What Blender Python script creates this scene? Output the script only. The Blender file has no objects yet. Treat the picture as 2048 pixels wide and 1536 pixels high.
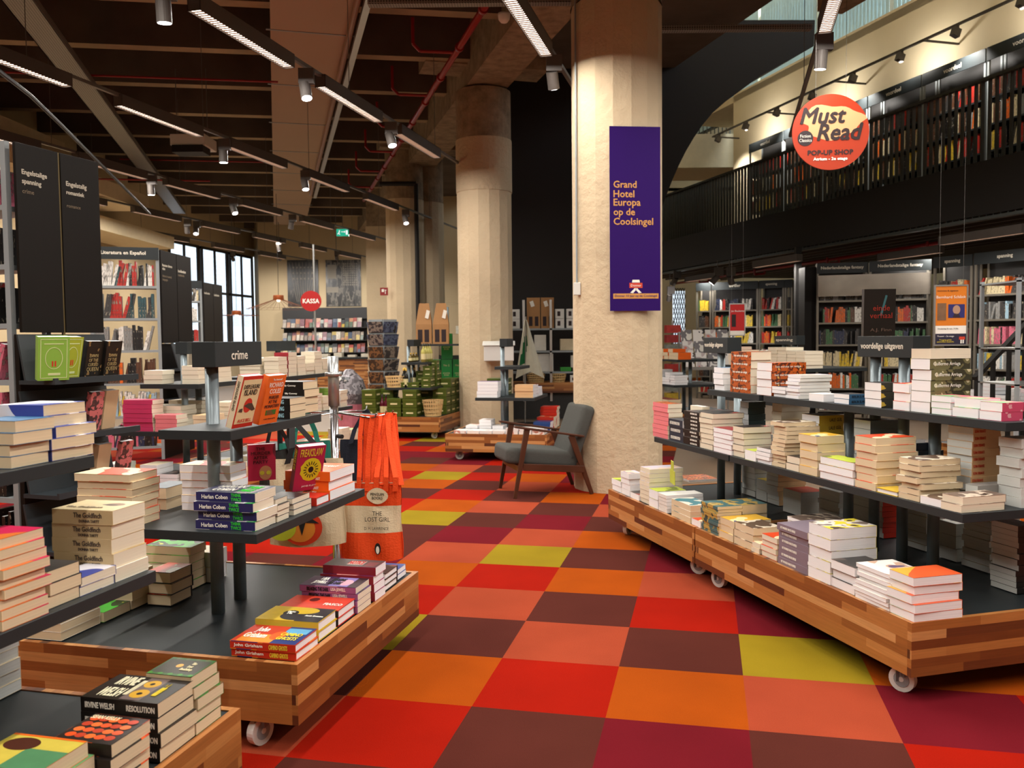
import bpy, math, random
from mathutils import Vector, Matrix
rnd = random.Random(7)
C = bpy.context.scene.collection
sc = bpy.context.scene
# ---------------------------------------------------------------- camera
F, PITCH, ROLL, EYE = 1732.8, 0.05231, -0.01024, 1.3694
cp, sp, cr, sr = math.cos(PITCH), math.sin(PITCH), math.cos(ROLL), math.sin(ROLL)
fwd = Vector((0, cp, -sp)); upv = Vector((0, sp, cp)); rt = Vector((1, 0, 0))
cam_r = cr*rt + sr*upv; cam_u = -sr*rt + cr*upv
cd = bpy.data.cameras.new('camera'); cam = bpy.data.objects.new('camera', cd); C.objects.link(cam)
cd.sensor_width = 36; cd.lens = F/2048*36; cd.clip_end = 200
cd.dof.use_dof = True; cd.dof.focus_distance = 3.9; cd.dof.aperture_fstop = 5.6
M = Matrix((cam_r, cam_u, -fwd)).transposed().to_4x4(); M.translation = (0, 0, EYE)
cam.matrix_world = M; sc.camera = cam
# ---------------------------------------------------------------- view, world
sc.view_settings.view_transform = 'Standard'; sc.view_settings.look = 'None'
sc.view_settings.gamma = 1; sc.view_settings.use_curve_mapping = False
sc.view_settings.exposure = 0.12
sc.cycles.use_denoising = True
sc.cycles.max_bounces = 6; sc.cycles.diffuse_bounces = 3; sc.cycles.glossy_bounces = 3
sc.cycles.transmission_bounces = 4; sc.cycles.transparent_max_bounces = 8
sc.cycles.sample_clamp_indirect = 4; sc.cycles.caustics_reflective = False; sc.cycles.caustics_refractive = False
w = bpy.data.worlds.new('world'); sc.world = w; w.use_nodes = True
w.node_tree.nodes['Background'].inputs[0].default_value = (0.72, 0.86, 1.0, 1)
w.node_tree.nodes['Background'].inputs[1].default_value = 2.2
WARM = (1.0, 0.94, 0.86); COOL = (1.0, 0.96, 0.93)
STRIP_W, SPOT_W = 44.0, 65.0

# ---------------------------------------------------------------- pixel measurement helpers (2048x1536 frame)
def ray(px, py):
    u = (px-1024)/F; v = (768-py)/F
    u, v = u*cr - v*sr, u*sr + v*cr
    return Vector((u, cp+v*sp, -sp+v*cp))
def atz(px, py, z):
    r = ray(px, py); return Vector((0, 0, EYE)) + r*((z-EYE)/r.z)
def aty(px, py, y):
    r = ray(px, py); return Vector((0, 0, EYE)) + r*(y/r.y)
def pr(p):
    x, y, z = p[0], p[1], p[2]-EYE
    d = y*cp - z*sp; v = y*sp + z*cp
    u, v = x*cr + v*sr, -x*sr + v*cr
    return (1024+F*u/d, 768-F*v/d)
def zat(py, x, y, px=None):          # height of the picture row py on the vertical line through x, y
    z = 1.0
    for _ in range(6):
        a = pr((x, y, z))[1]; b = pr((x, y, z+.01))[1]; z += (py-a)*.01/(b-a)
    return z
def along(p, d, px, z):              # distance t along d from p whose picture column is px
    t = 0.1
    for _ in range(12):
        q = p + d*t; a = pr((q.x, q.y, z))[0]; q2 = p + d*(t+.001); b = pr((q2.x, q2.y, z))[0]
        if abs(b-a) < 1e-9: break
        t += (px-a)*.001/(b-a)
    return t
V2 = lambda x, y: Vector((x, y, 0))

# ---------------------------------------------------------------- materials
def nt(name):
    m = bpy.data.materials.new(name); m.use_nodes = True
    return m, m.node_tree.nodes, m.node_tree.links, m.node_tree.nodes['Principled BSDF']
def lin(c):
    if isinstance(c, str):
        c = tuple(int(c[i:i+2], 16)/255 for i in (0, 2, 4))
    return tuple((x/12.92 if x <= .04045 else ((x+.055)/1.055)**2.4) for x in c[:3]) + (1,)
_mc = {}
def mat(name, col, rough=.6, metal=0, var=.06, scale=8, bump=0, bscale=60, spec=.4, coord='Object'):
    key = (name, str(col))
    if key in _mc: return _mc[key]
    m, n, l, b = nt(name)
    c = lin(col)
    tc = n.new('ShaderNodeTexCoord'); no = n.new('ShaderNodeTexNoise'); no.inputs['Scale'].default_value = scale
    no.inputs['Detail'].default_value = 4
    l.new(tc.outputs[coord], no.inputs['Vector'])
    mr = n.new('ShaderNodeMapRange'); mr.inputs['To Min'].default_value = 1-var*2; mr.inputs['To Max'].default_value = 1+var*2
    l.new(no.outputs['Fac'], mr.inputs['Value'])
    hs = n.new('ShaderNodeHueSaturation'); hs.inputs['Color'].default_value = c
    l.new(mr.outputs['Result'], hs.inputs['Value']); l.new(hs.outputs['Color'], b.inputs['Base Color'])
    b.inputs['Roughness'].default_value = rough; b.inputs['Metallic'].default_value = metal
    b.inputs['Specular IOR Level'].default_value = spec
    if bump:
        n2 = n.new('ShaderNodeTexNoise'); n2.inputs['Scale'].default_value = bscale; n2.inputs['Detail'].default_value = 5
        l.new(tc.outputs[coord], n2.inputs['Vector'])
        bp = n.new('ShaderNodeBump'); bp.inputs['Strength'].default_value = bump; bp.inputs['Distance'].default_value = .01
        l.new(n2.outputs['Fac'], bp.inputs['Height']); l.new(bp.outputs['Normal'], b.inputs['Normal'])
    _mc[key] = m
    return m
def emit(name, col, s):
    key = (name, str(col), s)
    if key in _mc: return _mc[key]
    m, n, l, b = nt(name)
    b.inputs['Base Color'].default_value = (0, 0, 0, 1); b.inputs['Emission Color'].default_value = tuple(col[:3])+(1,)
    b.inputs['Emission Strength'].default_value = s
    _mc[key] = m
    return m
def ramp(n, stops, interp='LINEAR'):
    r = n.new('ShaderNodeValToRGB'); r.color_ramp.interpolation = interp
    e = r.color_ramp.elements
    while len(e) < len(stops): e.new(.5)
    for x, (p, c) in zip(e, stops): x.position = p; x.color = lin(c)
    return r
def wood_blocks(name, tones, bw=.34, rh=.036, rough=.38):
    m, n, l, b = nt(name)
    uv = n.new('ShaderNodeUVMap'); br = n.new('ShaderNodeTexBrick')
    br.offset = .37; br.offset_frequency = 2; br.squash = 1.3; br.squash_frequency = 3
    br.inputs['Color1'].default_value = (0, 0, 0, 1); br.inputs['Color2'].default_value = (1, 1, 1, 1)
    br.inputs['Mortar Size'].default_value = .0; br.inputs['Scale'].default_value = 1
    br.inputs['Brick Width'].default_value = bw; br.inputs['Row Height'].default_value = rh
    l.new(uv.outputs['UV'], br.inputs['Vector'])
    rp = ramp(n, tones); l.new(br.outputs['Color'], rp.inputs['Fac'])
    mp = n.new('ShaderNodeMapping'); mp.inputs['Scale'].default_value = (6, 130, 1); l.new(uv.outputs['UV'], mp.inputs['Vector'])
    no = n.new('ShaderNodeTexNoise'); no.inputs['Scale'].default_value = 1; no.inputs['Detail'].default_value = 6
    l.new(mp.outputs['Vector'], no.inputs['Vector'])
    mr = n.new('ShaderNodeMapRange'); mr.inputs['To Min'].default_value = .68; mr.inputs['To Max'].default_value = 1.3
    l.new(no.outputs['Fac'], mr.inputs['Value'])
    hs = n.new('ShaderNodeHueSaturation'); l.new(mr.outputs['Result'], hs.inputs['Value']); l.new(rp.outputs['Color'], hs.inputs['Color'])
    l.new(hs.outputs['Color'], b.inputs['Base Color']); b.inputs['Roughness'].default_value = rough
    return m
def blotch(name, cols, scale=9, rough=.35, coord='Object', detail=1.5, stretch=(1, 1, 1)):
    key = ('blotch', name)
    if key in _mc: return _mc[key]
    m, n, l, b = nt(name)
    tc = n.new('ShaderNodeTexCoord'); mp = n.new('ShaderNodeMapping'); mp.inputs['Scale'].default_value = stretch
    mp.inputs['Location'].default_value = (rnd.random()*9, rnd.random()*9, 0)
    no = n.new('ShaderNodeTexNoise'); no.inputs['Scale'].default_value = scale; no.inputs['Detail'].default_value = detail
    l.new(tc.outputs[coord], mp.inputs['Vector']); l.new(mp.outputs['Vector'], no.inputs['Vector'])
    k = len(cols); st = [(.36 + .28*i/max(1, k-1) if i else 0, c) for i, c in enumerate(cols)]
    rp = ramp(n, st, 'CONSTANT'); l.new(no.outputs['Fac'], rp.inputs['Fac'])
    l.new(rp.outputs['Color'], b.inputs['Base Color']); b.inputs['Roughness'].default_value = rough
    _mc[key] = m
    return m
def pages(name, col):
    if ('pg', name) in _mc: return _mc[('pg', name)]
    m, n, l, b = nt(name)
    tc = n.new('ShaderNodeTexCoord'); mp = n.new('ShaderNodeMapping'); mp.inputs['Scale'].default_value = (3, 3, 900)
    no = n.new('ShaderNodeTexNoise'); no.inputs['Scale'].default_value = 1; no.inputs['Detail'].default_value = 2
    l.new(tc.outputs['Object'], mp.inputs['Vector']); l.new(mp.outputs['Vector'], no.inputs['Vector'])
    mr = n.new('ShaderNodeMapRange'); mr.inputs['To Min'].default_value = .8; mr.inputs['To Max'].default_value = 1.15
    l.new(no.outputs['Fac'], mr.inputs['Value'])
    hs = n.new('ShaderNodeHueSaturation'); hs.inputs['Color'].default_value = lin(col); l.new(mr.outputs['Result'], hs.inputs['Value'])
    l.new(hs.outputs['Color'], b.inputs['Base Color']); b.inputs['Roughness'].default_value = .8; b.inputs['Specular IOR Level'].default_value = .15
    _mc[('pg', name)] = m
    return m

M_WOOD = wood_blocks('walnut_block_wood', [(0, '47271c'), (.12, '74401f'), (.45, '9c602f'), (.75, 'b47840'), (1, 'c8935c')], bw=.42, rh=.034)
M_DARK = mat('charcoal_laminate', '272c2e', rough=.48, var=.03, spec=.3)
M_DARK2 = mat('charcoal_panel', '2b2a2a', rough=.5, var=.03)
M_STEEL = mat('galvanised_steel', '7c888d', rough=.36, metal=.35, var=.14, scale=14)
M_CHROME = mat('chrome', 'c8c8c8', rough=.18, metal=1, var=.02)
M_GREYP = mat('grey_painted_steel', '8e9496', rough=.45, var=.03)
M_WHITEPL = mat('white_plastic', 'd8d6d0', rough=.35, var=.02)
M_BLACK = mat('matt_black_metal', '161413', rough=.6, var=.05)
M_BLACKW = mat('black_painted_wall', '1c1715', rough=.75, var=.12, scale=1.2)
M_LETTER = mat('white_lettering', 'd9d2c2', rough=.6, var=0)
M_CREAMW = mat('cream_painted_wall', 'c9b48f', rough=.85, var=.04, scale=.8, bump=.15, bscale=14)
M_RAW = mat('raw_concrete', '8a7a68', rough=.9, var=.22, scale=2.5, bump=.5, bscale=18)
M_CEIL = mat('dark_concrete_ceiling', '5c5047', rough=.9, var=.3, scale=1.4, bump=.4, bscale=9)
M_RIB = mat('board_marked_concrete_rib', '9a856a', rough=.85, var=.25, scale=2, bump=.4, bscale=10)
M_DUCT = mat('beige_duct_board', 'a68c76', rough=.7, var=.05, scale=.7)
M_RED = mat('red_painted_pipe', '8c1414', rough=.35, var=.05)
M_FLOOR = mat('grey_brown_linoleum', '7b6a59', rough=.45, var=.05, scale=1.5)
M_GLASS = bpy.data.materials.new('clear_glass'); M_GLASS.use_nodes = True
_b = M_GLASS.node_tree.nodes['Principled BSDF']; _b.inputs['Transmission Weight'].default_value = 1; _b.inputs['Roughness'].default_value = .02; _b.inputs['IOR'].default_value = 1.1
M_ALU = mat('brushed_aluminium', 'b0b2b2', rough=.3, metal=.8, var=.04)

# ---------------------------------------------------------------- mesh builder
class MB:
    def __init__(s): s.v = []; s.f = []; s.m = []; s.uv = []
    def face(s, pts, m=0, uv=None):
        k = len(s.v); s.v += [tuple(p) for p in pts]; s.f.append(tuple(range(k, k+len(pts)))); s.m.append(m)
        s.uv.append(uv or [(0, 0)]*len(pts))
    def box(s, o, X, Y, Z, m=0, skip='', uvs=1.0, mm=None):
        o, X, Y, Z = Vector(o), Vector(X), Vector(Y), Vector(Z)
        mm = mm or {}
        lx, ly, lz = X.length*uvs, Y.length*uvs, Z.length*uvs
        def q(k, a, b, c, d, u, w, off=0):
            if k in skip: return
            s.face((a, b, c, d), mm.get(k, m), [(off, 0), (off+u, 0), (off+u, w), (off, w)])
        q('b', o, o+Y, o+X+Y, o+X, ly, lx)
        q('t', o+Z, o+X+Z, o+X+Y+Z, o+Y+Z, lx, ly, 3.1)
        q('y', o, o+X, o+X+Z, o+Z, lx, lz, .11)          # face at Y = 0
        q('Y', o+X+Y, o+Y, o+Y+Z, o+X+Y+Z, lx, lz, 7.3)
        q('x', o+Y, o, o+Z, o+Y+Z, ly, lz, 2.77)         # face at X = 0
        q('X', o+X, o+X+Y, o+X+Y+Z, o+X+Z, ly, lz, 5.2)
        return s
    def bx(s, x0, y0, z0, x1, y1, z1, m=0, **k):
        return s.box((x0, y0, z0), (x1-x0, 0, 0), (0, y1-y0, 0), (0, 0, z1-z0), m, **k)
    def bar(s, a, b, w, h, m=0, up=(0, 0, 1), w2=None, h2=None):
        a, b = Vector(a), Vector(b); d = (b-a).normalized(); side = d.cross(Vector(up))
        if side.length < 1e-4: side = d.cross(Vector((1, 0, 0)))
        side.normalize(); u = side.cross(d).normalized()
        w2 = w if w2 is None else w2; h2 = h if h2 is None else h2
        A = [a+side*(sx*w/2)+u*(sy*h/2) for sx, sy in ((-1, -1), (1, -1), (1, 1), (-1, 1))]
        B = [b+side*(sx*w2/2)+u*(sy*h2/2) for sx, sy in ((-1, -1), (1, -1), (1, 1), (-1, 1))]
        L = (b-a).length
        for i in range(4):
            j = (i+1) % 4
            s.face((A[i], B[i], B[j], A[j]), m, [(0, 0), (L, 0), (L, w), (0, w)])
        s.face(A, m); s.face(B[::-1], m)
        return s
    def cyl(s, a, b, r, n=16, m=0, r2=None, caps=True, flat=False):
        a, b = Vector(a), Vector(b); d = (b-a).normalized()
        t = Vector((1, 0, 0)) if abs(d.x) < .9 else Vector((0, 1, 0))
        x = d.cross(t).normalized(); y = d.cross(x); r2 = r if r2 is None else r2
        A = [a+x*(r*math.cos(2*math.pi*i/n))+y*(r*math.sin(2*math.pi*i/n)) for i in range(n)]
        B = [b+x*(r2*math.cos(2*math.pi*i/n))+y*(r2*math.sin(2*math.pi*i/n)) for i in range(n)]
        k = len(s.v); s.v += [tuple(p) for p in A+B]
        for i in range(n):
            j = (i+1) % n; s.f.append((k+i, k+j, k+n+j, k+n+i)); s.m.append(m); s.uv.append([(i/n, 0), (j/n, 0), (j/n, 1), (i/n, 1)])
        if caps:
            s.f.append(tuple(k+i for i in range(n))[::-1]); s.m.append(m); s.uv.append([(0, 0)]*n)
            s.f.append(tuple(k+n+i for i in range(n))); s.m.append(m); s.uv.append([(0, 0)]*n)
        return s
    def tube(s, pts, r, n=10, m=0):
        pts = [Vector(p) for p in pts]
        for a, b in zip(pts, pts[1:]): s.cyl(a, b, r, n, m)
        return s
    def lathe(s, c, prof, n=20, m=0):
        c = Vector(c); k = len(s.v)
        for r, z in prof:
            for i in range(n): s.v.append((c.x+r*math.cos(2*math.pi*i/n), c.y+r*math.sin(2*math.pi*i/n), c.z+z))
        for a in range(len(prof)-1):
            for i in range(n):
                j = (i+1) % n; s.f.append((k+a*n+i, k+a*n+j, k+(a+1)*n+j, k+(a+1)*n+i)); s.m.append(m); s.uv.append([(0, 0)]*4)
        return s
    def prism(s, poly, z0, z1, m=0):
        k = len(s.v); n = len(poly)
        s.v += [(p[0], p[1], z0) for p in poly]+[(p[0], p[1], z1) for p in poly]
        for i in range(n):
            j = (i+1) % n; L = math.dist(poly[i][:2], poly[j][:2])
            s.f.append((k+i, k+j, k+n+j, k+n+i)); s.m.append(m); s.uv.append([(0, z0), (L, z0), (L, z1), (0, z1)])
        s.f.append(tuple(range(k, k+n))[::-1]); s.m.append(m); s.uv.append([(0, 0)]*n)
        s.f.append(tuple(range(k+n, k+2*n))); s.m.append(m); s.uv.append([(0, 0)]*n)
        return s
    def build(s, name, mats, parent=None, smooth=False, bevel=0):
        me = bpy.data.meshes.new(name); me.from_pydata(s.v, [], s.f)
        for x in (mats if isinstance(mats, (list, tuple)) else [mats]): me.materials.append(x)
        me.polygons.foreach_set('material_index', s.m)
        ul = me.uv_layers.new(name='UVMap'); fl = [c for f in s.uv for p in f for c in p]
        ul.data.foreach_set('uv', fl)
        if smooth:
            me.polygons.foreach_set('use_smooth', [len(f) == 4 for f in s.f])
        me.update()
        o = bpy.data.objects.new(name, me); C.objects.link(o)
        if parent: o.parent = parent
        if bevel:
            wd = o.modifiers.new('weld', 'WELD'); wd.merge_threshold = .0001
            bv = o.modifiers.new('bevel', 'BEVEL'); bv.width = bevel; bv.segments = 3; bv.limit_method = 'ANGLE'
        return o
def thing(name, label, cat, loc=(0, 0, 0), rz=0, group=None):
    o = bpy.data.objects.new(name, None); C.objects.link(o); o.location = loc; o.rotation_euler = (0, 0, rz)
    o.empty_display_size = .05
    return tag(o, label, cat, group)
def tag(o, label, cat, group=None):
    o['label'] = label; o['category'] = cat
    if group: o['group'] = group
    return o
def struct(o): o['kind'] = 'structure'; return o
def dup(o, parent=None):
    c = o.copy(); C.objects.link(c)
    if parent: c.parent = parent
    for ch in o.children: dup(ch, c)
    return c
TEXTS = []
def text(parent, s, P, X, Y, w=None, h=None, m=None, name='lettering', align='CENTER', bold=0.0, shear=0, size=None, fat=0.0):
    """Lettering in the plane P, X, Y (unit vectors in the parent's space); w, h: size in metres."""
    cu = bpy.data.curves.new(name, 'FONT'); cu.body = s; cu.align_x = align; cu.align_y = 'CENTER'
    cu.extrude = .0004; cu.shear = shear; cu.resolution_u = 2; cu.space_line = .95
    cu.materials.append(m or M_LETTER)
    o = bpy.data.objects.new(name, cu); C.objects.link(o)
    if parent: o.parent = parent
    X, Y = Vector(X).normalized(), Vector(Y).normalized(); Z = X.cross(Y)
    R = Matrix((X, Y, Z)).transposed().to_4x4(); R.translation = Vector(P) + Z*.0008
    o.matrix_basis = R; TEXTS.append((o, w, h, fat)); return o
def fit_texts():
    """give every lettering its size and turn it into a mesh"""
    bpy.context.view_layer.update()
    dg = bpy.context.evaluated_depsgraph_get()
    rep = {}
    for o, w, h, fat in TEXTS:
        me = bpy.data.meshes.new_from_object(o.evaluated_get(dg)); me.name = 'lettering'
        xs = [v.co.x for v in me.vertices]; ys = [v.co.y for v in me.vertices]
        dx, dy = max(xs)-min(xs), max(ys)-min(ys); mx, my = (max(xs)+min(xs))/2, (max(ys)+min(ys))/2
        sx, sy = (w/dx, h/dy) if w and h else (w/dx,)*2 if w else ((h or .05)/dy,)*2
        for v in me.vertices: v.co.x = (v.co.x-(mx if o.data.align_x == 'CENTER' else min(xs)))*sx; v.co.y = (v.co.y-my)*sy
        if fat:
            vs = [tuple(v.co) for v in me.vertices]; fs = [tuple(p.vertices) for p in me.polygons]; k = len(vs); V = []; Fc = []
            for i, (ax, ay) in enumerate(((0, 0), (-fat, 0), (fat, 0), (0, fat), (0, -fat))):
                V += [(x+ax, y+ay, z+i*.00006) for x, y, z in vs]; Fc += [tuple(a+i*k for a in f) for f in fs]
            m2 = bpy.data.meshes.new('lettering'); m2.from_pydata(V, [], Fc); m2.materials.append(me.materials[0]); me = m2
        rep[o.data] = me
    for o in [x for x in C.objects if x.type == 'FONT']:
        n = bpy.data.objects.new('lettering', rep[o.data]); C.objects.link(n); n.parent = o.parent; n.matrix_basis = o.matrix_basis.copy()
    for o in [x for x in C.objects if x.type == 'FONT']: bpy.data.objects.remove(o)
ORD = ['topmost', 'second', 'third', 'fourth', 'fifth', 'sixth', 'seventh', 'eighth', 'ninth', 'tenth', 'eleventh', 'twelfth', 'thirteenth', 'fourteenth', 'fifteenth', 'sixteenth', 'seventeenth', 'eighteenth', 'nineteenth', 'twentieth', 'twenty-first', 'twenty-second', 'twenty-third', 'twenty-fourth', 'twenty-fifth', 'twenty-sixth', 'twenty-seventh', 'twenty-eighth', 'twenty-ninth', 'thirtieth']
ORD1 = ['first'] + ORD[1:]

# ================================================================ setting
G = -0.22036                                                   # turn of the carpet grid
ga = Vector((math.cos(G), math.sin(G), 0)); gb = Vector((-math.sin(G), math.cos(G), 0)); g0 = Vector((-.0537, 3.6551, 0))
bd = Vector((-.262, .965, 0)).normalized(); bp_ = Vector((bd.y, -bd.x, 0))   # main axis of the building and its right
# floor
struct(MB().bx(-16, -3.5, -.3, 12, 33, -.004).build('floor', M_FLOOR))
def carpet_mat(name, col):
    m, n, l, b = nt(name)
    tc = n.new('ShaderNodeTexCoord')
    a = n.new('ShaderNodeTexNoise'); a.inputs['Scale'].default_value = 2.2; a.inputs['Detail'].default_value = 3
    f = n.new('ShaderNodeTexNoise'); f.inputs['Scale'].default_value = 330; f.inputs['Detail'].default_value = 2
    l.new(tc.outputs['Object'], a.inputs['Vector']); l.new(tc.outputs['Object'], f.inputs['Vector'])
    ad = n.new('ShaderNodeMath'); ad.operation = 'ADD'; l.new(a.outputs['Fac'], ad.inputs[0]); l.new(f.outputs['Fac'], ad.inputs[1])
    mr = n.new('ShaderNodeMapRange'); mr.inputs['From Min'].default_value = .6; mr.inputs['From Max'].default_value = 1.4
    mr.inputs['To Min'].default_value = .82; mr.inputs['To Max'].default_value = 1.18
    l.new(ad.outputs[0], mr.inputs['Value'])
    hs = n.new('ShaderNodeHueSaturation'); hs.inputs['Color'].default_value = lin(col); l.new(mr.outputs['Result'], hs.inputs['Value'])
    l.new(hs.outputs['Color'], b.inputs['Base Color']); b.inputs['Roughness'].default_value = 1; b.inputs['Specular IOR Level'].default_value = .05
    bm = n.new('ShaderNodeBump'); bm.inputs['Strength'].default_value = .35; bm.inputs['Distance'].default_value = .004
    l.new(f.outputs['Fac'], bm.inputs['Height']); l.new(bm.outputs['Normal'], b.inputs['Normal'])
    return m
KEYS = 'ORPMCY'
CM = [carpet_mat('carpet_'+k, c) for k, c in (('orange', '964108'), ('red', '8e1405'), ('salmon', '913c25'), ('maroon', '4c221b'), ('crimson', '62111a'), ('yellow', '857017'))]
rows = {-3: {-2: 'R', -1: 'M'}, -2: {-2: 'P', -1: 'R', 0: 'M', 1: 'C', 2: 'M', 3: 'R'}, -1: {-2: 'M', -1: 'O', 0: 'R', 1: 'O', 2: 'P', 3: 'C', 4: 'R'},
        0: {-2: 'Y', -1: 'M', 0: 'P', 1: 'M', 2: 'Y', 3: 'O', 4: 'O'}, 1: {-2: 'R', -1: 'P', 0: 'M', 1: 'R', 2: 'C', 3: 'C'},
        2: {-3: 'C', -2: 'O', -1: 'R', 0: 'O', 1: 'P', 2: 'C'}, 3: {-4: 'R', -3: 'M', -2: 'P', -1: 'Y', 0: 'M', 1: 'C', 2: 'C'},
        4: {-5: 'P', -4: 'O', -3: 'M', -2: 'C', -1: 'P', 0: 'O', 1: 'C'}, 5: {-5: 'P', -4: 'R', -3: 'Y', -2: 'M', -1: 'C', 0: 'M'},
        6: {-4: 'R', -3: 'O', -2: 'P', -1: 'M', 0: 'P'}, 7: {-4: 'M', -3: 'R', -2: 'M', -1: 'O', 0: 'C'},
        8: {-4: 'O', -3: 'M', -2: 'P', -1: 'R'}, 9: {-5: 'R', -4: 'Y', -3: 'R', -2: 'O', -1: 'C'},
        10: {-5: 'O', -4: 'P', -3: 'M', -2: 'R'}, 11: {-5: 'M', -4: 'C', -3: 'R'}, 12: {-6: 'C', -5: 'C', -4: 'C'},
        13: {-6: 'R', -5: 'O', -4: 'O'}, 14: {-6: 'M', -5: 'P', -4: 'O'}, 15: {-6: 'Y', -5: 'O', -4: 'M'}}
cpt = MB()
def cell(i, j, key):
    a = g0+ga*(.5*i)+gb*(.5*j)
    cpt.face([a, a+ga*.5, a+ga*.5+gb*.5, a+gb*.5], KEYS.index(key))
for j in range(-14, 17):
    for i in range(-14, 9):
        if j >= 9 and i >= 1 - (j-9)*.15: continue
        if j >= 7 and i >= 3: continue
        k = rows.get(j, {}).get(i) or rnd.choice('ORPMCMRCOY' if i < 2 else 'MRCO')
        cell(i, j, k)
for j in range(42, 60):
    for i in range(-14, 2): cell(i, j, rnd.choice('ORPOROY'))
struct(cpt.build('floor_carpet', CM))
# outer walls and ceiling slab
def wall(name, pts, z0, z1, m=M_CREAMW, th=.25, side=1):
    mb = MB()
    for a, b in zip(pts, pts[1:]):
        a, b = V2(*a), V2(*b); d = (b-a).normalized(); nn = Vector((-d.y, d.x, 0))*side
        mb.box((a.x, a.y, z0), b-a, nn*th, (0, 0, z1-z0))
    return struct(mb.build(name, m))
M_LEDGE = mat('pale_plaster', 'd9c7a4', rough=.85, var=.05, bump=.15, bscale=20)
wall('wall_left', [(-8.6, -3.4), (-8.6, 14.5), (-8.9, 18.5)], 0, 6.3)
wall('wall_left_curve', [(-8.9, 18.5), (-9.9, 25.2)], 0, 6.3)
wall('wall_back', [(-9.1, 30.9), (-8.4, 29.0), (12, 29)], 0, 6.3)
wall('wall_front', [(12, -3.4), (-8.6, -3.4)], 0, 6.3, side=-1)
# windows at the far left: daylight behind blinds, from (-9.9,25.2) to (-9.1,30.9)
wa, wb = V2(-9.9, 25.2), V2(-9.1, 30.9); wd = (wb-wa)
M_DARKF = mat('dark_window_frame', '3a3632', rough=.5)
struct((lambda m: (m.box((wa.x, wa.y, 4.35), wd, (-.25, 0, 0), (0, 0, 1.95)), m.box((wa.x, wa.y, 0), wd, (-.25, 0, 0), (0, 0, .9)), m.build('wall_left_window', M_CREAMW))[-1])(MB()))
for k in range(3):
    p = wa + wd*(k/3+.01); q = wa + wd*((k+1)/3-.01); d = q-p; t = Vector((-.06, 0, 0))
    fr = MB()
    for a, b in ((0, .06), (.94, 1), (.49, .52)): fr.box(p+d*a+Vector((0, 0, .9)), d*(b-a), t, (0, 0, 3.45))
    for z in (.9, 2.9, 4.27): fr.box(p+Vector((0, 0, z)), d, t, (0, 0, .08))
    f = struct(fr.build('window_%d' % (k+1), M_DARKF))
    MB().box(p+Vector((-.03, 0, .9)), d, (-.01, 0, 0), (0, 0, 3.4)).build('window_glass', M_GLASS, f)
    bl = MB()
    for s in (.07, .53):
        for i in range(52):
            if k == 1 and s > .5 and i % 3 == 0: continue
            bl.box(p+d*s+Vector((-.09, 0, 1.9+i*.047)), d*.40, (-.035, 0, .012), (0, 0, .004))
    bl.build('window_blind', mat('white_blind', 'dfe3e6', rough=.6, var=0), f)
# concrete columns
def column(x, y, r, zp, ztop, zrough, name, n=16, a0=.2):
    def ring(z, rr, seg=n): return [(x+rr*math.cos(a0+2*math.pi*i/seg), y+rr*math.sin(a0+2*math.pi*i/seg)) for i in range(seg)]
    mb = MB(); mb.prism(ring(0, r), 0, zrough, 0); mb.prism(ring(0, r*1.015, 32), zrough, zp, 2 if zrough < zp else 0); mb.prism(ring(0, r*.99, 32), zp, ztop, 1)
    return struct(mb.build(name, [M_COL, M_RAWC, M_ROUGHW]))
def plaster(name, col, bs, dist, sc1=9, raw=None):
    m, n, l, b = nt(name)
    tc = n.new('ShaderNodeTexCoord'); a = n.new('ShaderNodeTexNoise'); a.inputs['Scale'].default_value = sc1; a.inputs['Detail'].default_value = 8; a.inputs['Roughness'].default_value = .62
    c = n.new('ShaderNodeTexNoise'); c.inputs['Scale'].default_value = 1.6; c.inputs['Detail'].default_value = 4
    l.new(tc.outputs['Object'], a.inputs['Vector']); l.new(tc.outputs['Object'], c.inputs['Vector'])
    bm = n.new('ShaderNodeBump'); bm.inputs['Strength'].default_value = bs; bm.inputs['Distance'].default_value = dist
    l.new(a.outputs['Fac'], bm.inputs['Height']); l.new(bm.outputs['Normal'], b.inputs['Normal'])
    mr = n.new('ShaderNodeMapRange'); mr.inputs['From Min'].default_value = .3; mr.inputs['From Max'].default_value = .7; mr.inputs['To Min'].default_value = .9 if not raw else .6; mr.inputs['To Max'].default_value = 1.06 if not raw else 1.35
    l.new((a if raw else c).outputs['Fac'], mr.inputs['Value'])
    hs = n.new('ShaderNodeHueSaturation'); hs.inputs['Color'].default_value = lin(col); l.new(mr.outputs['Result'], hs.inputs['Value'])
    l.new(hs.outputs['Color'], b.inputs['Base Color']); b.inputs['Roughness'].default_value = .75; b.inputs['Specular IOR Level'].default_value = .25
    return m
M_COL = plaster('cream_painted_rough_concrete', 'ccb899', .75, .02, 13)
M_ROUGHW = plaster('rough_cream_render', 'cdb99a', .9, .05, 11)
M_RAWC = plaster('bare_board_marked_concrete', '94816a', .8, .03, 6, raw=1)
column(.965, 7.92, .405, 4.30, 5.4, 4.30, 'column_near')
column(-.38, 12.85, .405, 4.25, 4.95, 3.5, 'column_middle')
column(-2.21, 18.3, .40, 4.27, 5.5, 4.27, 'column_far_left', a0=0)
column(-1.84, 18.75, .41, 4.27, 5.5, 4.27, 'column_far_right', a0=.1)
struct(MB().bx(-3.80, 22.9, 0, -3.2, 23.6, 4.35, 0).bx(-3.78, 22.92, 4.35, -3.22, 23.6, 5.6, 1).build('column_square', [M_COL, M_RAWC]))
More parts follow.
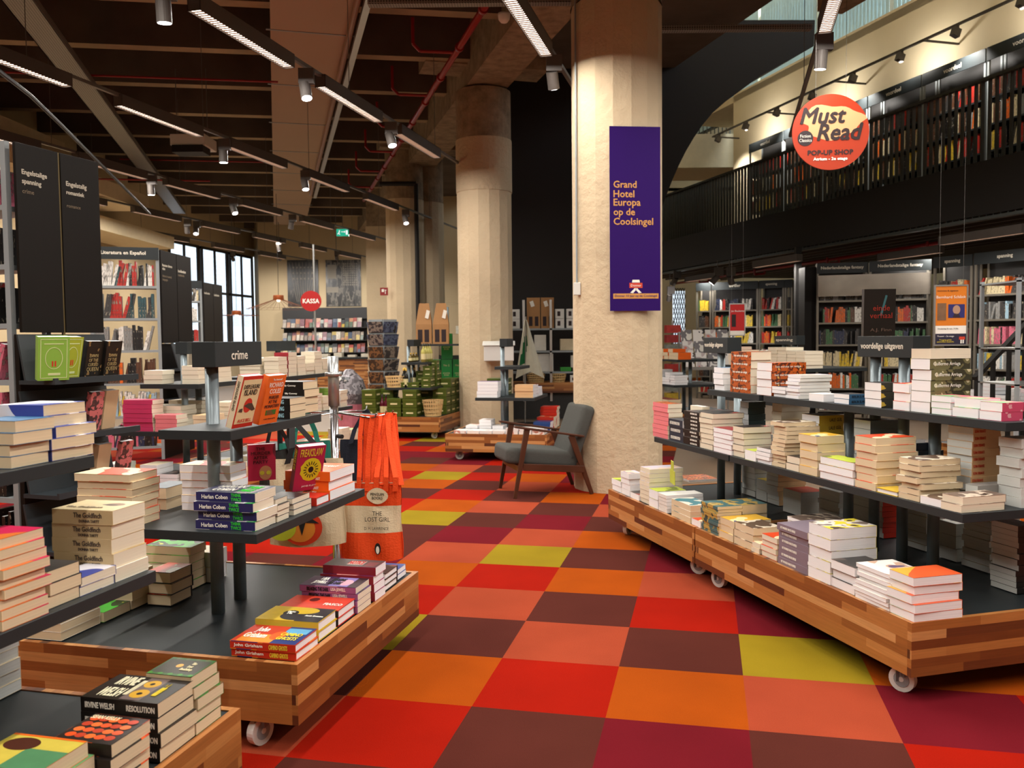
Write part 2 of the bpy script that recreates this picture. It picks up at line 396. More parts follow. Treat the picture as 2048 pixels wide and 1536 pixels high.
# beam over the columns, slab, ribs
b0 = V2(.965, 7.92)
struct(MB().box(b0-bd*.2-bp_*.3+Vector((0, 0, 4.98)), bd*25, bp_*.6, (0, 0, 1.3)).build('ceiling_beam_main', M_RAWC))
capb = MB()
for t in (0, 5.1, 10.6):
    q = b0+bd*t; capb.box(q-bd*.3-bp_*.9+Vector((0, 0, 5.25)), bd*.6, bp_*1.8, (0, 0, 1))
struct(capb.build('ceiling_beam_cross', M_RAWC))
e0 = V2(4.3, 10.4)-bd*15; e1 = V2(4.3, 10.4)+bd*25
struct(MB().prism([(-16, -3.4), (e0.x, -3.4), (e0.x, e0.y), (e1.x, e1.y), (-16, 33)], 6.1, 6.35).build('ceiling', M_CEIL))
struct(MB().box(e0+Vector((0, 0, 5.35)), bd*15.6, bp_*-.35, (0, 0, .8)).build('ceiling_edge_beam', M_RAWC))
struct(MB().box(e0+Vector((0, 0, 6.3)), bd*40, bp_*-.2, (0, 0, 3.4)).build('wall_atrium_left', M_CREAMW))
struct(MB().prism([(e0.x, -3.4), (12.2, -3.4), (12.2, 33), (e1.x-.2, 33), (e1.x-.2, e1.y), (e0.x-.2, e0.y)], 9.6, 9.8).build('ceiling_atrium', M_LEDGE))
struct(MB().bx(12, -3.4, 0, 12.25, 33, 7.3).build('wall_right', M_CREAMW))
struct(MB().bx(-2, -3.65, 6.2, 12.2, -3.4, 9.8).bx(-6, 29, 6.2, 12.2, 29.3, 9.8).build('wall_atrium_ends', M_CREAMW))
k = 0; rx = Vector((1, .16, 0)).normalized()
mb = MB()
for k in range(-8, 13):
    y = 10.5+1.75*k-.5
    a = Vector((-12, y-12*.16+.64, 5.27)); xe = .965-.2715*(y+2-7.92)+(.5 if y > 6 else 2.5); mb.box(a, rx*((xe+12)/rx.x), (0, .2, 0), (0, 0, .9), 1, mm={'b': 0})
struct(mb.build('ceiling_ribs', [M_RIB, M_CEIL]))
# stepped ledges on the upper left wall
lg = MB()
for z, d, y0, y1 in ((4.55, .9, 11.5, 15.2), (3.95, 1.5, 12.5, 17.2), (3.55, .7, 16, 20.5)):
    lg.bx(-8.9, y0, z, -8.9+d+.3, y1, z+.28)
struct(lg.build('wall_left_ledge', M_LEDGE))
# black flared wall of the auditorium between the columns
Yb = 15.5
pts = [(1000, 40), (1630, 40), (1628, 92), (1600, 108), (1560, 130), (1520, 152), (1480, 182), (1450, 204), (1425, 226), (1405, 250), (1388, 275), (1372, 302), (1358, 330), (1344, 362), (1330, 398), (1312, 450), (1296, 510), (1284, 580), (1275, 660), (1270, 760), (1268, 860), (990, 860)]
P = [aty(x, y, Yb) for x, y in pts]; P[-1].z = 0; P[-2].z = 0
mb = MB(); n_ = len(P); back = Vector((-.6, 2.6, 0))
mb.face(P[::-1]); mb.face([p+back for p in P])
for i in range(n_): mb.face([P[i], P[(i+1) % n_], P[(i+1) % n_]+back, P[i]+back])
struct(mb.build('wall_black_auditorium', M_BLACKW))
# mezzanine on the right: slab, back wall with a band of windows
R0 = V2(6.40, 10.9); R1 = V2(3.64, 20.7); rd = (R1-R0).normalized(); rn = Vector((rd.y, -rd.x, 0))
S0 = R0-rd*5; Lr = (R1-R0).length+5+2.5
M_SLAB = mat('dark_slab_underside', '3b332d', rough=.7, var=.2, scale=2)
struct(MB().box(S0+rn*.05+Vector((0, 0, 2.98)), rd*Lr, rn*8, (0, 0, .55)).build('floor_mezzanine', M_SLAB))
M_UPW = mat('cream_upper_wall', 'e2d2b0', rough=.85, var=.06, scale=.9, bump=.2, bscale=12)
W0 = S0+rn*1.95
struct(MB().box(W0+Vector((0, 0, 3.53)), rd*(Lr-2.3), rn*.3, (0, 0, 3.72)).build('wall_right_upper', M_UPW))
# ceiling underside fins beneath the mezzanine
fins = MB()
for i in range(9): fins.box(S0+rn*(.25+.33*i)+Vector((0, 0, 2.90)), rd*Lr, rn*.05, (0, 0, .08))
struct(fins.build('ceiling_mezzanine_battens', mat('brown_metal_batten', '4e4238', rough=.4, metal=.5)))

# band of high windows above the parapet of the upper floor
wx = W0+rn*1.1; hb = MB()
M_BLUEB = mat('pale_blue_blind', '9fb4b8', rough=.6, var=.05)
for k in range(9):
    q = wx+rd*(k*2.4-1)
    f = MB()
    f.box(q+Vector((0, 0, 7.2)), rd*.12, rn*.1, (0, 0, 2.4)).box(q+Vector((0, 0, 7.2)), rd*2.4, rn*.1, (0, 0, .1)).box(q+rd*1.2+Vector((0, 0, 7.2)), rd*.05, rn*.1, (0, 0, 2.4))
    o = struct(f.build('window_%d' % (k+4), M_DARKF))
    bl = MB()
    for i in range(20): bl.box(q+rd*(.12+i*.114)-rn*.1+Vector((0, 0, 7.2)), rd*.075-rn*.03, rn*.004, (0, 0, 2.4))
    bl.build('window_blind', M_BLUEB, o)
struct(MB().box(W0+Vector((0, 0, 7.05)), rd*Lr, rn*1.2, (0, 0, .15)).build('trim_1', M_LEDGE))
# ================================================================ lights: tracks, strips, spots
def area(name, loc, sx, sy, wat, col, rot=None, parent=None):
    d = bpy.data.lights.new(name, 'AREA'); d.shape = 'RECTANGLE'; d.size = sx; d.size_y = sy; d.energy = wat; d.color = col
    o = bpy.data.objects.new(name, d); C.objects.link(o); o.location = loc
    if rot is not None: o.rotation_euler = rot
    if parent: o.parent = parent
    return o
gt = Vector((.2526, 1, 0)).normalized(); gn = Vector((gt.y, -gt.x, 0)); TZ = 3.80; rzt = math.atan2(gt.y, gt.x)
M_TRACK = mat('grey_track', '6d6a66', rough=.45, metal=.3)
M_LAMPB = mat('grey_lamp_housing', '544e4a', rough=.6, metal=.1)
E_STRIP = emit('strip_glow', (1, .86, .72), 6); E_SPOT = emit('spot_glow', (1, .93, .95), 30)
def make_strip():
    L, W, H = 1.42, .11, .12
    t = thing('strip_light', 'x', 'ceiling light')
    m = MB()
    m.bx(0, -W/2, 0, L, -W/2+.006, H).bx(0, W/2-.006, 0, L, W/2, H).bx(0, -W/2, H-.006, L, W/2, H).bx(0, -W/2, 0, .006, W/2, H).bx(L-.006, -W/2, 0, L, W/2, H)
    m.build('housing', M_LAMPB, t)
    lv = MB()
    for i in range(1, 36): lv.bx(i*.0395, -.046, .002, i*.0395+.011, .046, .009)
    lv.build('louvre', mat('tan_louvre', '6a5040', rough=.5), t)
    MB().bx(.01, -.042, .011, L-.01, .042, .016).build('diffuser', E_STRIP, t)
    area('strip_lamp', (L/2, 0, -.012), L*.95, .07, STRIP_W, WARM, parent=t)
    return t
strip0 = make_strip(); used = [0]
TR = {'a': 3.1, 'b': .75, 'c': -1.60, 'd': -3.95, 'e': -6.31, 'f': -8.75, 'g': -11.15, 'h': -13.3}
TN = {'a': 'lighting track above the front right corner', 'b': 'lighting track right of the near column', 'c': 'lighting track left of the near column', 'd': 'second lighting track left of the near column', 'e': 'third lighting track left of the near column', 'f': 'fourth lighting track left of the near column', 'g': 'fifth lighting track left of the near column', 'h': 'last lighting track before the back wall'}
def tp(k, y): return Vector((TR[k]+.2526*y, y, 0))
spans = {'a': (-2, 9), 'b': (-2, 11.2), 'c': (-2, 9), 'd': (-2, 13), 'e': (2, 22), 'f': (8, 24), 'g': (12, 27), 'h': (19, 28)}
for k, (y0, y1) in spans.items():
    a, b = tp(k, y0), tp(k, y1); a.z = b.z = TZ+.115
    m = MB(); m.bar(a, b, .036, .034)
    o = m.build('lighting_track', M_TRACK); tag(o, 'long grey metal '+TN[k], 'lighting track', 'lighting tracks'); y = y0+.7
    while y < y1:
        q = tp(k, y); MB().cyl((q.x, q.y, TZ+.12), (q.x, q.y, 5.2), .004, 5).build('suspension_wire', M_TRACK, o); y += 2.6
def strip(k, y, n, i):
    q = tp(k, y); t = strip0 if not used[0] else dup(strip0); used[0] = 1
    t.location = (q.x, q.y, TZ); t.rotation_euler = (0, 0, rzt)
    tag(t, 'slim louvred strip light, %s one on %s' % (ORD1[i], TN[k].replace('lighting ', '')), 'ceiling light', 'strip lights on the tracks')
ys = {'a': [-1, 1.2, 3.4, 5.6, 7.6], 'b': [-.6, 1.5, 3.6, 5.75], 'c': [-.8, 1.6, 4.0, 6.25], 'd': [.1, 2.3, 4.35, 6.50, 8.46, 10.40], 'e': [4.9, 7.0, 9.05, 11.0, 13.0, 15.1], 'f': [9.7, 11.7, 13.55, 15.6, 17.8, 20], 'g': [14.2, 16.3, 18.4, 20.4, 22.6, 24.8], 'h': [20.0, 22.4, 24.6]}
for k, L in ys.items():
    for i, y in enumerate(L): strip(k, y, 0, i)
def make_spot():
    t = thing('track_spotlight', 'x', 'spotlight')
    MB().bx(-.05, -.03, 0, .09, .03, .14).build('driver_box', M_LAMPB, t)
    h = MB(); h.cyl((0, 0, 0), (0, 0, -.15), .052, 20); h.build('lamp_head', M_LAMPB, t, smooth=False)
    MB().cyl((0, 0, -.1505), (0, 0, -.152), .045, 20).build('lens', E_SPOT, t)
    d = bpy.data.lights.new('spot_lamp', 'SPOT'); d.energy = SPOT_W; d.color = COOL; d.spot_size = math.radians(62); d.spot_blend = .6; d.shadow_soft_size = .04
    o = bpy.data.objects.new('spot_lamp', d); C.objects.link(o); o.parent = t; o.location = (0, 0, -.17)
    return t
spot0 = make_spot(); used2 = [0]
def spot(k, y, tilt, az, lab):
    q = tp(k, y); t = spot0 if not used2[0] else dup(spot0); used2[0] = 1
    t.location = (q.x, q.y, TZ-.06); t.rotation_mode = 'XYZ'
    for c in t.children:
        if c.name.startswith('driver'): continue
        c.matrix_basis = Matrix.Rotation(az, 4, 'Z') @ Matrix.Rotation(tilt, 4, 'X') @ Matrix.Translation(Vector(c.location if 'lamp' in c.name and c.type == 'LIGHT' else (0, 0, 0)))
    tag(t, lab, 'spotlight', 'track spotlights')
for k, y, ti, az, lab in [
    ('d', 6.15, .1, 0, 'grey cylinder spotlight at top left, nearest on second track'), ('d', 8.15, -.35, .6, 'tilted grey spotlight between the two nearest strip lights of second track'),
    ('d', 10.15, -.4, .7, 'tilted grey spotlight behind second strip light of second track'), ('c', 7.85, .5, -.3, 'bright spotlight just left of the near column top'),
    ('b', 7.35, .15, .2, 'black spotlight pair hanging right of the near column'), ('e', 10.9, 0, 0, 'grey spotlight after the nearest strip on third track'),
    ('e', 12.95, -.3, .6, 'grey spotlight beside the duct on third track'), ('e', 16.9, -.5, .5, 'small spotlight at the far end of third track'),
    ('f', 13.2, .1, 0, 'spotlight over the tall black panels on fourth track'), ('f', 15.35, -.5, .9, 'spotlight before the square duct edge on fourth track'), ('f', 17.4, .5, .6, 'small tilted spotlight further along fourth track'),
    ('g', 14.0, .4, .4, 'bright spotlight above the Spanish literature case'), ('g', 17.9, .5, .3, 'left spotlight of the close pair before the far windows'), ('g', 18.2, -.5, .3, 'right spotlight of the close pair before the far windows'), ('g', 21.5, .3, 0, 'faint spotlight before the far window head'),
    ('a', 5.0, .3, .3, 'spotlight over the front end of the long right display'), ('b', 3.2, -.3, .8, 'spotlight over the middle of the long right display'), ('d', 3.2, .3, .3, 'spotlight over the crime display')]:
    spot(k, y, ti, az, lab)
for i, (px, y_, wt) in enumerate(((-8.3, 26.0, 150), (-6.9, 26.0, 150), (-5.2, 26.0, 150), (-3.6, 25.5, 150))):
    t = dup(spot0); t.location = (px, y_, 3.9)
    for c in t.children:
        if c.name.startswith('driver'): continue
        c.matrix_basis = Matrix.Rotation(.75, 4, 'X') @ Matrix.Translation(Vector((0, 0, -.17 if c.type == 'LIGHT' else 0)))
        if c.type == 'LIGHT': c.data = c.data.copy(); c.data.energy = wt; c.data.spot_size = math.radians(110)
    MB().cyl((0, 0, .14), (0, 0, 2.2), .01, 6).build('rod', M_TRACK, t)
    tag(t, 'grey wall spotlight aimed at the back wall, %s from the left' % ORD1[i], 'spotlight', 'back wall spotlights')
# daylight of the high windows and of the far left windows
o = area('daylight_high', (wx.x+rd.x*9+.3, wx.y+rd.y*9, 8.4), 18, 2.2, 1500, (.80, .9, 1.0))
o.rotation_euler = Matrix((rd, Vector((0, 0, 1)), rd.cross(Vector((0, 0, 1))))).transposed().to_euler()
o = area('daylight_left', ((wa.x+wb.x)/2-.4, (wa.y+wb.y)/2, 2.7), 5, 3, 300, (.8, .9, 1.0)); o.rotation_euler = (math.pi/2, 0, math.pi/2)
# ================================================================ wheeled display tables
def frame(N, dL):
    dL = dL.normalized(); dR = Vector((dL.y, -dL.x, 0)); return (V2(*N), dR, dL)
FA = frame((-.716, 2.797), Vector((-.972, .236, 0)))           # crime table: corner nearest the camera, right = away, left = left
FR = frame((1.466, 3.145), Vector((-.2644, .9644, 0)))         # long right display
FB = frame((-.799, 2.467), Vector((-.972, .236, 0)))
def P3(fr, r, l, z=0): return fr[0]+fr[1]*r+fr[2]*l+Vector((0, 0, z))
def caster(root, p, rz=0):
    c = MB(); c.bar((p.x, p.y, .10), (p.x, p.y, .062), .05, .03); c.bar((p.x-.018, p.y, .095), (p.x-.018, p.y, .04), .004, .03); c.bar((p.x+.018, p.y, .095), (p.x+.018, p.y, .04), .004, .03)
    o = c.build('caster', M_STEEL, root)
    a = Vector((math.cos(rz), math.sin(rz), 0))*.014; q = Vector((p.x, p.y, .048))
    m = MB(); m.cyl(q-a, q+a, .049, 26); m.cyl(q-a*1.15, q+a*1.15, .030, 18, 1); m.cyl(q-a*1.3, q+a*1.3, .010, 10, 0); m.build('wheel', [M_WHITEPL, M_GREYP], o)
ZP, ZM, ZU = .305, .705, 1.05
def trolley(name, lab, fr, R, Lg, shelves, poles, sign=None, zb=.10, ztop=ZP, casters=None, ex=None):
    """R, Lg: size to the right and to the left of the near corner; shelves: (z, r0, r1, l0, l1); poles: (r, l, z_top); all in the table's own frame"""
    N, dR, dL = fr; rz = math.atan2(dR.y, dR.x)
    t = thing(name, lab, 'display table', (N.x, N.y, 0), rz)
    th = .022
    m = MB()
    m.bx(0, 0, zb, R, th, ztop).bx(0, Lg-th, zb, R, Lg, ztop).bx(0, th, zb, th, Lg-th, ztop).bx(R-th, th, zb, R, Lg-th, ztop)
    m.build('platform_frame', M_WOOD, t)
    MB().bx(th, th, ztop-.03, R-th, Lg-th, ztop-.004).build('platform_top', M_DARK, t)
    MB().bx(th, th, zb+.01, R-th, Lg-th, zb+.03).build('platform_bottom', M_DARK2, t)
    for r, l, *cz in (casters or [(.13, .13), (R-.13, .13), (.13, Lg-.13), (R-.13, Lg-.13)]): caster(t, Vector((r, l, 0)), cz[0] if cz else rnd.uniform(0, 3))
    for z, r0, r1, l0, l1 in shelves: MB().bx(r0, l0, z-.034, r1, l1, z).build('shelf', M_DARK, t, bevel=.0015)
    for r, l, zt in poles:
        m = MB(); m.cyl((r, l, ztop-.004), (r, l, zt), .0255, 22)
        for z, *_ in shelves:
            if z < zt+.05: m.cyl((r, l, z-.05), (r, l, z-.034), .03, 22)
        m.build('pole', M_STEEL, t, smooth=True)
    if sign:
        r0, r1, l0, l1, z0, z1, txt, face, th_ = sign
        s = MB().bx(r0, l0, z0, r1, l1, z1).build('header_box', M_DARK, t, bevel=.002)
        if txt and face == 'R': text(s, txt, ((r0+r1)/2, l0, (z0+z1)/2-.005), (1, 0, 0), (0, 0, 1), h=th_, fat=.0006)
        if txt and face == 'L': text(s, txt, (r0, (l0+l1)/2+.02, (z0+z1)/2), (0, -1, 0), (0, 0, 1), w=(l1-l0)*.76, h=(z1-z0)*.36, fat=.0010)
    return t

TA = trolley('display_table', 'walnut block display table with crime header, orange tote bag hanging behind it', FA, 1.17, 1.18,
        [(ZM, .11, 1.04, .20, .97), (ZU, .20, .92, .345, .64)], [(.45, .575, 1.275), (.637, .59, ZU)], (.36, .70, .50, .60, 1.273, 1.369, 'crime', 'R', .034), casters=[(.05, .17, 1.3), (1.04, .13), (.13, 1.05), (1.04, 1.05)])
N2 = P3(FR, 0, 1.72)
TR1 = trolley('display_table', 'longest wheeled walnut block display table nearest on the right side of aisle', FR, 1.2, 1.705,
        [(.70, .21, 1.0, -.01, 1.70), (1.035, .40, .80, -.01, 1.665)], [(.6, .58, 1.035), (.6, .78, 1.262), (.6, .98, 1.262), (.6, 1.18, 1.035)],
        (.555, .65, .67, 1.06, 1.262, 1.363, 'voordelige uitgaven', 'L', .04), casters=[(.06, .115, .5), (1.05, .13), (.08, 1.575, .3), (1.05, 1.55)])
F2 = (V2(N2.x, N2.y), FR[1], FR[2])
TR2 = trolley('display_table', 'walnut block display table joined end to end beyond the longest one, beside the near column', F2, 1.2, 1.29,
        [(.70, .21, 1.0, -.005, .985), (1.035, .40, .80, -.01, .60)], [(.56, .71, 1.262), (.76, .85, 1.035)],
        (.52, .62, .56, .88, 1.262, 1.363, 'voordelige uitgaven', 'L', .03), casters=[(.10, .13), (1.05, .11), (.10, 1.18), (1.05, 1.15)])
FB0 = (P3(FB, -1.17, 0), FB[1], FB[2])
TB = trolley('display_table', 'walnut block display table cut by the frame corner nearest the camera', FB0, 1.17, 1.18,
        [(.705, .18, 1.14, .245, .97), (1.055, .30, 1.03, .35, .72)], [(.6, .59, 1.055), (.8, .59, 1.055)], None)
FC = (V2(.379, 9.505), gb, -ga)
TC = trolley('display_table', 'walnut display table with small grey header behind the grey armchair', FC, 1.17, 1.17,
        [(.70, .17, 1.0, .17, .86), (1.05, .30, .86, .36, .66)], [(.45, .60, 1.275), (.64, .60, 1.05)], (.40, .72, .53, .62, 1.275, 1.37, '', 'R', .03))
FD = (V2(-.985, 11.8), gb, -ga)
TD = trolley('display_table', 'walnut display table crowded with green gift boxes, bottles and baskets', FD, 1.17, 1.17,
        [(.70, .17, 1.0, .17, .86), (1.05, .30, .86, .27, .66)], [(.45, .60, 1.275), (.64, .60, 1.05)], (.40, .72, .50, .60, 1.275, 1.37, '', 'R', .03))
ea, eb = atz(525, 762, 1.05), atz(648, 742, 1.05)
FE = (V2(-2.12, 6.2), gb, -ga)
TE = trolley('display_table', 'walnut display table behind the crime table, pink book stacks on its shelves', FE, 1.17, 1.17,
        [(.70, .12, 1.05, .12, .96), (1.05, .25, .95, .30, .80)], [(.45, .55, 1.275), (.64, .55, 1.05)], (.42, .72, .50, .60, 1.275, 1.37, '', 'R', .03))
FE2 = (V2(-1.83, 7.5), gb, -ga)
TE2 = trolley('display_table', 'walnut display table of cream book stacks just past the tote bag stand', FE2, 1.5, 1.17,
        [(.70, .12, 1.4, .12, .96), (1.05, .05, 1.40, .22, .80)], [(.65, .55, 1.275), (.84, .55, 1.05)], (.52, .92, .50, .60, 1.275, 1.37, '', 'R', .03))
FT5 = (P3((V2(2.95, 9.2), bp_, bd), -.6, -.85), bp_, bd)
TT5 = trolley('display_table', 'walnut display table headed spanning behind the long right display', FT5, 1.2, 1.7,
        [(.70, .15, 1.05, .05, 1.6), (1.05, .25, .95, .05, 1.6)], [(.6, .75, 1.275), (.6, .95, 1.275)], (.55, .65, .65, 1.06, 1.275, 1.37, 'spanning', 'L', .03))
FT6 = (P3((V2(2.55, 12.6), bp_, bd), -.6, -.6), bp_, bd)
TT6 = trolley('display_table', 'walnut display table with magazines and orange boxes at the far right of the aisle', FT6, 1.2, 1.2,
        [(.70, .15, 1.05, .1, 1.1), (1.05, .25, .95, .2, 1.0)], [(.6, .5, 1.05), (.6, .7, 1.05)], None)
FT8 = (P3((V2(4.9, 8.2), bp_, bd), -.6, -.6), bp_, bd)
TT8 = trolley('display_table', 'walnut display table partly hidden behind the right display, below the black stair rail', FT8, 1.2, 1.2,
        [(.70, .15, 1.05, .1, 1.1)], [(.6, .5, .7), (.6, .7, .7)], None)
# ================================================================ books
PG = {'w': pages('white_paper', 'f0f0f2'), 'c': pages('cream_paper', 'e4d9c2'), 't': pages('tan_paper', 'dcc8a6'), 'g': pages('grey_paper', 'c9ccc8')}
COV = {}
def cov(name, *cols, sc_=9, **k):
    if name not in COV:
        COV[name] = blotch('cover_'+name, list(cols), scale=sc_, **k) if len(cols) > 1 else mat('cover_'+name, cols[0], rough=.35, var=.04)
    return name
cov('white', 'e9e6df'); cov('cream', 'ddceb0'); cov('red', 'c8301f'); cov('navy', '26303f'); cov('black', '1b1817'); cov('pink', 'e77f86'); cov('pinkhot', 'c23561')
cov('orange', 'e8651a'); cov('blue', '3d6d93'); cov('grey', '8d8a86'); cov('purplegrey', '827581'); cov('teal', '3d5558'); cov('yellow', 'd8b53a'); cov('green', '6b8a3a')
cov('tealmap', '43696b', 'b79a52', '2f4644', sc_=14); cov('mount', '7b6c64', 'd8d0c6', 'd8c93a', '4c3f3a', sc_=11); cov('mount2', '6b5a50', 'c9b8a5', '3c302a', sc_=16)
cov('yellowart', 'd9a932', 'e9d9a0', '4b5a86', sc_=8); cov('brownart', '5d4a3c', 'd8cbb5', '8f7a62', sc_=12); cov('orangemint', 'd8582c', 'e0a03c', '9fc4a4', sc_=5)
cov('floral', 'eae5dd', 'eae5dd', 'c8a48c', '6a5a78', sc_=14); cov('greenart', 'b8c83c', '6a7a2c', 'e6e6da', sc_=10); cov('creamteal', 'e2dccb', '3f7d86', 'c99a5a', sc_=7)
cov('orangepat', 'b8561c', '5a2412', 'e0a04c', sc_=38, detail=3); cov('olivepat', '3c3a2c', '6f6a4a', 'cfc5a0', sc_=22); cov('lilacart', 'cfc8d8', 'e6c9b0', '8d86a8', sc_=10)
cov('grisham', 'c8401c', 'e89030', '2c3e78', '7ab8d8', sc_=6); cov('fight', 'c9a928', 'c9a928', '26252a', sc_=3.2); cov('jewell', '4a2f60', '2a1c30', 'e8b0a8', 'b8c8e8', sc_=7)
cov('jewellspine', '9a5b8c'); cov('welsh', '17120f', '17120f', 'b09030', sc_=6); cov('blobs', '201a18', 'e05a20', 'c03a18', sc_=13); cov('forest', '3a3a2c', '2c6a24', '6a4a2a', sc_=15)
cov('whitblue', 'e8e6ee', '3c4a9a', 'e8e6ee', sc_=5); cov('magenta', 'c81e50', 'd8702c', '7a4a6a', sc_=4); cov('redart', 'd84a24', 'f0d8b0', 'b02a1c', sc_=8); cov('greenneon', '4ac23c', '1f3a1c', 'd8e040', sc_=13)
cov('cobenspine', '2c2a5c'); cov('cobenart', '3a3a50', 'e4e0e4', '2aa83c', sc_=8); cov('gold', 'c9ad78', 'dcc79a', '6a4a3a', sc_=4); cov('goldspine', 'd3bb8c')
cov('darkart', '23201f', '5a4a42', 'a33a2a', sc_=10); cov('spinered', '8f2430'); cov('bluesp', '2f4a86'); cov('purple', '5a3a78'); cov('tansp', 'd8b183'); cov('slate', '5c666e')
cov('pinkgreen', 'e06a78', '7ab07a', 'e8d8a8', sc_=8); cov('pinkpat', 'c84a6a', 'e0a0a8', sc_=30); cov('yellowpat', '2a2a20', 'c8a83a', sc_=25)
BN = [0]
FARM = {}; FARB = MB()                                         # the rest of the books, past the 300 that show largest
def fm(key):
    if key not in FARM: FARM[key] = len(FARM)
    return FARM[key]
def far_book(P, X, Y, Z, ck, pg, sides='X'):
    """P corner; X thickness, Y depth, Z height directions times size; spine on the face at Y = 0"""
    a, b = fm(('c', ck)), fm(('p', pg))
    FARB.box(P, X, Y, Z, b, mm=sides)
def book_mesh(name, r, l, t, cover, pg, spine, top, hard=False, sm=None):
    """a lying book, near corner at the origin, r to the right and l to the left; spine: which side the spine closes"""
    o = .0035 if hard else .0006; c = .0026 if hard else .0009
    m = MB(); top = top or cover
    m.bx(0, 0, 0, r, l, c, 0); m.bx(0, 0, t-c, r, l, t, 0, mm={'t': 1})
    if spine == 'L': m.bx(0, 0, c, c*1.5, l, t-c, 2)
    if spine == 'R': m.bx(0, 0, c, r, c*1.5, t-c, 2)
    if spine == 'B': m.bx(r-c*1.5, 0, c, r, l, t-c, 2)
    if spine == 'Y': m.bx(0, l-c*1.5, c, r, l, t-c, 2)
    q = MB(); x0 = c*1.5 if spine == 'L' else o; x1 = r-(c*1.5 if spine == 'B' else o); y0 = c*1.5 if spine == 'R' else o; y1 = l-(c*1.5 if spine == 'Y' else o)
    q.bx(x0, y0, c, x1, y1, t-c, 0)
    return m, q, [COV[cover], COV[top], COV[sm or cover]], PG[pg]
SURF = {}; AR = []; AMIN = 1520
def surface(key, fr, z, text_, ends):
    SURF[key] = dict(fr=fr, z=z, t=text_, ends=ends, n=0, rects=[])
LISTS = []
def stack(key, Lp, Cp, Rp, yt, yb, n, cover, top=None, pg='w', spine='B', sm=None, edge=None, z0=0, hard=False, t=None, jit=1.0, lr=None, ll=None, desc=None, title=None, kind='paperback', back=False, corner=None, where=None, stuff=False):
    S = SURF[key]; N, dR, dL = S['fr']; z = S['z']+z0+.0006
    if corner is not None: c = P3(S['fr'], corner[0], corner[1], z)
    elif yb is not None: c = atz(Cp, yb, z)
    else:
        base, d = (P3(S['fr'], edge, 0), dL) if S['ends'] == 'L' else (P3(S['fr'], 0, edge), dR)
        c = base + d*along(base, d, Cp, z); c.z = z
    H = (zat(yt, c.x, c.y)-z) if yt is not None else n*(t or .03)
    if H < .008*n: print('LOWH', key, Cp, H, n); H = .02*n
    th = H/n if t is None else t
    if th*n > H+.001 and yt is not None: n = max(1, round(H/th)); th = H/n
    zm = z+H/2
    l = ll or (min(.245, max(.10, abs(along(c, dL, Lp, zm)))) if Lp is not None else .15)
    r = lr or (min(.245, max(.10, abs(along(c, dR, Rp, zm)))) if Rp is not None else .15)
    loc = c-N; a = max(loc.dot(dR), .004) if key[0] != 'B' else loc.dot(dR); b = max(loc.dot(dL), .004)
    # keep clear of the stacks already standing here
    for (a2, b2, r2, l2, za, zb) in S['rects']:
        if zb <= z+.002 or za >= z+H: continue
        ox = min(a+r, a2+r2)-max(a, a2); oy = min(b+l, b2+l2)-max(b, b2)
        if ox > .002 and oy > .002:
            opts = []
            if a2 > a+.05: opts.append((r-(a2-a), 'r'))
            if b2 > b+.05: opts.append((l-(b2-b), 'l'))
            if a2+r2 < a+r-.05: opts.append((a2+r2-a, 'a'))
            if b2+l2 < b+l-.05: opts.append((b2+l2-b, 'b'))
            if not opts: continue
            v, w_ = min(opts); v += .003
            if w_ == 'r': r -= v
            elif w_ == 'l': l -= v
            elif w_ == 'a': a += v; r -= v
            else: b += v; l -= v
    S['rects'].append((a, b, r, l, z, z+H)); S['n'] += 1
    BN[0] += n
    kind_ = 'hardcover' if hard else kind
    px_ = th*(l+r+.15)*(F/c.y)**2; AR.append((px_, n, key, Cp, kind if not hard else 'hc', stuff))
    if px_ < AMIN: stuff = True
    if stuff:
        for i in range(n):
            jx, jy = rnd.uniform(-.004, .007)*jit, rnd.uniform(-.004, .007)*jit
            P = N + dR*(a+jx) + dL*(b+jy); P.z = z+i*th
            c1, c2, p1 = fm(('c', cover)), fm(('c', top or cover)), fm(('p', pg))
            FARB.box(P, dR*r, dL*l, (0, 0, th-.0015), p1, mm={'t': c2, 'b': c1, {'L': 'x', 'R': 'y', 'B': 'X', 'Y': 'Y'}[spine]: c1})
        return None
    m, q, mats_, pm = book_mesh('x', r, l, th, cover, pg, spine, top, hard, sm)
    base = m.build('%s_book' % kind_, mats_); pgo = q.build('page_block', [pm], base)
    wd = desc or ('white-paged' if pg == 'w' else 'cream-paged')
    rz = math.atan2(dR.y, dR.x)
    row = 'rear' if (edge or 0) > (.15 if key == 'RP' else .3) else 'front'; S[row] = S.get(row, 0)+1; posn = where or '%s %s' % (ORD1[S[row]-1], row)
    if title and title.get('spine'):
        for (s_, x0, x1, h_, colr, *rest) in title['spine']:
            dz = rest[0] if rest else 0
            if title.get('side', 'L') == 'L': text(base, s_, (0, l*(1-(x0+x1)/2), th*(.5+dz)), (0, -1, 0), (0, 0, 1), w=l*(x1-x0), h=th*h_, m=colr, fat=.0004)
            else: text(base, s_, (r*(x0+x1)/2, 0, th*(.5+dz)), (1, 0, 0), (0, 0, 1), w=r*(x1-x0), h=th*h_, m=colr)
    for i in range(n):
        o = base if i == 0 else dup(base)
        jx, jy = (rnd.uniform(-.004, .007)*jit, rnd.uniform(-.004, .007)*jit) if i else (0, 0)
        P = N + dR*(a+jx) + dL*(b+jy); ang = rnd.uniform(-.012, .012)*jit
        o.location = (P.x, P.y, z+i*th); o.rotation_euler = (0, 0, rz+ang)
        k = n-1-i
        tag(o, '%s %s book, %s stack %s %s' % ('only' if n == 1 else ORD[k], wd, posn, 'along' if where is None else 'on', S['t']), 'book', 'books on '+S['t'])
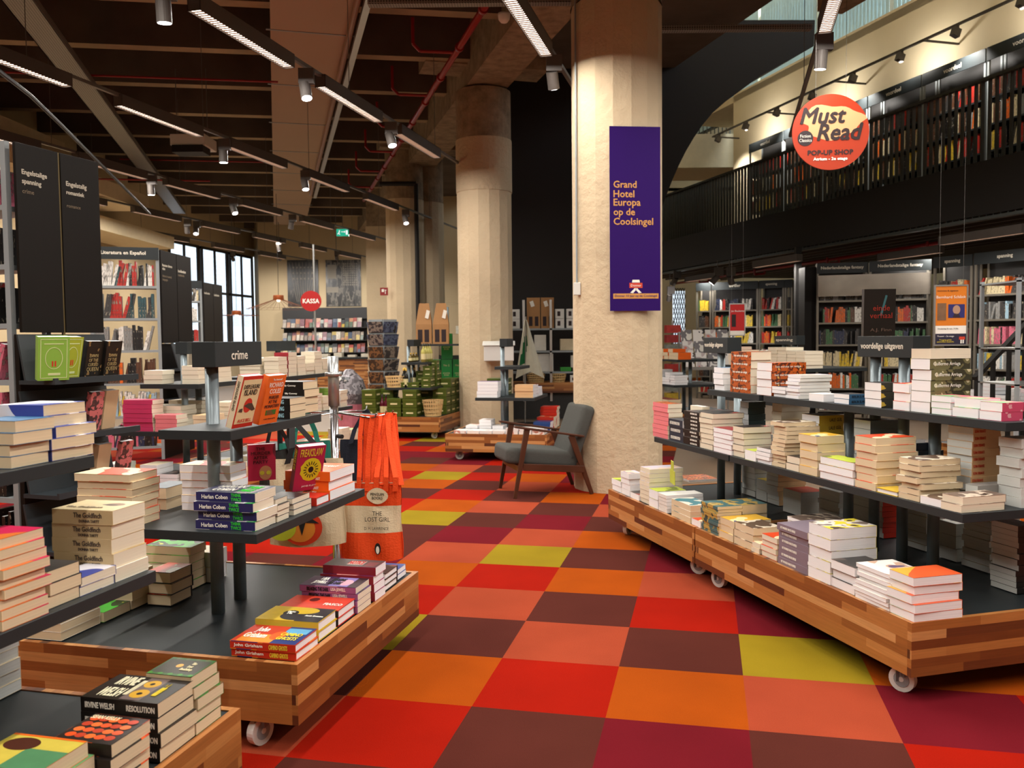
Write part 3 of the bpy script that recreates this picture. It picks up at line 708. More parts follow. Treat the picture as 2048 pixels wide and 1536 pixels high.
    if title and title.get('art'):
        am = MB(); cols = []
        for (sh, fx, fy, wf, hf, cc) in title['art']:
            if cc not in cols: cols.append(cc)
            pts_ = [(fx+wf/2*math.cos(a_*math.pi/12), fy+hf/2*math.sin(a_*math.pi/12)) for a_ in range(24)] if sh == 'o' else [(fx-wf/2, fy-hf/2), (fx+wf/2, fy-hf/2), (fx+wf/2, fy+hf/2), (fx-wf/2, fy+hf/2)]
            pts_ = [(min(.995, max(.005, u)), min(.995, max(.005, v))) for u, v in pts_]
            am.face([(r*v, l*(1-u), th+.0002+.00008*len(am.f)) for u, v in pts_], cols.index(cc))
        am.build('cover_art', [mat('print_'+c_, c_, rough=.35, var=.08, scale=30) for c_ in cols], o)
    if title and title.get('top'):
        for (s_, fx, fy, wf, hf, colr) in title['top']:     # fx along the reading direction, fy up the cover
            if title.get('side', 'L') == 'L': text(o, s_, (r*fy, l*(1-fx), th+.0006), (0, -1, 0), (1, 0, 0), w=l*wf, h=r*hf, m=colr, fat=.0007)
            else: text(o, s_, (r*fx, l*fy, th), (1, 0, 0), (0, 1, 0), w=r*wf, h=l*hf, m=colr)
    return o
def ink(c): return mat('ink', c, rough=.6, var=0)
IW, IK, IR, IY, IG, IO, IB = ink('eeeae0'), ink('1c1a1c'), ink('c8301f'), ink('e6cf3a'), ink('35c038'), ink('e8772a'), ink('3a4aa0')
surface('RP', FR, ZP, 'platform of the long right display', 'L')
surface('RM', FR, .70, 'lower shelf of the long right display', 'L')
surface('RU', FR, 1.035, 'top shelf of the long right display', 'L')
surface('AP', FA, ZP, 'platform of the crime table', 'R')
surface('AM', FA, ZM, 'lower shelf of the crime table', 'R')
surface('AU', FA, ZU, 'top shelf of the crime table', 'R')
surface('BP', FB, ZP, 'platform of the nearest left table', 'R')
surface('BM', FB, .705, 'lower shelf of the nearest left table', 'R')
surface('BU', FB, 1.055, 'top shelf of the nearest left table', 'R')
s = stack
# -- long right display, platform, front row from the far end to the near corner
s('RP', 1223, 1241, 1258, 963, None, 2, 'greenart', pg='w', edge=.02)
s('RP', 1242, 1258, 1277, 947, None, 4, 'lilacart', pg='w', edge=.02)
s('RP', 1260, 1277, 1290, 990, None, 1, 'darkart', pg='w', edge=.02)
s('RP', 1277, 1299, 1366, 939, None, 8, 'lilacart', pg='c', edge=.03)
s('RP', 1298, 1316, 1372, 983, None, 2, 'greenart', pg='w', edge=.02)
s('RP', 1318, 1334, 1410, 991, None, 5, 'white', sm='greenart', pg='w', edge=.02, spine='L')
s('RP', 1336, 1380, 1424, 1012, None, 3, 'creamteal', pg='t', edge=.02)
s('RP', 1383, 1401, 1430, 1043, None, 1, 'redart', edge=.02)
s('RP', 1403, 1436, 1485, 1014, None, 9, 'tealmap', sm='teal', pg='t', spine='L', edge=.015)
s('RP', 1438, 1466, 1540, 1044, None, 3, 'yellowart', pg='t', edge=.02)
s('RP', 1468, 1505, 1560, 1057, None, 3, 'brownart', pg='t', edge=.02)
s('RP', 1507, 1521, 1545, 1088, None, 2, 'redart', pg='c', edge=.02, kind='paperback')
s('RP', 1523, 1553, 1590, 1078, None, 4, 'red', top='redart', pg='c', edge=.02)
s('RP', 1556, 1615, 1690, 1066, None, 6, 'purplegrey', pg='c', spine='L', edge=.015, title=dict(all=1, side='L', spine=[('HET WONDER VAN DE HEMELS', .12, .62, .32, IW)]))
s('RP', 1616, 1660, 1752, 1058, None, 5, 'mount', pg='w', edge=.015)
s('RP', 1662, 1709, 1780, 1136, None, 3, 'darkart', pg='w', edge=.02)
s('RP', 1711, 1779, 1855, 1152, None, 9, 'floral', pg='w', edge=.015, jit=2)
s('RP', 1782, 1831, 1928, 1158, None, 5, 'orangemint', pg='w', edge=.012, jit=1.6)
# back rows on the platform
s('RP', 1575, 1617, 1700, 1046, None, 9, 'mount2', pg='w', edge=.205)
s('RP', 1350, 1378, 1437, 960, None, 2, 'orangepat', pg='g', edge=.66, stuff=True)
s('RP', 1453, 1485, 1535, 1010, None, 3, 'tealmap', pg='t', edge=.17)
s('RP', 1484, 1510, 1530, 936, None, 5, 'darkart', pg='g', edge=.80, stuff=True)
s('RP', 1512, 1533, 1560, 962, None, 2, 'yellow', pg='g', edge=.78, stuff=True)
s('RP', 1533, 1556, 1612, 936, None, 8, 'tansp', pg='g', edge=.78, spine='R', stuff=True)
s('RP', 1565, 1600, 1650, 985, None, 1, 'red', pg='g', edge=.72, stuff=True)
s('RP', 1637, 1678, 1690, 985, None, 6, 'white', pg='g', edge=.80, stuff=True)
s('RP', 1704, 1745, 1760, 992, None, 6, 'darkart', pg='g', edge=.80, stuff=True)
s('RP', 1757, 1765, 1792, 1003, None, 7, 'red', pg='g', edge=.80, spine='R', title=dict(all=1, side='R', spine=[('HET BESTE BOEK', .1, .85, .3, IW)]), stuff=True)
s('RP', 1812, 1852, 1880, 1012, None, 8, 'cream', pg='g', edge=.82, stuff=True)
s('RP', 1876, 1911, 1925, 1048, None, 3, 'brownart', pg='g', edge=.80, stuff=True)
s('RP', 1926, 1980, 2040, 1032, None, 9, 'cream', pg='g', edge=.80, stuff=True)
s('RP', 1983, 2034, 2075, 1052, None, 12, 'black', top='darkart', pg='g', edge=.66, spine='R', stuff=True)
# -- lower shelf, front row from the far end
s('RM', 1306, 1336, 1350, 808, None, 8, 'pink', top='orangepat', pg='c', spine='L', edge=.225, title=dict(all=1, side='L', spine=[('DE BEUK', .3, .7, .4, IW)]))
s('RM', 1338, 1366, 1410, 842, None, 3, 'navy', pg='w', spine='L', edge=.225, title=dict(all=1, side='L', spine=[('HET IS DE ER VAN DE DOTAN', .12, .8, .4, IW)]))
s('RM', 1338, 1361, 1420, None, None, 3, 'white', pg='c', edge=.225, z0=.115, t=.036)
s('RM', 1367, 1399, 1480, 826, None, 9, 'black', top='darkart', pg='c', spine='L', edge=.225, title=dict(all=1, side='L', spine=[('BOUBACAR', .45, .85, .45, IW)]))
s('RM', 1400, 1425, 1487, 828, None, 7, 'darkart', pg='c', edge=.225)
s('RM', 1427, 1463, 1470, 861, None, 5, 'spinered', pg='w', edge=.22)
s('RM', 1465, 1488, 1544, 855, None, 5, 'darkart', pg='c', edge=.23)
s('RM', 1490, 1511, 1530, 903, None, 1, 'greenart', pg='w', edge=.215)
s('RM', 1513, 1540, 1560, 899, None, 4, 'darkart', pg='w', edge=.22)
s('RM', 1542, 1570, 1636, 846, None, 11, 'brownart', pg='t', edge=.23, jit=1.5)
s('RM', 1572, 1597, 1620, 916, None, 2, 'darkart', pg='c', edge=.22)
s('RM', 1599, 1634, 1690, 873, None, 5, 'yellowart', pg='t', edge=.225)
s('RM', 1637, 1707, 1720, 926, None, 3, 'orangepat', top='greenart', pg='w', edge=.22)
s('RM', 1710, 1751, 1832, 877, None, 7, 'redart', pg='t', edge=.222)
s('RM', 1753, 1794, 1810, 984, None, 1, 'yellow', pg='w', edge=.22, hard=True)
s('RM', 1797, 1838, 1920, 922, None, 7, 'brownart', pg='t', edge=.222, jit=2)
s('RM', 1840, 1882, 1930, 1000, None, 1, 'brownart', pg='w', edge=.218)
s('RM', 1886, 1946, 2036, 1001, None, 2, 'mount2', pg='c', edge=.216, jit=2)
# lower shelf, back row
s('RM', 1482, 1496, 1530, 804, None, 7, 'teal', pg='w', spine='R', edge=.56)
s('RM', 1548, 1562, 1618, 808, None, 6, 'yellow', pg='c', edge=.56, stuff=True)
s('RM', 1604, 1638, 1688, 832, None, 6, 'yellow', top='black', sm='yellow', pg='w', spine='R', edge=.47, title=dict(all=1, side='R', spine=[('LALE GÜL', .42, .92, .5, IK)]))
s('RM', 1707, 1740, 1797, 842, None, 6, 'slate', top='brownart', pg='g', spine='R', edge=.50)
s('RM', 1800, 1834, 1885, 886, None, 5, 'navy', top='brownart', pg='g', spine='R', edge=.52, stuff=True)
s('RM', 1893, 1942, 1998, 856, None, 10, 'tansp', pg='g', spine='R', edge=.48, title=dict(all=1, side='R', spine=[('ELENA FERRANTE', .05, .45, .4, IR)]))
s('RM', 1996, 2040, 2090, 878, None, 7, 'white', pg='g', edge=.50, stuff=True)
s('RM', 1930, 1966, 2030, 975, None, 2, 'grey', pg='g', spine='R', edge=.40)
# -- top shelf from the far end
s('RU', 1428, 1447, 1458, 735, None, 4, 'blue', top='blue', pg='w', edge=.425)
s('RU', 1461, 1501, 1541, 704, None, 5, 'orangepat', pg='c', spine='L', edge=.42, title=dict(all=1, side='L', spine=[('het eerste en enige', .15, .85, .35, IW)]))
s('RU', 1514, 1543, 1612, 726, None, 4, 'orangepat', pg='w', spine='R', edge=.42, title=dict(all=1, side='R', spine=[('het eerste en enige', .1, .85, .35, IW)]))
s('RU', 1546, 1572, 1590, 774, None, 3, 'navy', pg='w', edge=.42)
s('RU', 1574, 1599, 1662, 750, None, 7, 'white', top='lilacart', pg='w', spine='R', edge=.42, jit=1.6, title=dict(all=1, side='R', spine=[('de verdwijning', .3, .75, .35, IK)]))
s('RU', 1618, 1647, 1680, 789, None, 1, 'white', pg='w', edge=.41)
s('RU', 1668, 1698, 1727, 789, None, 2, 'blue', top='darkart', pg='w', spine='R', edge=.42, title=dict(all=1, side='R', spine=[('BERLIN IS ME', .15, .9, .5, IK)]))
s('RU', 1730, 1763, 1784, 766, None, 3, 'black', sm='yellowpat', pg='w', spine='R', edge=.42)
s('RU', 1786, 1818, 1840, 768, None, 3, 'redart', pg='w', edge=.42)
s('RU', 1822, 1860, 1941, 718, None, 5, 'olivepat', pg='w', spine='R', edge=.42, title=dict(all=1, side='R', spine=[('Guillermo Arriaga', .08, .75, .42, IW)]))
zt_ = SURF['RU']['rects'][-1]
s('RU', None, None, None, None, None, 1, 'white', top='brownart', pg='c', corner=(zt_[0], zt_[1]), z0=zt_[5]-1.035, t=.042, lr=zt_[2], ll=zt_[3])
s('RU', 1863, 1902, 1930, 793, None, 3, 'pinkgreen', pg='w', edge=.42)
s('RU', 1905, 1956, 1985, 798, None, 2, 'pinkgreen', pg='w', edge=.42)
s('RU', 1959, 2003, 2030, 806, None, 2, 'pinkpat', top='pinkgreen', pg='w', spine='R', edge=.42)
s('RU', 2005, 2031, 2075, 806, None, 2, 'yellowpat', pg='w', spine='R', edge=.55)
# -- crime table, platform right row (near to far) and left row
gri = dict(all=1, side='L', art=[('r', .5, .5, 1, 1, 'c0381c'), ('r', .35, .25, .55, .45, 'e08a2c'), ('r', .80, .5, .4, 1, '2a3a72'), ('r', .78, .75, .35, .3, '5aa0c8'), ('o', .58, .45, .22, .5, 'e05a20')], spine=[('John Grisham', .06, .5, .45, IW), ('CAMINO GHOSTS', .6, .88, .55, IY)], top=[('John\nGrisham', .26, .55, .34, .62, IW), ('CAMINO\nGHOSTS', .76, .42, .32, .4, IY)])
s('AP', 462, 592, 637, 1290, 1323, 2, 'grisham', sm='red', top='grisham', pg='w', spine='L', hard=True, kind='hardcover', title=gri, desc='red and blue thriller')
s('AP', 509, 637, 674, 1246, 1284, 2, 'fight', sm='yellow', top='fight', pg='w', spine='L', hard=True, title=dict(side='L', art=[('r', .5, .5, 1, 1, 'c4a428'), ('r', .86, .5, .5, 1, '25242c'), ('o', .55, .35, .5, .6, '25242c'), ('o', .52, .75, .55, .5, 'c4a428'), ('o', .40, .55, .24, .36, '1c1a20')], top=[('Fight\nMe', .40, .55, .12, .2, IW), ('Austin Grossman', .82, .4, .28, .08, IW)]), desc='yellow and black novel')
s('AP', 545, 676, 710, 1221, 1254, 2, 'red', sm='black', top='red', pg='w', spine='L', hard=True, title=dict(side='L', art=[('r', .5, .5, 1, 1, 'd0402c'), ('o', .4, .7, .16, .3, '5a1a14')], top=[('FIASCO', .8, .4, .3, .16, IW)]), desc='red novel')
s('AP', 597, 710, 742, 1180, 1232, 4, 'jewell', sm='jewellspine', top='jewell', pg='c', spine='L', title=dict(side='L', spine=[('BREAKING THE DARK', .13, .52, .6, IK), ('LISA JEWELL', .56, .82, .6, IW)], art=[('r', .5, .5, 1, 1, '3a2444'), ('r', .66, .5, .34, .9, '8a7ab8'), ('o', .72, .45, .24, .6, 'd8a8b8'), ('r', .92, .5, .16, 1, '2a1a20')], top=[('LISA\nJEWELL', .28, .5, .24, .7, IW), ('BREAKING\nTHE DARK', .55, .5, .24, .6, IK)]), desc='purple novel')
s('AP', 644, 750, 770, 1136, 1203, 4, 'pinkhot', sm='spinered', top='jewell', pg='w', spine='L', title=dict(side='L', art=[('r', .5, .5, 1, 1, '2c2624'), ('r', .55, .5, .3, .5, 'c8bcb4'), ('r', .85, .4, .2, .6, '6a2a30')], top=[('NOTICE', .55, .5, .28, .4, IR)]), desc='dark covered novel')
s('AP', 690, 771, 795, 1147, 1183, 3, 'black', top='darkart', pg='w', hard=True)
s('AP', 725, 796, 810, 1140, 1160, 2, 'bluesp', pg='w')
s('AP', 70, 114, 177, 1215, None, 4, 'white', pg='t', corner=(.03, .94), lr=.2, ll=.15)
s('AP', None, None, None, 1225, None, 2, 'greenneon', pg='t', corner=(.24, .93), t=.035, lr=.15, ll=.15)
s('AP', None, None, None, None, None, 4, 'cream', pg='t', corner=(.40, .93), t=.035, lr=.15, ll=.15)
s('AP', None, None, None, None, None, 3, 'cream', pg='t', corner=(.56, .92), t=.035, lr=.13, ll=.15)
s('AP', 292, 342, 384, 1146, None, 3, 'black', top='redart', pg='t', edge=.80, hard=True)
s('AP', 290, 382, 412, 1095, None, 5, 'greenneon', pg='t', edge=.86)
s('AP', 360, 413, 452, 1110, None, 2, 'cream', pg='w', edge=.84)
# -- crime table, lower shelf
cob = dict(all=1, side='L', art=[('r', .5, .5, 1, 1, '34344a'), ('r', .78, .5, .3, 1, '8a8088'), ('o', .3, .6, .5, .5, '4a4a6a')], spine=[('Harlan Coben', .1, .54, .42, IW), ('THINK\nTWICE', .6, .77, .8, IG)], top=[('HARLAN\nCOBEN', .36, .55, .44, .7, IW), ('THINK\nTWICE', .75, .5, .24, .7, IG)])
s('AM', 391, 510, 551, 988, 1063, 4, 'cobenart', sm='cobenspine', top='cobenart', pg='c', spine='L', title=cob, desc='purple thriller', jit=1.4)
s('AM', 470, 552, 577, 1001, None, 4, 'darkart', pg='c', edge=.225)
s('AM', 530, 588, 622, 998, None, 3, 'slate', top='darkart', pg='c', edge=.225)
s('AM', 590, 633, 659, 996, None, 1, 'red', pg='w', spine='L', edge=.225, hard=True, desc='small red')
fol = dict(all=1, side='L', spine=[('LUCY FOLEY', .18, .70, .42, IW, .2), ('THE MIDNIGHT FEAST', .2, .78, .26, IW, -.24)], top=[('LUCY FOLEY', .6, .6, .5, .2, IW)])
s('AM', 570, 660, 712, 944, 1001, 3, 'orange', pg='w', spine='L', title=fol, desc='orange novel')
s('AM', 362, 464, 495, 932, None, 6, 'redart', pg='w', edge=.50)
s('AM', 290, 333, 382, 976, None, 2, 'slate', pg='t', edge=.78)
s('AM', 153, 265, 318, 950, None, 7, 'redart', pg='t', edge=.70)
# -- crime table, top shelf
s('AU', 520, 580, 611, 797, 838, 3, 'black', sm='black', pg='t', spine='L', title=dict(all=1, side='L', spine=[('UNWEDDING', .2, .8, .6, ink('a8d4e0'))]), desc='black novel')
s('AU', 490, 607, 636, 764, 827, 4, 'black', sm='black', pg='t', spine='L', title=dict(all=1, side='L', spine=[('ARGYLLE', .1, .5, .5, IY), ('Elly Conway', .62, .86, .25, IW)]), desc='black spy novel')
# -- nearest left table
gol = dict(all=1, side='L', spine=[('The Goldfinch', .36, .82, .34, ink('5a4c40'), .14), ('DONNA TARTT', .45, .78, .18, ink('5a4c40'), -.27)], art=[('r', .5, .5, 1, 1, 'd2bd90'), ('o', .72, .6, .3, .3, '8a6a50'), ('o', .66, .55, .26, .1, '3a2a24')], top=[('The Goldfinch', .4, .25, .6, .1, ink('8a7a60'))])
s('BM', 112, 231, 296, None, 1165, 1, 'white', pg='c', t=.038)
q_ = SURF['BM']['rects'][-1]
s('BM', None, None, None, None, None, 4, 'gold', sm='goldspine', pg='c', spine='L', corner=(q_[0], q_[1]+.004), z0=.038, t=.0405, lr=q_[2], ll=.195, title=gol, desc='thick beige novel', jit=1.3)
s('BM', 100, 160, 229, 1157, 1194, 2, 'whitblue', top='whitblue', pg='c')
s('BM', 60, 96, 159, 1145, 1220, 3, 'darkart', pg='t')
s('BM', -80, 5, 95, 1081, 1264, 9, 'magenta', sm='redart', pg='t', spine='L', jit=1.4)
s('BU', 0, 104, 185, None, 923, 5, 'whitblue', sm='whitblue', pg='t', spine='L', t=.030, jit=3, ll=.15)
s('BU', -80, 23, 98, None, 938, 4, 'blue', pg='t', spine='Y', t=.030, jit=3, ll=.14)
s('BP', 300, 393, 442, 1354, 1471, 5, 'forest', pg='t', title=dict(side='L', art=[('r', .5, .5, 1, 1, '2f5a24'), ('r', .5, .5, .92, .78, '35322a'), ('o', .42, .55, .14, .2, 'e0a040')]+[('o', .06+.11*i_, (.06, .94)[i_ % 2], .1, .12, ('3f8a2c', '54603a')[i_ % 2]) for i_ in range(9)], top=[('The\nLost\nBookshop', .68, .5, .26, .5, ink('d8cfa8'))]), desc='green leafy novel', jit=1.5)
s('BP', 165, 320, 390, 1410, 1526, 4, 'welsh', sm='black', pg='t', spine='L', title=dict(side='L', spine=[('IRVINE WELSH', .06, .44, .4, IW), ('RESOLUTION', .6, .96, .4, IW)], art=[('r', .5, .5, 1, 1, '17120f'), ('r', .60, .5, .26, .9, '6a5a58'), ('o', .60, .70, .20, .30, 'c89a28'), ('o', .62, .30, .22, .34, 'c89a28'), ('o', .60, .70, .06, .1, '17120f'), ('o', .62, .30, .07, .1, '17120f')], top=[('IRVINE\nWELSH', .27, .5, .28, .8, ink('e0d9b8')), ('RESOLUTION', .47, .5, .05, .6, ink('e0d9b8')), ('crime author', .82, .5, .06, .5, IY)]), desc='black novel')
s('BP', None, None, None, None, None, 4, 'blobs', pg='t', sm='black', spine='L', corner=(-.525, .02), t=.032, lr=.14, ll=.16, jit=1.6, title=dict(side='L', art=[('r', .5, .5, 1, 1, '241c1a')]+[('o', .15+.17*(i_ % 5), .2+.2*(i_//5), .17, .17, ('d8501c', 'b8381a', 'e06a28')[i_ % 3]) for i_ in range(20)], top=[('SEAN KELLY', .3, .86, .5, .12, ink('e0d0a8'))]))
cov('safari', 'c8b84a', '5a8a5a', '5a3020', sc_=3.5)
s('BP', None, None, None, None, None, 4, 'orange', top='safari', pg='t', sm='orange', spine='L', corner=(-.685, .06), t=.036, lr=.15, ll=.20, desc='orange and green', title=dict(side='L', spine=[('A Novel', .5, .8, .5, IK)], art=[('r', .5, .5, 1, 1, 'c8b448'), ('r', .75, .3, .6, .6, '4f8258'), ('o', .3, .7, .45, .4, '4a2418'), ('r', .5, .97, 1, .06, 'd8641a')]))
s('BP', None, None, None, None, None, 9, 'cream', pg='g', corner=(-.19, .74), t=.034, lr=.17, ll=.13)
s('BP', None, None, None, None, None, 9, 'cream', pg='g', corner=(-.37, .74), t=.034, lr=.17, ll=.13)
# ================================================================ furniture and hanging things
# ---- armchair: back-near foot at (.692, 7.546), facing left
cx = Vector((-.967, -.253, 0)).normalized()
ch = thing('armchair', 'low armchair with dark grey cushions and walnut frame by the near column', 'armchair', (.692, 7.546, 0), math.atan2(cx.y, cx.x))
M_WAL = mat('dark_walnut', '4a2a1c', rough=.35, var=.18, scale=6)
M_FAB = mat('charcoal_woven_fabric', '4a4a46', rough=.95, var=.08, scale=60, bump=.5, bscale=400)
for y_, in ((0,), (-.53,)):
    m = MB(); m.bar((.70, y_, 0), (.585, y_, .60), .022, .03, up=(1, 0, 0), w2=.030, h2=.05); m.build('leg', M_WAL, ch, bevel=.004)
    m = MB(); m.bar((0, y_, 0), (.19, y_, .525), .022, .032, up=(1, 0, 0), w2=.03, h2=.055); m.build('leg', M_WAL, ch, bevel=.004)
    m = MB(); m.bar((.70, y_, .617), (.07, y_, .512), .055, .018, w2=.045); m.build('armrest', M_WAL, ch, bevel=.005)
    m = MB(); m.bar((.625, y_+(-.012 if y_ else .012), .268), (.075, y_+(-.012 if y_ else .012), .225), .022, .06); m.build('side_rail', M_WAL, ch, bevel=.003)
for x_, z_ in ((.66, .255), (.10, .22)):
    MB().bar((x_, 0, z_), (x_, -.53, z_), .022, .05).build('cross_rail', M_WAL, ch, bevel=.003)
def cushion(name, o, X, Y, Z, par):
    m = MB(); N_ = 8; o, X, Y, Z = map(Vector, (o, X, Y, Z))
    mb = MB().box(o, X, Y, Z); ob = mb.build(name, M_FAB, par)
    wd_ = ob.modifiers.new('weld', 'WELD'); bv = ob.modifiers.new('bevel', 'BEVEL'); bv.width = .042; bv.segments = 6; ob.data.polygons.foreach_set('use_smooth', [True]*len(ob.data.polygons)); bv.harden_normals = False
    return ob
cushion('seat_cushion', (.12, -.50, .225), (.65, 0, .070), (0, .47, 0), (-.012, 0, .145), ch)
cushion('back_cushion', (.235, -.50, .29), (-.185, 0, .50), (0, .47, 0), (-.115, 0, -.04), ch)
# ---- round hanging signs
def disc_sign(name, lab, c, rad, colr, nrm, wires):
    n = Vector(nrm).normalized(); X = Vector((n.y*-1, n.x, 0)).normalized(); X = -X if X.x < 0 else X
    t = thing(name, lab, 'sign', c)
    MB().cyl((0, 0, 0), n*-.012, rad, 56).build('disc', mat('sign_'+name+colr, colr, rough=.4, var=0), t)
    return t, X, n
mr, X, n = disc_sign('round_sign', 'round orange hanging sign with cursive lettering, above the right display', aty(1661, 264, 7.2), .307, 'a83210', (-.1, -1, 0), 0)
mn = MB(); bl = []
for k in range(40):
    a = 2*math.pi*k/40; rr = (.235+.022*math.sin(3*a+1)+.014*math.sin(7*a))*(1 if math.sin(a) > 0 else .9)
    bl.append(X*(rr*math.cos(a)*1.05+.01)+Vector((0, 0, rr*.62*math.sin(a)+.075))+n*.001)
mn.face(bl); mn.build('splash_shape', mat('sign_cream', 'd2a070', rough=.5, var=0), mr)
m = MB(); m.cyl(X*-.20+Vector((0, 0, -.045))+n*.003, X*-.20+Vector((0, 0, -.045)), .062, 30); m.build('badge', mat('sign_dark', '2a1c20', rough=.5, var=0), mr)
K2 = mat('ink_dark', '2a1a1c', rough=.6, var=0)
text(mr, 'Must', X*-.06+Vector((0, 0, .135))+n*.003, X, (0, 0, 1), w=.36, h=.125, m=K2, shear=.25, fat=.005)
text(mr, 'Read', X*.075+Vector((0, 0, 0))+n*.003, X, (0, 0, 1), w=.36, h=.13, m=K2, shear=.25, fat=.005)
text(mr, 'Fiction\nClassics', X*-.20+Vector((0, 0, -.045))+n*.004, X, (0, 0, 1), w=.1, h=.06, m=IW)
text(mr, 'POP-UP SHOP', Vector((0, 0, -.165))+n*.002, X, (0, 0, 1), w=.36, h=.038, m=K2, fat=.002)
text(mr, 'Atrium - 2e etage', Vector((0, 0, -.22))+n*.002, X, (0, 0, 1), w=.27, h=.03, m=IW, fat=.0015)
for sx in (-.12, .12):
    MB().cyl(X*sx+Vector((0, 0, .28)), X*sx+Vector((0, 0, 3.0)), .0015, 5).build('suspension_wire', M_TRACK, mr)
ks, X, n = disc_sign('round_sign', 'small round red KASSA sign on a thin pole above the till', aty(622, 602, 17), .2, 'b81410', (.2, -1, 0), 0)
text(ks, 'KASSA', n*.003, X, (0, 0, 1), w=.31, h=.085, m=IW, fat=.005)
pz = ks.location
MB().cyl((.06, .05, -pz.z), (.06, .05, 1.1), .02, 10).build('pole', M_ALU, ks)
# ---- banner on the near column
bn = thing('banner', 'tall purple poster with gold lettering on the near column', 'poster', (.852, 7.478, 0))
zb_, zt2 = zat(622, .852, 7.478), zat(252, .852, 7.478)
BX = Vector((.441, .05, 0)); BXn = BX.normalized(); BN_ = Vector((BXn.y, -BXn.x, 0))
MB().box((0, 0, zb_), BX, -BN_*.008, (0, 0, zt2-zb_)).build('poster_board', mat('purple_print', '2c0e5c', rough=.6, var=.02, spec=.1), bn)
GOLD = mat('gold_print', 'c98f4a', rough=.5, var=0)
H_ = zt2-zb_
for i, (s_, w_) in enumerate((('Grand', .2), ('Hotel', .18), ('Europa', .235), ('op de', .185), ('Coolsingel', .345))):
    o = text(bn, s_, BX*.075+BN_*.001+Vector((0, 0, zt2-H_*(.312+.0515*i))), BXn, (0, 0, 1), w=w_, m=GOLD, align='LEFT', fat=.0016)
MB().box(BX*.06+BN_*.001+Vector((0, 0, zb_+H_*.067)), BX*.90, BN_*-.0012, (0, 0, H_*.028)).build('gold_band', GOLD, bn)
text(bn, 'Donner 10 jaar op de Coolsingel', BX*.51+BN_*.0025+Vector((0, 0, zb_+H_*.081)), BXn, (0, 0, 1), w=.37, m=mat('ink_purple', '3d2269', rough=.5, var=0))
m = MB(); q = BX*.38+BN_*.001+Vector((0, 0, zb_+H_*.125)); m.box(q, BX*.26, BN_*-.0015, (0, 0, H_*.028)); m.build('logo', mat('logo_red', 'c8402a', var=0), bn)
m = MB(); c_ = BX*.51+BN_*.001+Vector((0, 0, zb_+H_*.125))
for a_ in (-1, 1): m.face([c_+BXn*(.01*a_), c_+BXn*(.05*a_)-Vector((0, 0, .04)), c_+BXn*(.025*a_)-Vector((0, 0, .045)), c_-BXn*(.015*a_)][::a_])
m.face([c_+Vector((0, 0, H_*.03))-BXn*.035, c_+Vector((0, 0, H_*.03))+BXn*.035, c_+Vector((0, 0, H_*.045))+BXn*.03, c_+Vector((0, 0, H_*.045))-BXn*.03])
m.build('logo_ribbon', IW, bn)
text(bn, 'Donner', BX*.51+BN_*.003+Vector((0, 0, zb_+H_*.139)), BXn, (0, 0, 1), w=.09, m=IW)
# cable and box on the near column
cb = MB(); ang_ = math.radians(232)
q = Vector((.965+.418*math.cos(math.radians(205)), 7.92+.418*math.sin(math.radians(205)), 0))
cb.cyl(q+Vector((0, 0, 1.85)), q+Vector((0, 0, 5.3)), .009, 8)
tag(cb.build('cable_conduit', M_GREYP), 'thin grey cable conduit running up the near column', 'conduit')
m = MB(); m.bx(q.x-.03, q.y-.035, 1.75, q.x+.03, q.y+.02, 1.86); tag(m.build('socket_box', M_WHITEPL, bevel=.004), 'small white socket box at the conduit end on near column', 'socket')
m = MB(); q = aty(834, 500, 17.9); m.cyl((q.x, q.y, 1.7), (q.x, q.y, 4.55), .045, 10); m.cyl((q.x, q.y, 4.55), (q.x-.75, q.y-.05, 4.55), .045, 10)
tag(m.build('drain_pipe', M_BLACK), 'black pipe running down between the two far columns', 'pipe')
# ---- ducts, trays and pipes under the ceiling
def dline(px, y0, z, a, b):
    q = Vector(((px[0]-1024)/F*px[1], px[1], z)); d = Vector((bd.x/bd.y, 1, 0)); return q+d*(a-px[1]), q+d*(b-px[1])
a, b = dline((558, 9.0), 0, 4.9, 2.5, 26.5)
dm = thing('air_duct', 'wide flat beige duct running away under the concrete ceiling', 'duct', (a.x, a.y, 0))
m = MB(); m.box((0, 0, 4.9), b-a, bp_*.92, (0, 0, .36)); m.build('casing', M_DUCT, dm)
for k in range(11): MB().box(Vector((0, 0, 4.892))+(b-a)*((k+.6)/11.5)-bp_*.05, bd*.025, bp_*1.02, (0, 0, .012)).build('seam_strip', M_GREYP, dm)
a, b = dline((30, 8.3), 0, 4.6, 2.5, 22)
M_PERF, n_, l_, b_ = nt('perforated_grey_steel'); uvn = n_.new('ShaderNodeUVMap'); vo = n_.new('ShaderNodeTexVoronoi'); vo.inputs['Scale'].default_value = 38; vo.inputs['Randomness'].default_value = 0
l_.new(uvn.outputs['UV'], vo.inputs['Vector']); rp_ = ramp(n_, [(0, '3c3a38'), (.33, '8b8781')], 'CONSTANT'); l_.new(vo.outputs['Distance'], rp_.inputs['Fac']); l_.new(rp_.outputs['Color'], b_.inputs['Base Color']); b_.inputs['Roughness'].default_value = .45; b_.inputs['Metallic'].default_value = .3
m = MB(); m.box((a.x, a.y, 4.6), b-a, bp_*.29, (0, 0, .012)); m.box((a.x, a.y, 4.6), b-a, bp_*.012, (0, 0, .07)); m.box(Vector((a.x, a.y, 4.6))+bp_*.28, b-a, bp_*.012, (0, 0, .07))
tag(m.build('cable_tray', M_PERF), 'perforated grey cable tray crossing the upper left ceiling', 'cable tray')
a, b = dline((1000, 8.5), 0, 4.72, 5, 21)
rp = thing('sprinkler_pipe', 'thick red sprinkler pipe with elbow branches left of the middle column', 'pipe', (a.x, a.y, 0))
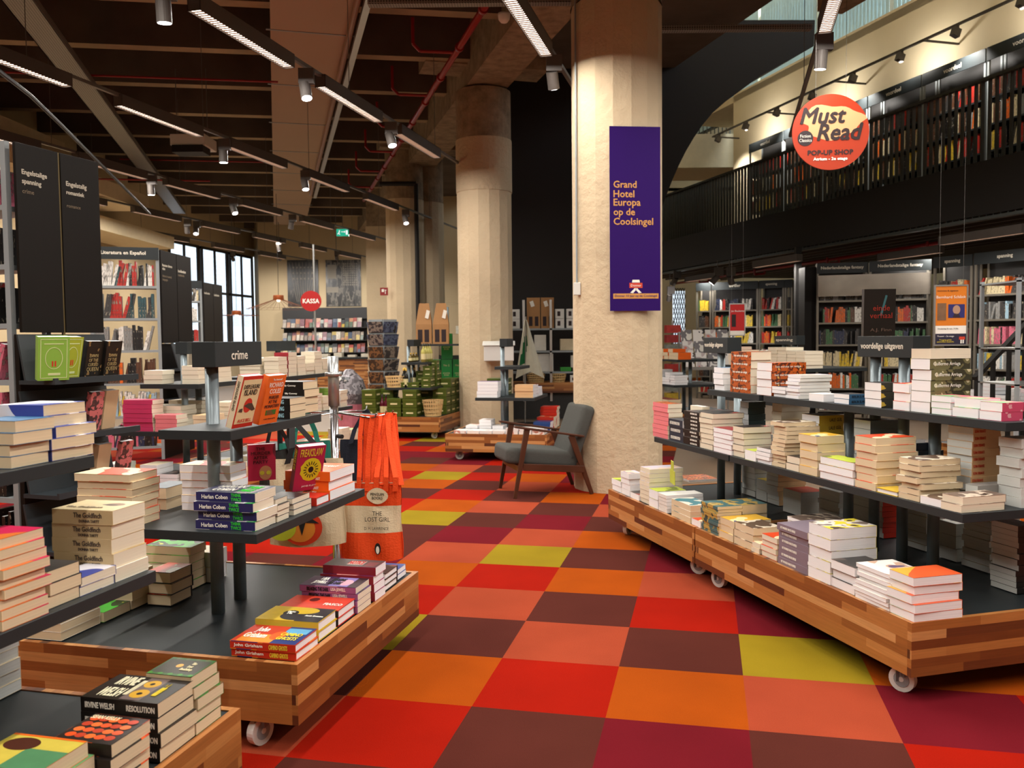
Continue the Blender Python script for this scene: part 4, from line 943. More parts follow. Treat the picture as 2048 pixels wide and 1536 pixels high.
d = b-a; m = MB(); m.cyl((0, 0, 4.72), d+Vector((0, 0, 4.72)), .038, 14)
for k in range(14):
    q = d*((k+.5)/14)+Vector((0, 0, 4.72)); m.cyl(q-bd*.03, q+bd*.03, .052, 14)
m.build('main_pipe', M_RED, rp, smooth=True)
for k in range(8):
    q = d*((k+1)/9)+Vector((0, 0, 4.72)); e = q-rx*.5
    MB().tube([q, q-rx*.42, e+Vector((0, 0, .08)), e+Vector((0, 0, .38))], .02, 8).build('branch_pipe', M_RED, rp)
a, b = dline((750, 8.65), 0, 4.78, 4, 21)
m = MB(); m.box((a.x, a.y, 4.78), b-a, bp_*.07, (0, 0, .06)); tag(m.build('cable_channel', M_ALU), 'long aluminium cable channel beside the beige duct', 'cable channel')
a, b = dline((735, 8.65), 0, 4.86, 4, 21); m = MB(); m.cyl((a.x+.02, a.y, 4.86), (b.x+.02, b.y, 4.86), .035, 10); tag(m.build('brown_pipe', mat('brown_pipe', '8a6244', rough=.5)), 'brown pipe running beside the aluminium cable channel', 'pipe')
for (px, py, px2, py2, y_, lab) in ((190, 140, 556, 164, 11.4, 'nearest'), (200, 312, 556, 325, 17.6, 'farthest'), (205, 348, 420, 362, 15.2, 'middle')):
    z_ = aty(px2, py2, y_).z; a_ = aty(px2, py2, y_); m = MB(); m.cyl(a_, a_-rx*(4.2 if lab == 'nearest' else 3), .014, 8)
    tag(m.build('cross_pipe', M_RED), 'thin red pipe across the left ceiling, %s of three' % lab, 'pipe')
# perforated crossbar near the top between the columns and at the right of the near column
for (p1, p2, y_, lab) in (((735, 8), (1150, 42), 8.3, 'left'), ((1322, 60), (1625, 84), 9.5, 'right')):
    a_, b_ = aty(*p1, y_), aty(*p2, y_); b_.z = a_.z; m = MB(); m.box(a_, b_-a_, (0, .1, 0), (0, 0, .05))
    tag(m.build('cable_tray', M_PERF), 'perforated grey crossbar tray on the %s of the near column top' % lab, 'cable tray')
q = aty(1008, 36, 8.0); m = MB(); m.lathe(q, [(.0, -.045), (.03, -.04), (.05, -.015), (.055, .02), (.055, .04), (0, .04)]); tag(m.build('smoke_detector', M_WHITEPL, smooth=True), 'white dome detector under the crossbar left of near column', 'detector')
# exit sign and fire sign
q = aty(685, 465, 20); t = thing('exit_sign', 'small green emergency exit sign hanging before the far wall', 'sign', q)
MB().bx(-.14, 0, -.08, .14, .04, .08).build('sign_box', emit('exit_green', (.02, .5, .3), .8), t)
m = MB(); f_ = -.001
m.face([(.02, f_, .015), (.06, f_, .04), (.06, f_, -.01)][::-1]); m.bx(-.03, f_, .008, .03, f_+.001, .022); m.bx(.075, f_, -.05, .12, f_+.001, .05); m.cyl((-.07, f_, .04), (-.07, 0, .04), .013, 10); m.bar((-.07, f_, .025), (-.085, f_, -.01), .003, .02); m.bar((-.085, f_, -.01), (-.06, f_, -.05), .003, .015); m.bar((-.085, f_, -.01), (-.115, f_, -.04), .003, .015)
m.build('pictogram', emit('exit_white', (1, 1, 1), .9), t)
MB().cyl((0, .02, .08), (0, .02, 1.6), .006, 6).build('rod', M_TRACK, t)
q = aty(768, 583, 17.9); t = thing('fire_hose_sign', 'small square red fire hose sign on the far left column', 'sign', q)
MB().bx(-.08, 0, -.08, .08, .02, .08).build('sign_plate', M_RED, t)
m = MB(); m.bx(-.05, -.001, -.01, 0, .0, .05).bx(.01, -.001, .02, .05, 0, .035).bx(.02, -.001, -.05, .035, 0, .02); m.build('pictogram', IW, t)
# ---- tote bag stand
SX, SY = -.953, 4.62
st = thing('bag_stand', 'round chrome bag stand with radiating arms behind the crime table', 'stand', (SX, SY, 0))
m = MB(); m.cyl((0, 0, .03), (0, 0, 1.02), .022, 18); m.build('pole', M_CHROME, st, smooth=True)
m = MB(); m.cyl((0, 0, 1.02), (0, 0, 1.285), .029, 18); m.cyl((0, 0, 1.18), (0, 0, 1.2), .045, 18); m.build('upper_sleeve', M_ALU, st, smooth=True)
m = MB(); m.cyl((0, 0, 0), (0, 0, .03), .2, 30); m.build('base', M_CHROME, st)
m = MB(); m.cyl((.02, -.02, .86), (.05, -.05, .86), .012, 10); m.build('clamp_knob', M_BLACK, st)
arms = [(.31, -.02), (.25, -.20), (.28, -.06), (.10, -.30), (-.16, -.27), (-.30, -.10), (-.2, .22), (.12, .3)]
for ax, ay in arms:
    m = MB(); m.tube([(0, 0, .985), (ax*.9, ay*.9, .97), (ax, ay, .975), (ax*1.03, ay*1.03, .995)], .0045, 8); m.build('arm', M_CHROME, st)
M_CVO = mat('orange_canvas', 'e2470f', rough=.85, var=.05, scale=12, bump=.35, bscale=120)
M_CVW = mat('natural_canvas', 'd5c3a2', rough=.9, var=.05, scale=12, bump=.3, bscale=120)
def strap(pts, w, m_, par, wdir):
    m = MB(); wdir = Vector(wdir).normalized()*w/2; pts = [Vector(p) for p in pts]
    for a, b in zip(pts, pts[1:]):
        nn = (b-a).cross(wdir).normalized()*.0015
        m.box(a-wdir-nn, b-a, wdir*2, nn*2)
    return m.build('strap', m_, par)
def tote(name_lab, c, W, H, D, az, bands, top_z, spread=.10, nstrap=4, mcol=None, lean=0):
    """bands: (z0, z1, material) fractions from the bottom"""
    t = thing('tote_bag', name_lab, 'tote bag', c, az)
    def prof(u, v):                                             # u along the width 0..1, v height 0..1
        x = (u-.5)*W*(1-.05*v+.02*math.sin(9*v)); y = -(D/2)*(math.sin(math.pi*u)**.5)*(.55+.45*(1-v))*(1 if v < 1 else 1)
        return x, y+.006*math.sin(13*u+5*v)
    for (v0, v1, mt) in bands:
        m = MB(); nu, nv = 16, 6
        for side in (1, -1):
            for i in range(nu):
                for j in range(nv):
                    P_ = []
                    for (a, b) in ((i, j), (i+1, j), (i+1, j+1), (i, j+1)):
                        u = a/nu; v = v0+(v1-v0)*b/nv; x, y = prof(u, v); P_.append((x, y*side, v*H-(.012*math.sin(math.pi*u) if v == 0 else 0)))
                    m.face(P_ if side == 1 else P_[::-1])
        if v0 == 0:
            m.face([(prof(i/16, 0)[0], prof(i/16, 0)[1], 0) for i in range(17)]+[(prof(i/16, 0)[0], -prof(i/16, 0)[1], 0) for i in range(15, 0, -1)])
        m.build('canvas_body', mt, t, smooth=True)
    return t, prof
bz0, bz1 = zat(1112, -.67, 4.45), zat(962, -.67, 4.45)
hb_ = bz1-bz0
tb, pf = tote('orange and white cotton tote bag with printed lettering hanging on bag stand', (-.73, 4.42, bz0), .325, hb_, .10, -.10, [(0, .35, M_CVO), (.35, .70, M_CVW), (.70, 1, M_CVO)], .975)
yy = -.052
text(tb, 'THE\nLOST GIRL', (.045, yy-.004, hb_*.575), (1, 0, 0), (0, 0, 1), w=.13, h=.052, m=IK, bold=.004)
text(tb, 'D. H. LAWRENCE', (.04, yy-.006, hb_*.42), (1, 0, 0), (0, 0, 1), w=.125, h=.016, m=IK)
m = MB(); m.face([(.045+.05*math.cos(a*math.pi/12)*(1+.12*math.cos(2*a*math.pi/12)), yy+.002, hb_*.84+.042*math.sin(a*math.pi/12)) for a in range(24)]); m.build('printed_badge', M_CVW, tb)
text(tb, 'PENGUIN\nBOOKS', (.045, yy, hb_*.84), (1, 0, 0), (0, 0, 1), w=.07, h=.034, m=IK)
m = MB(); m.face([(.045+.016*math.cos(a*math.pi/8), yy-.009, hb_*.155+.03*math.sin(a*math.pi/8)) for a in range(16)]); m.build('printed_bird', IK, tb)
m = MB(); m.face([(.045+.009*math.cos(a*math.pi/8), yy-.011, hb_*.14+.02*math.sin(a*math.pi/8)) for a in range(16)]); m.build('printed_bird_belly', IW, tb)
m = MB(); pts_ = [(pf(i/16, 1)[0], pf(i/16, 1)[1], hb_) for i in range(17)]
m.tube(pts_, .002, 6); m.tube([(x, -y, z) for x, y, z in pts_], .002, 6); m.build('hem', M_CVW, tb)
rel = Vector((SX, SY, 0))-Vector((-.73, 4.42, bz0))
def tl(x, y, z):                                                # stand space to bag space
    v = Vector((x, y, z))+rel; c_, s_ = math.cos(.10), math.sin(.10); return (v.x*c_-v.y*s_, v.x*s_+v.y*c_, v.z)
for k, (ax, ay, bx_, side) in enumerate([(.175, -.135, -.055, -1), (.205, -.155, -.03, 1), (.235, -.18, -.01, -1), (.20, -.15, .02, 1), (.255, -.05, .035, -1), (.28, -.04, .06, 1), (.30, -.02, .085, -1), (.305, -.02, .115, 1), (.29, -.03, .135, -1)]):
    top_ = Vector(tl(ax, ay, .982))
    y_ = -.035 if side < 0 else .03
    mid = lambda f_, dy=0, dx=0: tuple(Vector((bx_, y_, hb_)).lerp(top_, f_)+Vector((dx, dy, 0)))
    strap([(bx_, y_, hb_-.04), (bx_+.004, y_, hb_+.03), mid(.35, 0, .008*math.sin(k*2)), mid(.7, 0, -.006), tuple(top_), tuple(top_+Vector((.014, .022, -.008))), mid(.6, .03, .016), mid(.25, .02, .02), (bx_+.03, y_+.01, hb_-.01)], .027, M_CVO, tb, (1, .3*(k % 3-1), 0))
M_NAVY = mat('navy_canvas', '1c2230', rough=.9, var=.06, bump=.2, bscale=120); M_TEAL = mat('teal_canvas', '1f7060', rough=.9, var=.06)
M_BAGART = blotch('cover_bagart', ['d5c3a2', 'c8c832', 'd84a1c', '1c1a18'], scale=5)
b2, pf2 = tote('natural canvas tote bag with yellow and red print below the crime table shelf', (-1.04, 4.34, .345), .38, .43, .07, .06, [(0, .75, M_CVW), (.75, 1, M_CVW)], .975)
m = MB()
for cx_, cz_, rr, mt in ((-.02, .09, .10, 0), (-.03, .085, .075, 1), (-.12, .09, .07, 2)):
    m.face([(cx_+rr*math.cos(a*math.pi/12), -.047-.001*mt, cz_+rr*math.sin(a*math.pi/12)*.9) for a in range(24)], mt)
m.face([(-.02+(.09 if a % 2 else .03)*math.cos(a*math.pi/5+.3), -.051, .14+(.09 if a % 2 else .03)*math.sin(a*math.pi/5+.3)) for a in range(10)], 3)
m.build('printed_art', [mat('print_red', 'd03a18', var=0), mat('print_orange', 'e08a30', var=0), mat('print_lime', 'bcc830', var=0), IK], b2)
def tl2(c, az, x, y, z):
    v = Vector((x+SX, y+SY, z))-Vector(c); c_, s_ = math.cos(-az), math.sin(-az); return (v.x*c_-v.y*s_, v.x*s_+v.y*c_, v.z)
c2 = (-1.04, 4.34, .345); tp2 = tl2(c2, .06, -.16, -.26, .975)
for bx_ in (-.09, .09): strap([(bx_, -.03, .41), (bx_*.7, -.03, .49), tp2], .03, IK, b2, (1, 0, .2))
c3 = (-.83, 4.93, .42)
b3, _ = tote('navy tote bag with white capital letters behind the orange one', c3, .34, .38, .07, -.2, [(0, .8, M_NAVY), (.8, 1, M_NAVY)], .975)
text(b3, 'HOUSE', (.06, -.047, .25), (1, 0, 0), (0, 0, 1), w=.15, h=.034, m=IW)
tp3 = tl2(c3, -.2, .12, .3, .975)
for bx_ in (-.09, .09): strap([(bx_, -.03, .36), (bx_*.8, -.01, .44), tp3], .028, M_NAVY, b3, (1, 0, .2))
c4 = (-1.17, 4.86, .40)
b4, _ = tote('dark teal tote bag on the far side of the bag stand', c4, .30, .40, .06, .5, [(0, .8, M_TEAL), (.8, 1, M_TEAL)], .975)
tp4 = tl2(c4, .5, -.2, .22, .975)
for bx_ in (-.07, .07): strap([(bx_, -.02, .38), (bx_*.8, -.01, .46), tp4], .028, M_TEAL, b4, (1, 0, .2))
c5 = (-1.27, 4.62, .42)
b5, _ = tote('black cotton tote bag with crossed black handles left of the bag stand', c5, .30, .36, .06, 1.2, [(0, .8, M_BLACK), (.8, 1, M_BLACK)], .975)
tp5 = tl2(c5, 1.2, -.30, -.10, .975)
for bx_ in (-.10, .10): strap([(bx_, -.02, .34), (bx_*.8, -.01, .42), tp5], .03, IK, b5, (1, 0, .2))
# ---- books on display, leaning
def lean_book(lab, loc, rz, w_, h_, t_, lean, cover, spine_m, pg='w', art=None, hard=False, name='paperback_book'):
    """stands on its lower edge: local x along the width (front face at y = 0 towards the viewer), z up, leaning back"""
    root_ = MB(); c = .0014
    root_.bx(0, 0, 0, w_, c, h_, 0); root_.bx(0, t_-c, 0, w_, t_, h_, 0); root_.bx(0, c, 0, c, t_-c, h_, 1)
    o = root_.build(name, [COV[cover] if cover in COV else cover, COV[spine_m] if spine_m in COV else spine_m])
    o.matrix_world = Matrix.Translation(loc) @ Matrix.Rotation(rz, 4, 'Z') @ Matrix.Rotation(-lean, 4, 'X')
    MB().bx(c, c, .002, w_-.001, t_-c, h_-.002).build('page_block', PG[pg], o)
    tag(o, lab, 'book', 'books standing on display'); return o
cov('dispcream', 'e2cfa0'); cov('dispred', 'c42a1c'); cov('colesorange', 'e0641a'); cov('freak', 'b02a50'); cov('murder', 'd0284a', 'd0284a', '8a2a40', sc_=4)
qa = atz(463, 858, ZU+.004)
rzA = math.atan2(FA[1].y, FA[1].x)
bk = lean_book('red and cream island mystery leaning below the crime header', qa, rzA-.05, .128, .198, .026, -.30, 'dispred', 'cream')
m = MB(); m.bx(.006, -.0012, .016, .122, 0, .184); m.build('cover_panel', COV['dispcream'], bk)
text(bk, 'DISPLEASURE', (.064, -.002, .158), (1, 0, 0), (0, 0, 1), w=.10, h=.016, m=IK); text(bk, 'ISLAND', (.064, -.002, .136), (1, 0, 0), (0, 0, 1), w=.08, h=.022, m=IK, bold=.004)
text(bk, 'ALICE BELL', (.064, -.002, .028), (1, 0, 0), (0, 0, 1), w=.085, h=.012, m=IR, bold=.004)
m = MB(); m.face([(.066+.026*math.cos(a*math.pi/12), -.0018, .085+.028*math.sin(a*math.pi/12)) for a in range(24)]); m.build('printed_sun', IR, bk)
m = MB(); m.face([(.04, -.0024, .085), (.10, -.0024, .062), (.118, -.0024, .066), (.09, -.0024, .092), (.066, -.0024, .094)]); m.face([(.012, -.0024, .064), (.038, -.0024, .06), (.036, -.0024, .076), (.018, -.0024, .074)]); m.build('printed_island', mat('print_brown', '4a3a30', var=0), bk)
text(bk, 'DISPLEASURE ISLAND', (0, .014, .12), (0, 0, -1), (0, -1, 0), w=.11, h=.009, m=IK)
qb = atz(513, 851, ZU+.004)+FA[1]*.002
bk = lean_book('orange monastery murder paperback leaning beside the cream mystery', qb+FA[1]*.012, rzA-.05, .125, .192, .026, -.27, 'colesorange', 'colesorange')
for s_, z_, w__, h__, mm_ in (('The Reverend', .176, .06, .008, IW), ('RICHARD', .155, .095, .018, IW), ('COLES', .13, .075, .018, IW), ('MURDER\nAT THE\nMONASTERY', .088, .1, .048, K2), ('a canon clement mystery', .02, .08, .006, K2)):
    text(bk, s_, (.064, -.001, z_), (1, 0, 0), (0, 0, 1), w=w__, h=h__, m=mm_)
m = MB(); m.bx(.03, -.001, .035, .1, 0, .055); m.build('printed_flowers', COV['forest'], bk)
AMt = max(x[5] for x in SURF['AM']['rects'] if x[5] < .85)
qf = atz(585, 984, ZM+.045)
bk = lean_book('crimson paperback with yellow flower standing upright on the lower crime shelf', Vector((qf.x, qf.y, ZM+.045)), rzA-.62, .125, .20, .030, -.33, 'freak', 'spinered')
m = MB(); m.face([(.068+.047*math.cos(a*math.pi/10)*(1+.06*math.sin(3*a)), -.001, .095+.052*math.sin(a*math.pi/10)) for a in range(20)]); m.build('printed_petals', mat('print_yellow', 'd8d024', var=0), bk)
m = MB(); m.face([(.068+.012*math.cos(a*math.pi/6), -.002, .095+.014*math.sin(a*math.pi/6)) for a in range(12)])
for a in range(16): m.bar((.068+.02*math.cos(a*math.pi/8), -.0018, .095+.022*math.sin(a*math.pi/8)), (.068+.033*math.cos(a*math.pi/8), -.0018, .095+.037*math.sin(a*math.pi/8)), .001, .003)
m.build('printed_seeds', IK, bk)
text(bk, 'FREAKSLAW', (.062, -.0015, .172), (1, 0, 0), (0, 0, 1), w=.10, h=.034, m=IY); text(bk, 'JANE FLETT', (.07, -.0015, .02), (1, 0, 0), (0, 0, 1), w=.07, h=.009, m=IW)
text(bk, 'FREAKSLAW', (-.0005, .015, .14), (0, 0, -1), (0, -1, 0), w=.09, h=.018, m=IY)
qf = atz(497, 972, ZM+.02)
bk = lean_book('pink party murder paperback standing behind the purple thriller stack', Vector((qf.x, qf.y, ZM+.04)), rzA-.9, .12, .165, .026, -.08, 'murder', 'magenta')
text(bk, 'THE\nMURDER\nAFTER\nPARTY', (.055, -.001, .115), (1, 0, 0), (0, 0, 1), w=.085, h=.075, m=K2, bold=.004)
m = MB(); m.face([(.075+.028*math.cos(a*math.pi/8), -.0012, .035+.033*math.sin(a*math.pi/8)) for a in range(16)]); m.build('printed_face', mat('print_skin', 'd89060', var=0), bk)
m = MB(); m.face([(.060+.010*math.cos(a*math.pi/5), -.002, .035+.010*math.sin(a*math.pi/5)) for a in range(10)]); m.face([(.088+.010*math.cos(a*math.pi/5), -.002, .035+.010*math.sin(a*math.pi/5)) for a in range(10)]); m.build('printed_glasses', IY, bk)
# black display book on the header of the long right display
qn = P3(FR, .59, .84, 1.364)
cov('finn', '0e0c0d')
L1 = FR[2]; rzR = math.atan2(-L1.y, -L1.x)
qn = aty(1727, 668, 3.86)
bk = lean_book('black display book with dim red title standing on the right header box', Vector((qn.x, qn.y, 1.364)), -.10, .135, .208, .035, -.03, 'finn', 'black', name='display_book')
text(bk, 'einde\nverhaal', (.073, -.001, .108), (1, 0, 0), (0, 0, 1), w=.095, h=.058, m=mat('print_darkred', '8a2010', var=0)); text(bk, 'A.J. Finn', (.073, -.001, .026), (1, 0, 0), (0, 0, 1), w=.09, h=.018, m=mat('print_grey', '5a4a40', var=0))
m = MB(); m.bar((.072, -.001, .09), (.095, -.001, .18), .001, .009); m.build('printed_pen', mat('print_teal', '2a5a60', var=0), bk)
# green shelf talker on the right platform
q = P3(FR, .09, 2.18, ZP+.165)
t = thing('shelf_talker', 'lime green keyring-shaped card standing among books on the right platform', 'card', q, rzR)
m = MB(); m.bx(-.035, 0, 0, .035, .004, .09).bx(-.018, 0, .09, .018, .004, .15); o = m.build('card', mat('lime_card', 'c2cc52', rough=.5), t, bevel=.004)
o.rotation_euler = (.1, .18, 0)
# hanging framed posters on the right
def hang_poster(lab, x0, x1, y0, y1, y_, wires=True):
    a_, b_ = aty(x0, y1, y_), aty(x1, y1, y_); b_.y -= .04; z1_ = aty(x0, y0, y_).z
    t = thing('hanging_poster', lab, 'poster', (a_.x, a_.y, a_.z), math.atan2(b_.y-a_.y, b_.x-a_.x)); W_ = math.hypot(b_.x-a_.x, b_.y-a_.y); H2 = z1_-a_.z
    f = MB(); f.bx(0, 0, 0, W_, .012, .012).bx(0, 0, H2-.012, W_, .012, H2).bx(0, 0, .012, .012, .012, H2-.012).bx(W_-.012, 0, .012, W_, .012, H2-.012)
    f.build('frame', M_ALU, t)
    for sx in (.15, .85): MB().cyl((W_*sx, .006, H2), (W_*sx, .006, 2.95-a_.z), .0009, 5).build('suspension_wire', M_TRACK, t)
    return t, W_, H2
t, W_, H2 = hang_poster('framed orange author poster hanging at the right, above the book table', 1867, 1930, 570, 692, 6.9)
OR = mat('poster_orange', 'd87a1c', rough=.5, var=0)
m = MB(); m.bx(.012, .004, H2*.33, W_-.012, .01, H2-.012, 0).bx(.012, .004, H2*.2, W_-.012, .01, H2*.33, 1).bx(.012, .004, .012, W_-.012, .01, H2*.2, 2); m.build('print', [OR, IW, mat('poster_navy', '262238', var=0)], t)
text(t, 'Interview & signeren', (W_*.4, .003, H2*.9), (1, 0, 0), (0, 0, 1), w=W_*.6, m=K2); text(t, 'Bernhard Schlink', (W_*.5, .003, H2*.8), (1, 0, 0), (0, 0, 1), w=W_*.86, m=IW, bold=.006)
text(t, 'Donderdag 26 sept. 19.30u', (W_*.42, .003, H2*.28), (1, 0, 0), (0, 0, 1), w=W_*.6, m=K2); text(t, 'Theater - 2e etage', (W_*.35, .003, H2*.155), (1, 0, 0), (0, 0, 1), w=W_*.5, m=IW); text(t, 'Toegang gratis\naanmelden verplicht', (W_*.35, .003, H2*.08), (1, 0, 0), (0, 0, 1), w=W_*.5, m=IY)
m = MB(); m.bx(W_*.42, .002, H2*.46, W_*.9, .004, H2*.68, 0).bx(W_*.1, .002, H2*.42, W_*.36, .004, H2*.7, 1); m.build('portrait_photo', [mat('print_blue', '2a2a6a', var=0), mat('print_sepia', '7a5a40', var=.2, scale=20)], t)
m = MB(); m.face([(W_*.66+.028*math.cos(a*math.pi/8), .001, H2*.59+.036*math.sin(a*math.pi/8)) for a in range(16)]); m.face([(W_*.55, .001, H2*.465), (W_*.78, .001, H2*.465), (W_*.72, .001, H2*.53), (W_*.6, .001, H2*.53)], 1); m.build('portrait_figure', [mat('print_face', 'b08a70', var=0), mat('print_suit', '30202a', var=0)], t)
m = MB(); m.bx(W_*.75, .002, H2*.1, W_*.92, .004, H2*.15, 0).bx(W_*.79, .002, H2*.04, W_*.83, .004, H2*.1, 1).bx(W_*.85, .002, H2*.04, W_*.89, .004, H2*.1, 1); m.build('logo', [mat('logo_red', 'c8402a', var=0), IW], t)
t, W_, H2 = hang_poster('framed red author poster hanging before the far bookcases, above the aisle', 1458, 1489, 607, 672, 10.2)
m = MB(); m.bx(.012, .004, H2*.16, W_-.012, .01, H2-.012, 0).bx(.012, .004, .012, W_-.012, .01, H2*.16, 1).bx(W_*.16, .002, H2*.28, W_*.42, .004, H2*.66, 2); m.build('print', [mat('poster_red', 'c01f20', var=0), IW, K2], t)
text(t, 'Jan Beukamp', (W_*.52, .002, H2*.76), (1, 0, 0), (0, 0, 1), w=W_*.8, m=IW, bold=.006)

q = aty(375, 290, 12.5); t = thing('ceiling_fan_unit', 'white box with black slotted front under the left ceiling ribs', 'ventilation unit', q)
MB().bx(-.25, 0, 0, .25, .5, .16).build('casing', M_WHITEPL, t, bevel=.01); m = MB(); m.bx(-.22, -.02, -.1, .22, .3, 0); m.build('slotted_grille', M_BLACK, t)
for sx in (-.22, .22): MB().cyl((sx, .2, .16), (sx, .2, 5.3-q.z), .006, 6).build('rod', M_TRACK, t)
pts_ = [aty(-20, 128, 6.4), aty(60, 190, 7.4), aty(120, 248, 8.4), aty(170, 298, 9.4), aty(235, 362, 11), aty(300, 428, 13.5)]
m = MB(); m.tube(pts_, .018, 8); tag(m.build('cable_conduit', M_BLACK), 'dark bent conduit sloping down across the upper left', 'conduit')
# ================================================================ bookcases and shelving
SHN = [0]
SPC = [('black', '1c1a1a'), ('dark grey', '3c3a3a'), ('white', 'e0dcd4'), ('red', 'b02a22'), ('cream', 'd8c8a0'), ('navy blue', '27304a'), ('orange', 'd8641e'), ('brown', '5a3a28'), ('yellow', 'd8b83a'), ('green', '3f6a44'), ('pink', 'd06a80'), ('pale blue', '9ab8c8'), ('teal', '2f5056'), ('grey', '8a8a88')]
def shade(c, k): return ''.join('%02x' % max(0, min(255, int(int(c[i:i+2], 16)*k+(30 if k > 1.2 else 0)))) for i in (0, 2, 4))
for nme, cc in SPC: COV['sp_'+nme] = blotch('spine_'+nme.replace(' ', '_'), [cc, cc, cc, shade(cc, .75), '8f8676' if sum(int(cc[i:i+2], 16) for i in (0, 2, 4)) < 380 else '9a8f84'], scale=60, detail=2, stretch=(1, 1, .45))
_sb = {}
def spine_book(P, X, Y, H, t, dpt, colour, lean, where, shelf, idx, indiv):
    """an upright book: X unit along the shelf, Y unit into the case; the spine faces out"""
    hx = math.sin(lean)*H; Z = X*hx+Vector((0, 0, math.cos(lean)*H)); XT = X*(t*math.cos(lean))-Vector((0, 0, t*math.sin(lean)*0))
    if indiv and SHN[0] < 298:
        SHN[0] += 1
        key = (colour, round(H, 2), round(t, 3))
        if key not in _sb:
            m = MB(); m.bx(0, 0, 0, t, dpt, H, 0, mm={'t': 1, 'Y': 1}); _sb[key] = m.build('shelved_book', [COV['sp_'+colour], PG['w']]); o = _sb[key]
        else: o = dup(_sb[key])
        R = Matrix((X, Y, Vector((0, 0, 1)))).transposed().to_4x4(); o.matrix_world = Matrix.Translation(P+(X*0)) @ R @ Matrix.Rotation(lean, 4, 'Y')
        tag(o, '%s book, %s of that colour, %s shelf, %s' % (colour, ORD1[idx % 30], shelf, where), 'book', 'upright books in '+where)
    else:
        a, b = fm(('c', 'sp_'+colour)), fm(('p', 'w'))
        FARB.box(P, XT, Y*dpt, Z, a, mm={'t': b, 'Y': b})
SHN_NAMES = ['top', 'second', 'third', 'fourth', 'fifth', 'sixth', 'lowest']
def fill_shelf(P, X, Y, L, H, dpt, pal, where, k, indiv, dens=.96, tmin=.016, tmax=.036, leanp=.16, runs=True, x0=0.0):
    x = .015+x0; cnt = {}; ln = 0; col = None
    while x < L*dens:
        t = rnd.uniform(tmin, tmax); h = H*rnd.uniform(.78, 1)
        if col is None or rnd.random() < (.45 if runs else .95): col = rnd.choice(pal)
        if rnd.random() < leanp: ln = rnd.uniform(.05, .28)
        elif rnd.random() < .5: ln = 0
        if rnd.random() < .03: x += .05
        if x+t+math.sin(ln)*h > L: break
        cnt[col] = cnt.get(col, 0)+1
        spine_book(P+X*x+Y*.02, X, Y, round(h, 2), round(t, 3), dpt, col, ln, where, SHN_NAMES[min(k, 6)], cnt[col]-1, indiv)
        x += t/max(.9, math.cos(ln))+.0015
def bookcase(name, lab, A, B, ztop, zs, dpt, where, pal, header=None, indiv=False, post=M_GREYP, shelfm=None, back=None, hm=None, bookh=.24, hh=.14, face=None, dens=.93, z0=0, fills=None):
    """A, B: lower front corners, left and right as one looks at it"""
    A, B = Vector(A), Vector(B); X = (B-A); L = X.length; X = X/L; Y = Vector((-X.y, X.x, 0))
    t = thing(name, lab, 'bookcase', (A.x, A.y, z0), math.atan2(X.y, X.x))
    for x_ in (0, L-.035):
        for y_ in (0, dpt-.03): MB().bx(x_, y_, 0, x_+.035, y_+.03, ztop-z0).build('post', post, t)
    for z in zs: MB().bx(.035, 0, z-z0-.028, L-.035, dpt, z-z0).build('shelf', shelfm or post, t)
    if back: MB().bx(.035, dpt-.012, .05, L-.035, dpt, ztop-z0).build('back_panel', back, t)
    if header is not None:
        h = MB().bx(.0, -.012, ztop-z0-hh, L, .004, ztop-z0).build('header_panel', hm or M_DARK, t)
        if header: text(h, header, (L/2, -.012, ztop-z0-hh/2), (1, 0, 0), (0, 0, 1), h=hh*.36, fat=.002)
    for k, z in enumerate(sorted(zs, reverse=True)):
        p_ = pal[k % len(pal)] if isinstance(pal[0], list) else pal
        if fills and k in fills and fills[k] is None: continue
        P = A+Vector((0, 0, z+.001))+X*.04
        fill_shelf(P, X, Y, L-.09, bookh, min(.16, dpt-.06), p_, where, k, indiv, dens)
    return t
# the tall shelving at the left edge, with black end panels
E0, E1 = aty(30, 500, 4.7), aty(199, 500, 5.27); E0.z = E1.z = 0
ud = (E1-E0).normalized(); un = Vector((ud.y, -ud.x, 0)); GL = (E1-E0).length
DK = ['black', 'black', 'dark grey', 'red', 'navy blue', 'white', 'orange']
bookcase('tall_bookcase', 'tall grey steel bookcase of romance paperbacks cut by the left frame edge', E0-un*1.08, E0-un*.045, 2.46, [.2, .52, .86, 1.17, 1.48, 1.80, 2.12], .26, 'the case at the left edge', [['pink', 'white', 'red'], DK, ['pink', 'red', 'black'], ['pink', 'navy blue', 'pink', 'white']], indiv=True)
M_PANEL = mat('black_sign_panel', '120d0a', spec=.2, rough=.6, var=.04, scale=2)
def end_panels(lab, A, B, z0, z1, txts, hs=1.0):
    d = B-A; L = d.length; X = d/L; nrm = Vector((X.y, -X.x, 0))
    t = thing('shelf_end_panel', lab, 'sign panel', (A.x, A.y, 0), math.atan2(X.y, X.x))
    for k, tx in enumerate(txts):
        a_ = L*k/2+.008; b_ = L*(k+1)/2-.008
        p = MB().bx(a_, -.02, z0, b_, 0, z1).build('panel', M_PANEL, t, bevel=.002)
        for (s_, zz, ww, hh_) in tx: text(p, s_, (a_+.035*hs, -.0205, zz), (1, 0, 0), (0, 0, 1), w=ww, m=ink('b8b0a0') if hh_ else mat('print_dim', '7a6c58', rough=.6, var=0), align='LEFT', fat=.0012 if hh_ else 0)
    MB().bx(L/2-.008, -.012, z0-.02, L/2+.008, 0, z1).build('joint_strip', mat('brass_strip', '7a6a48', rough=.4, metal=.5), t)
    return t
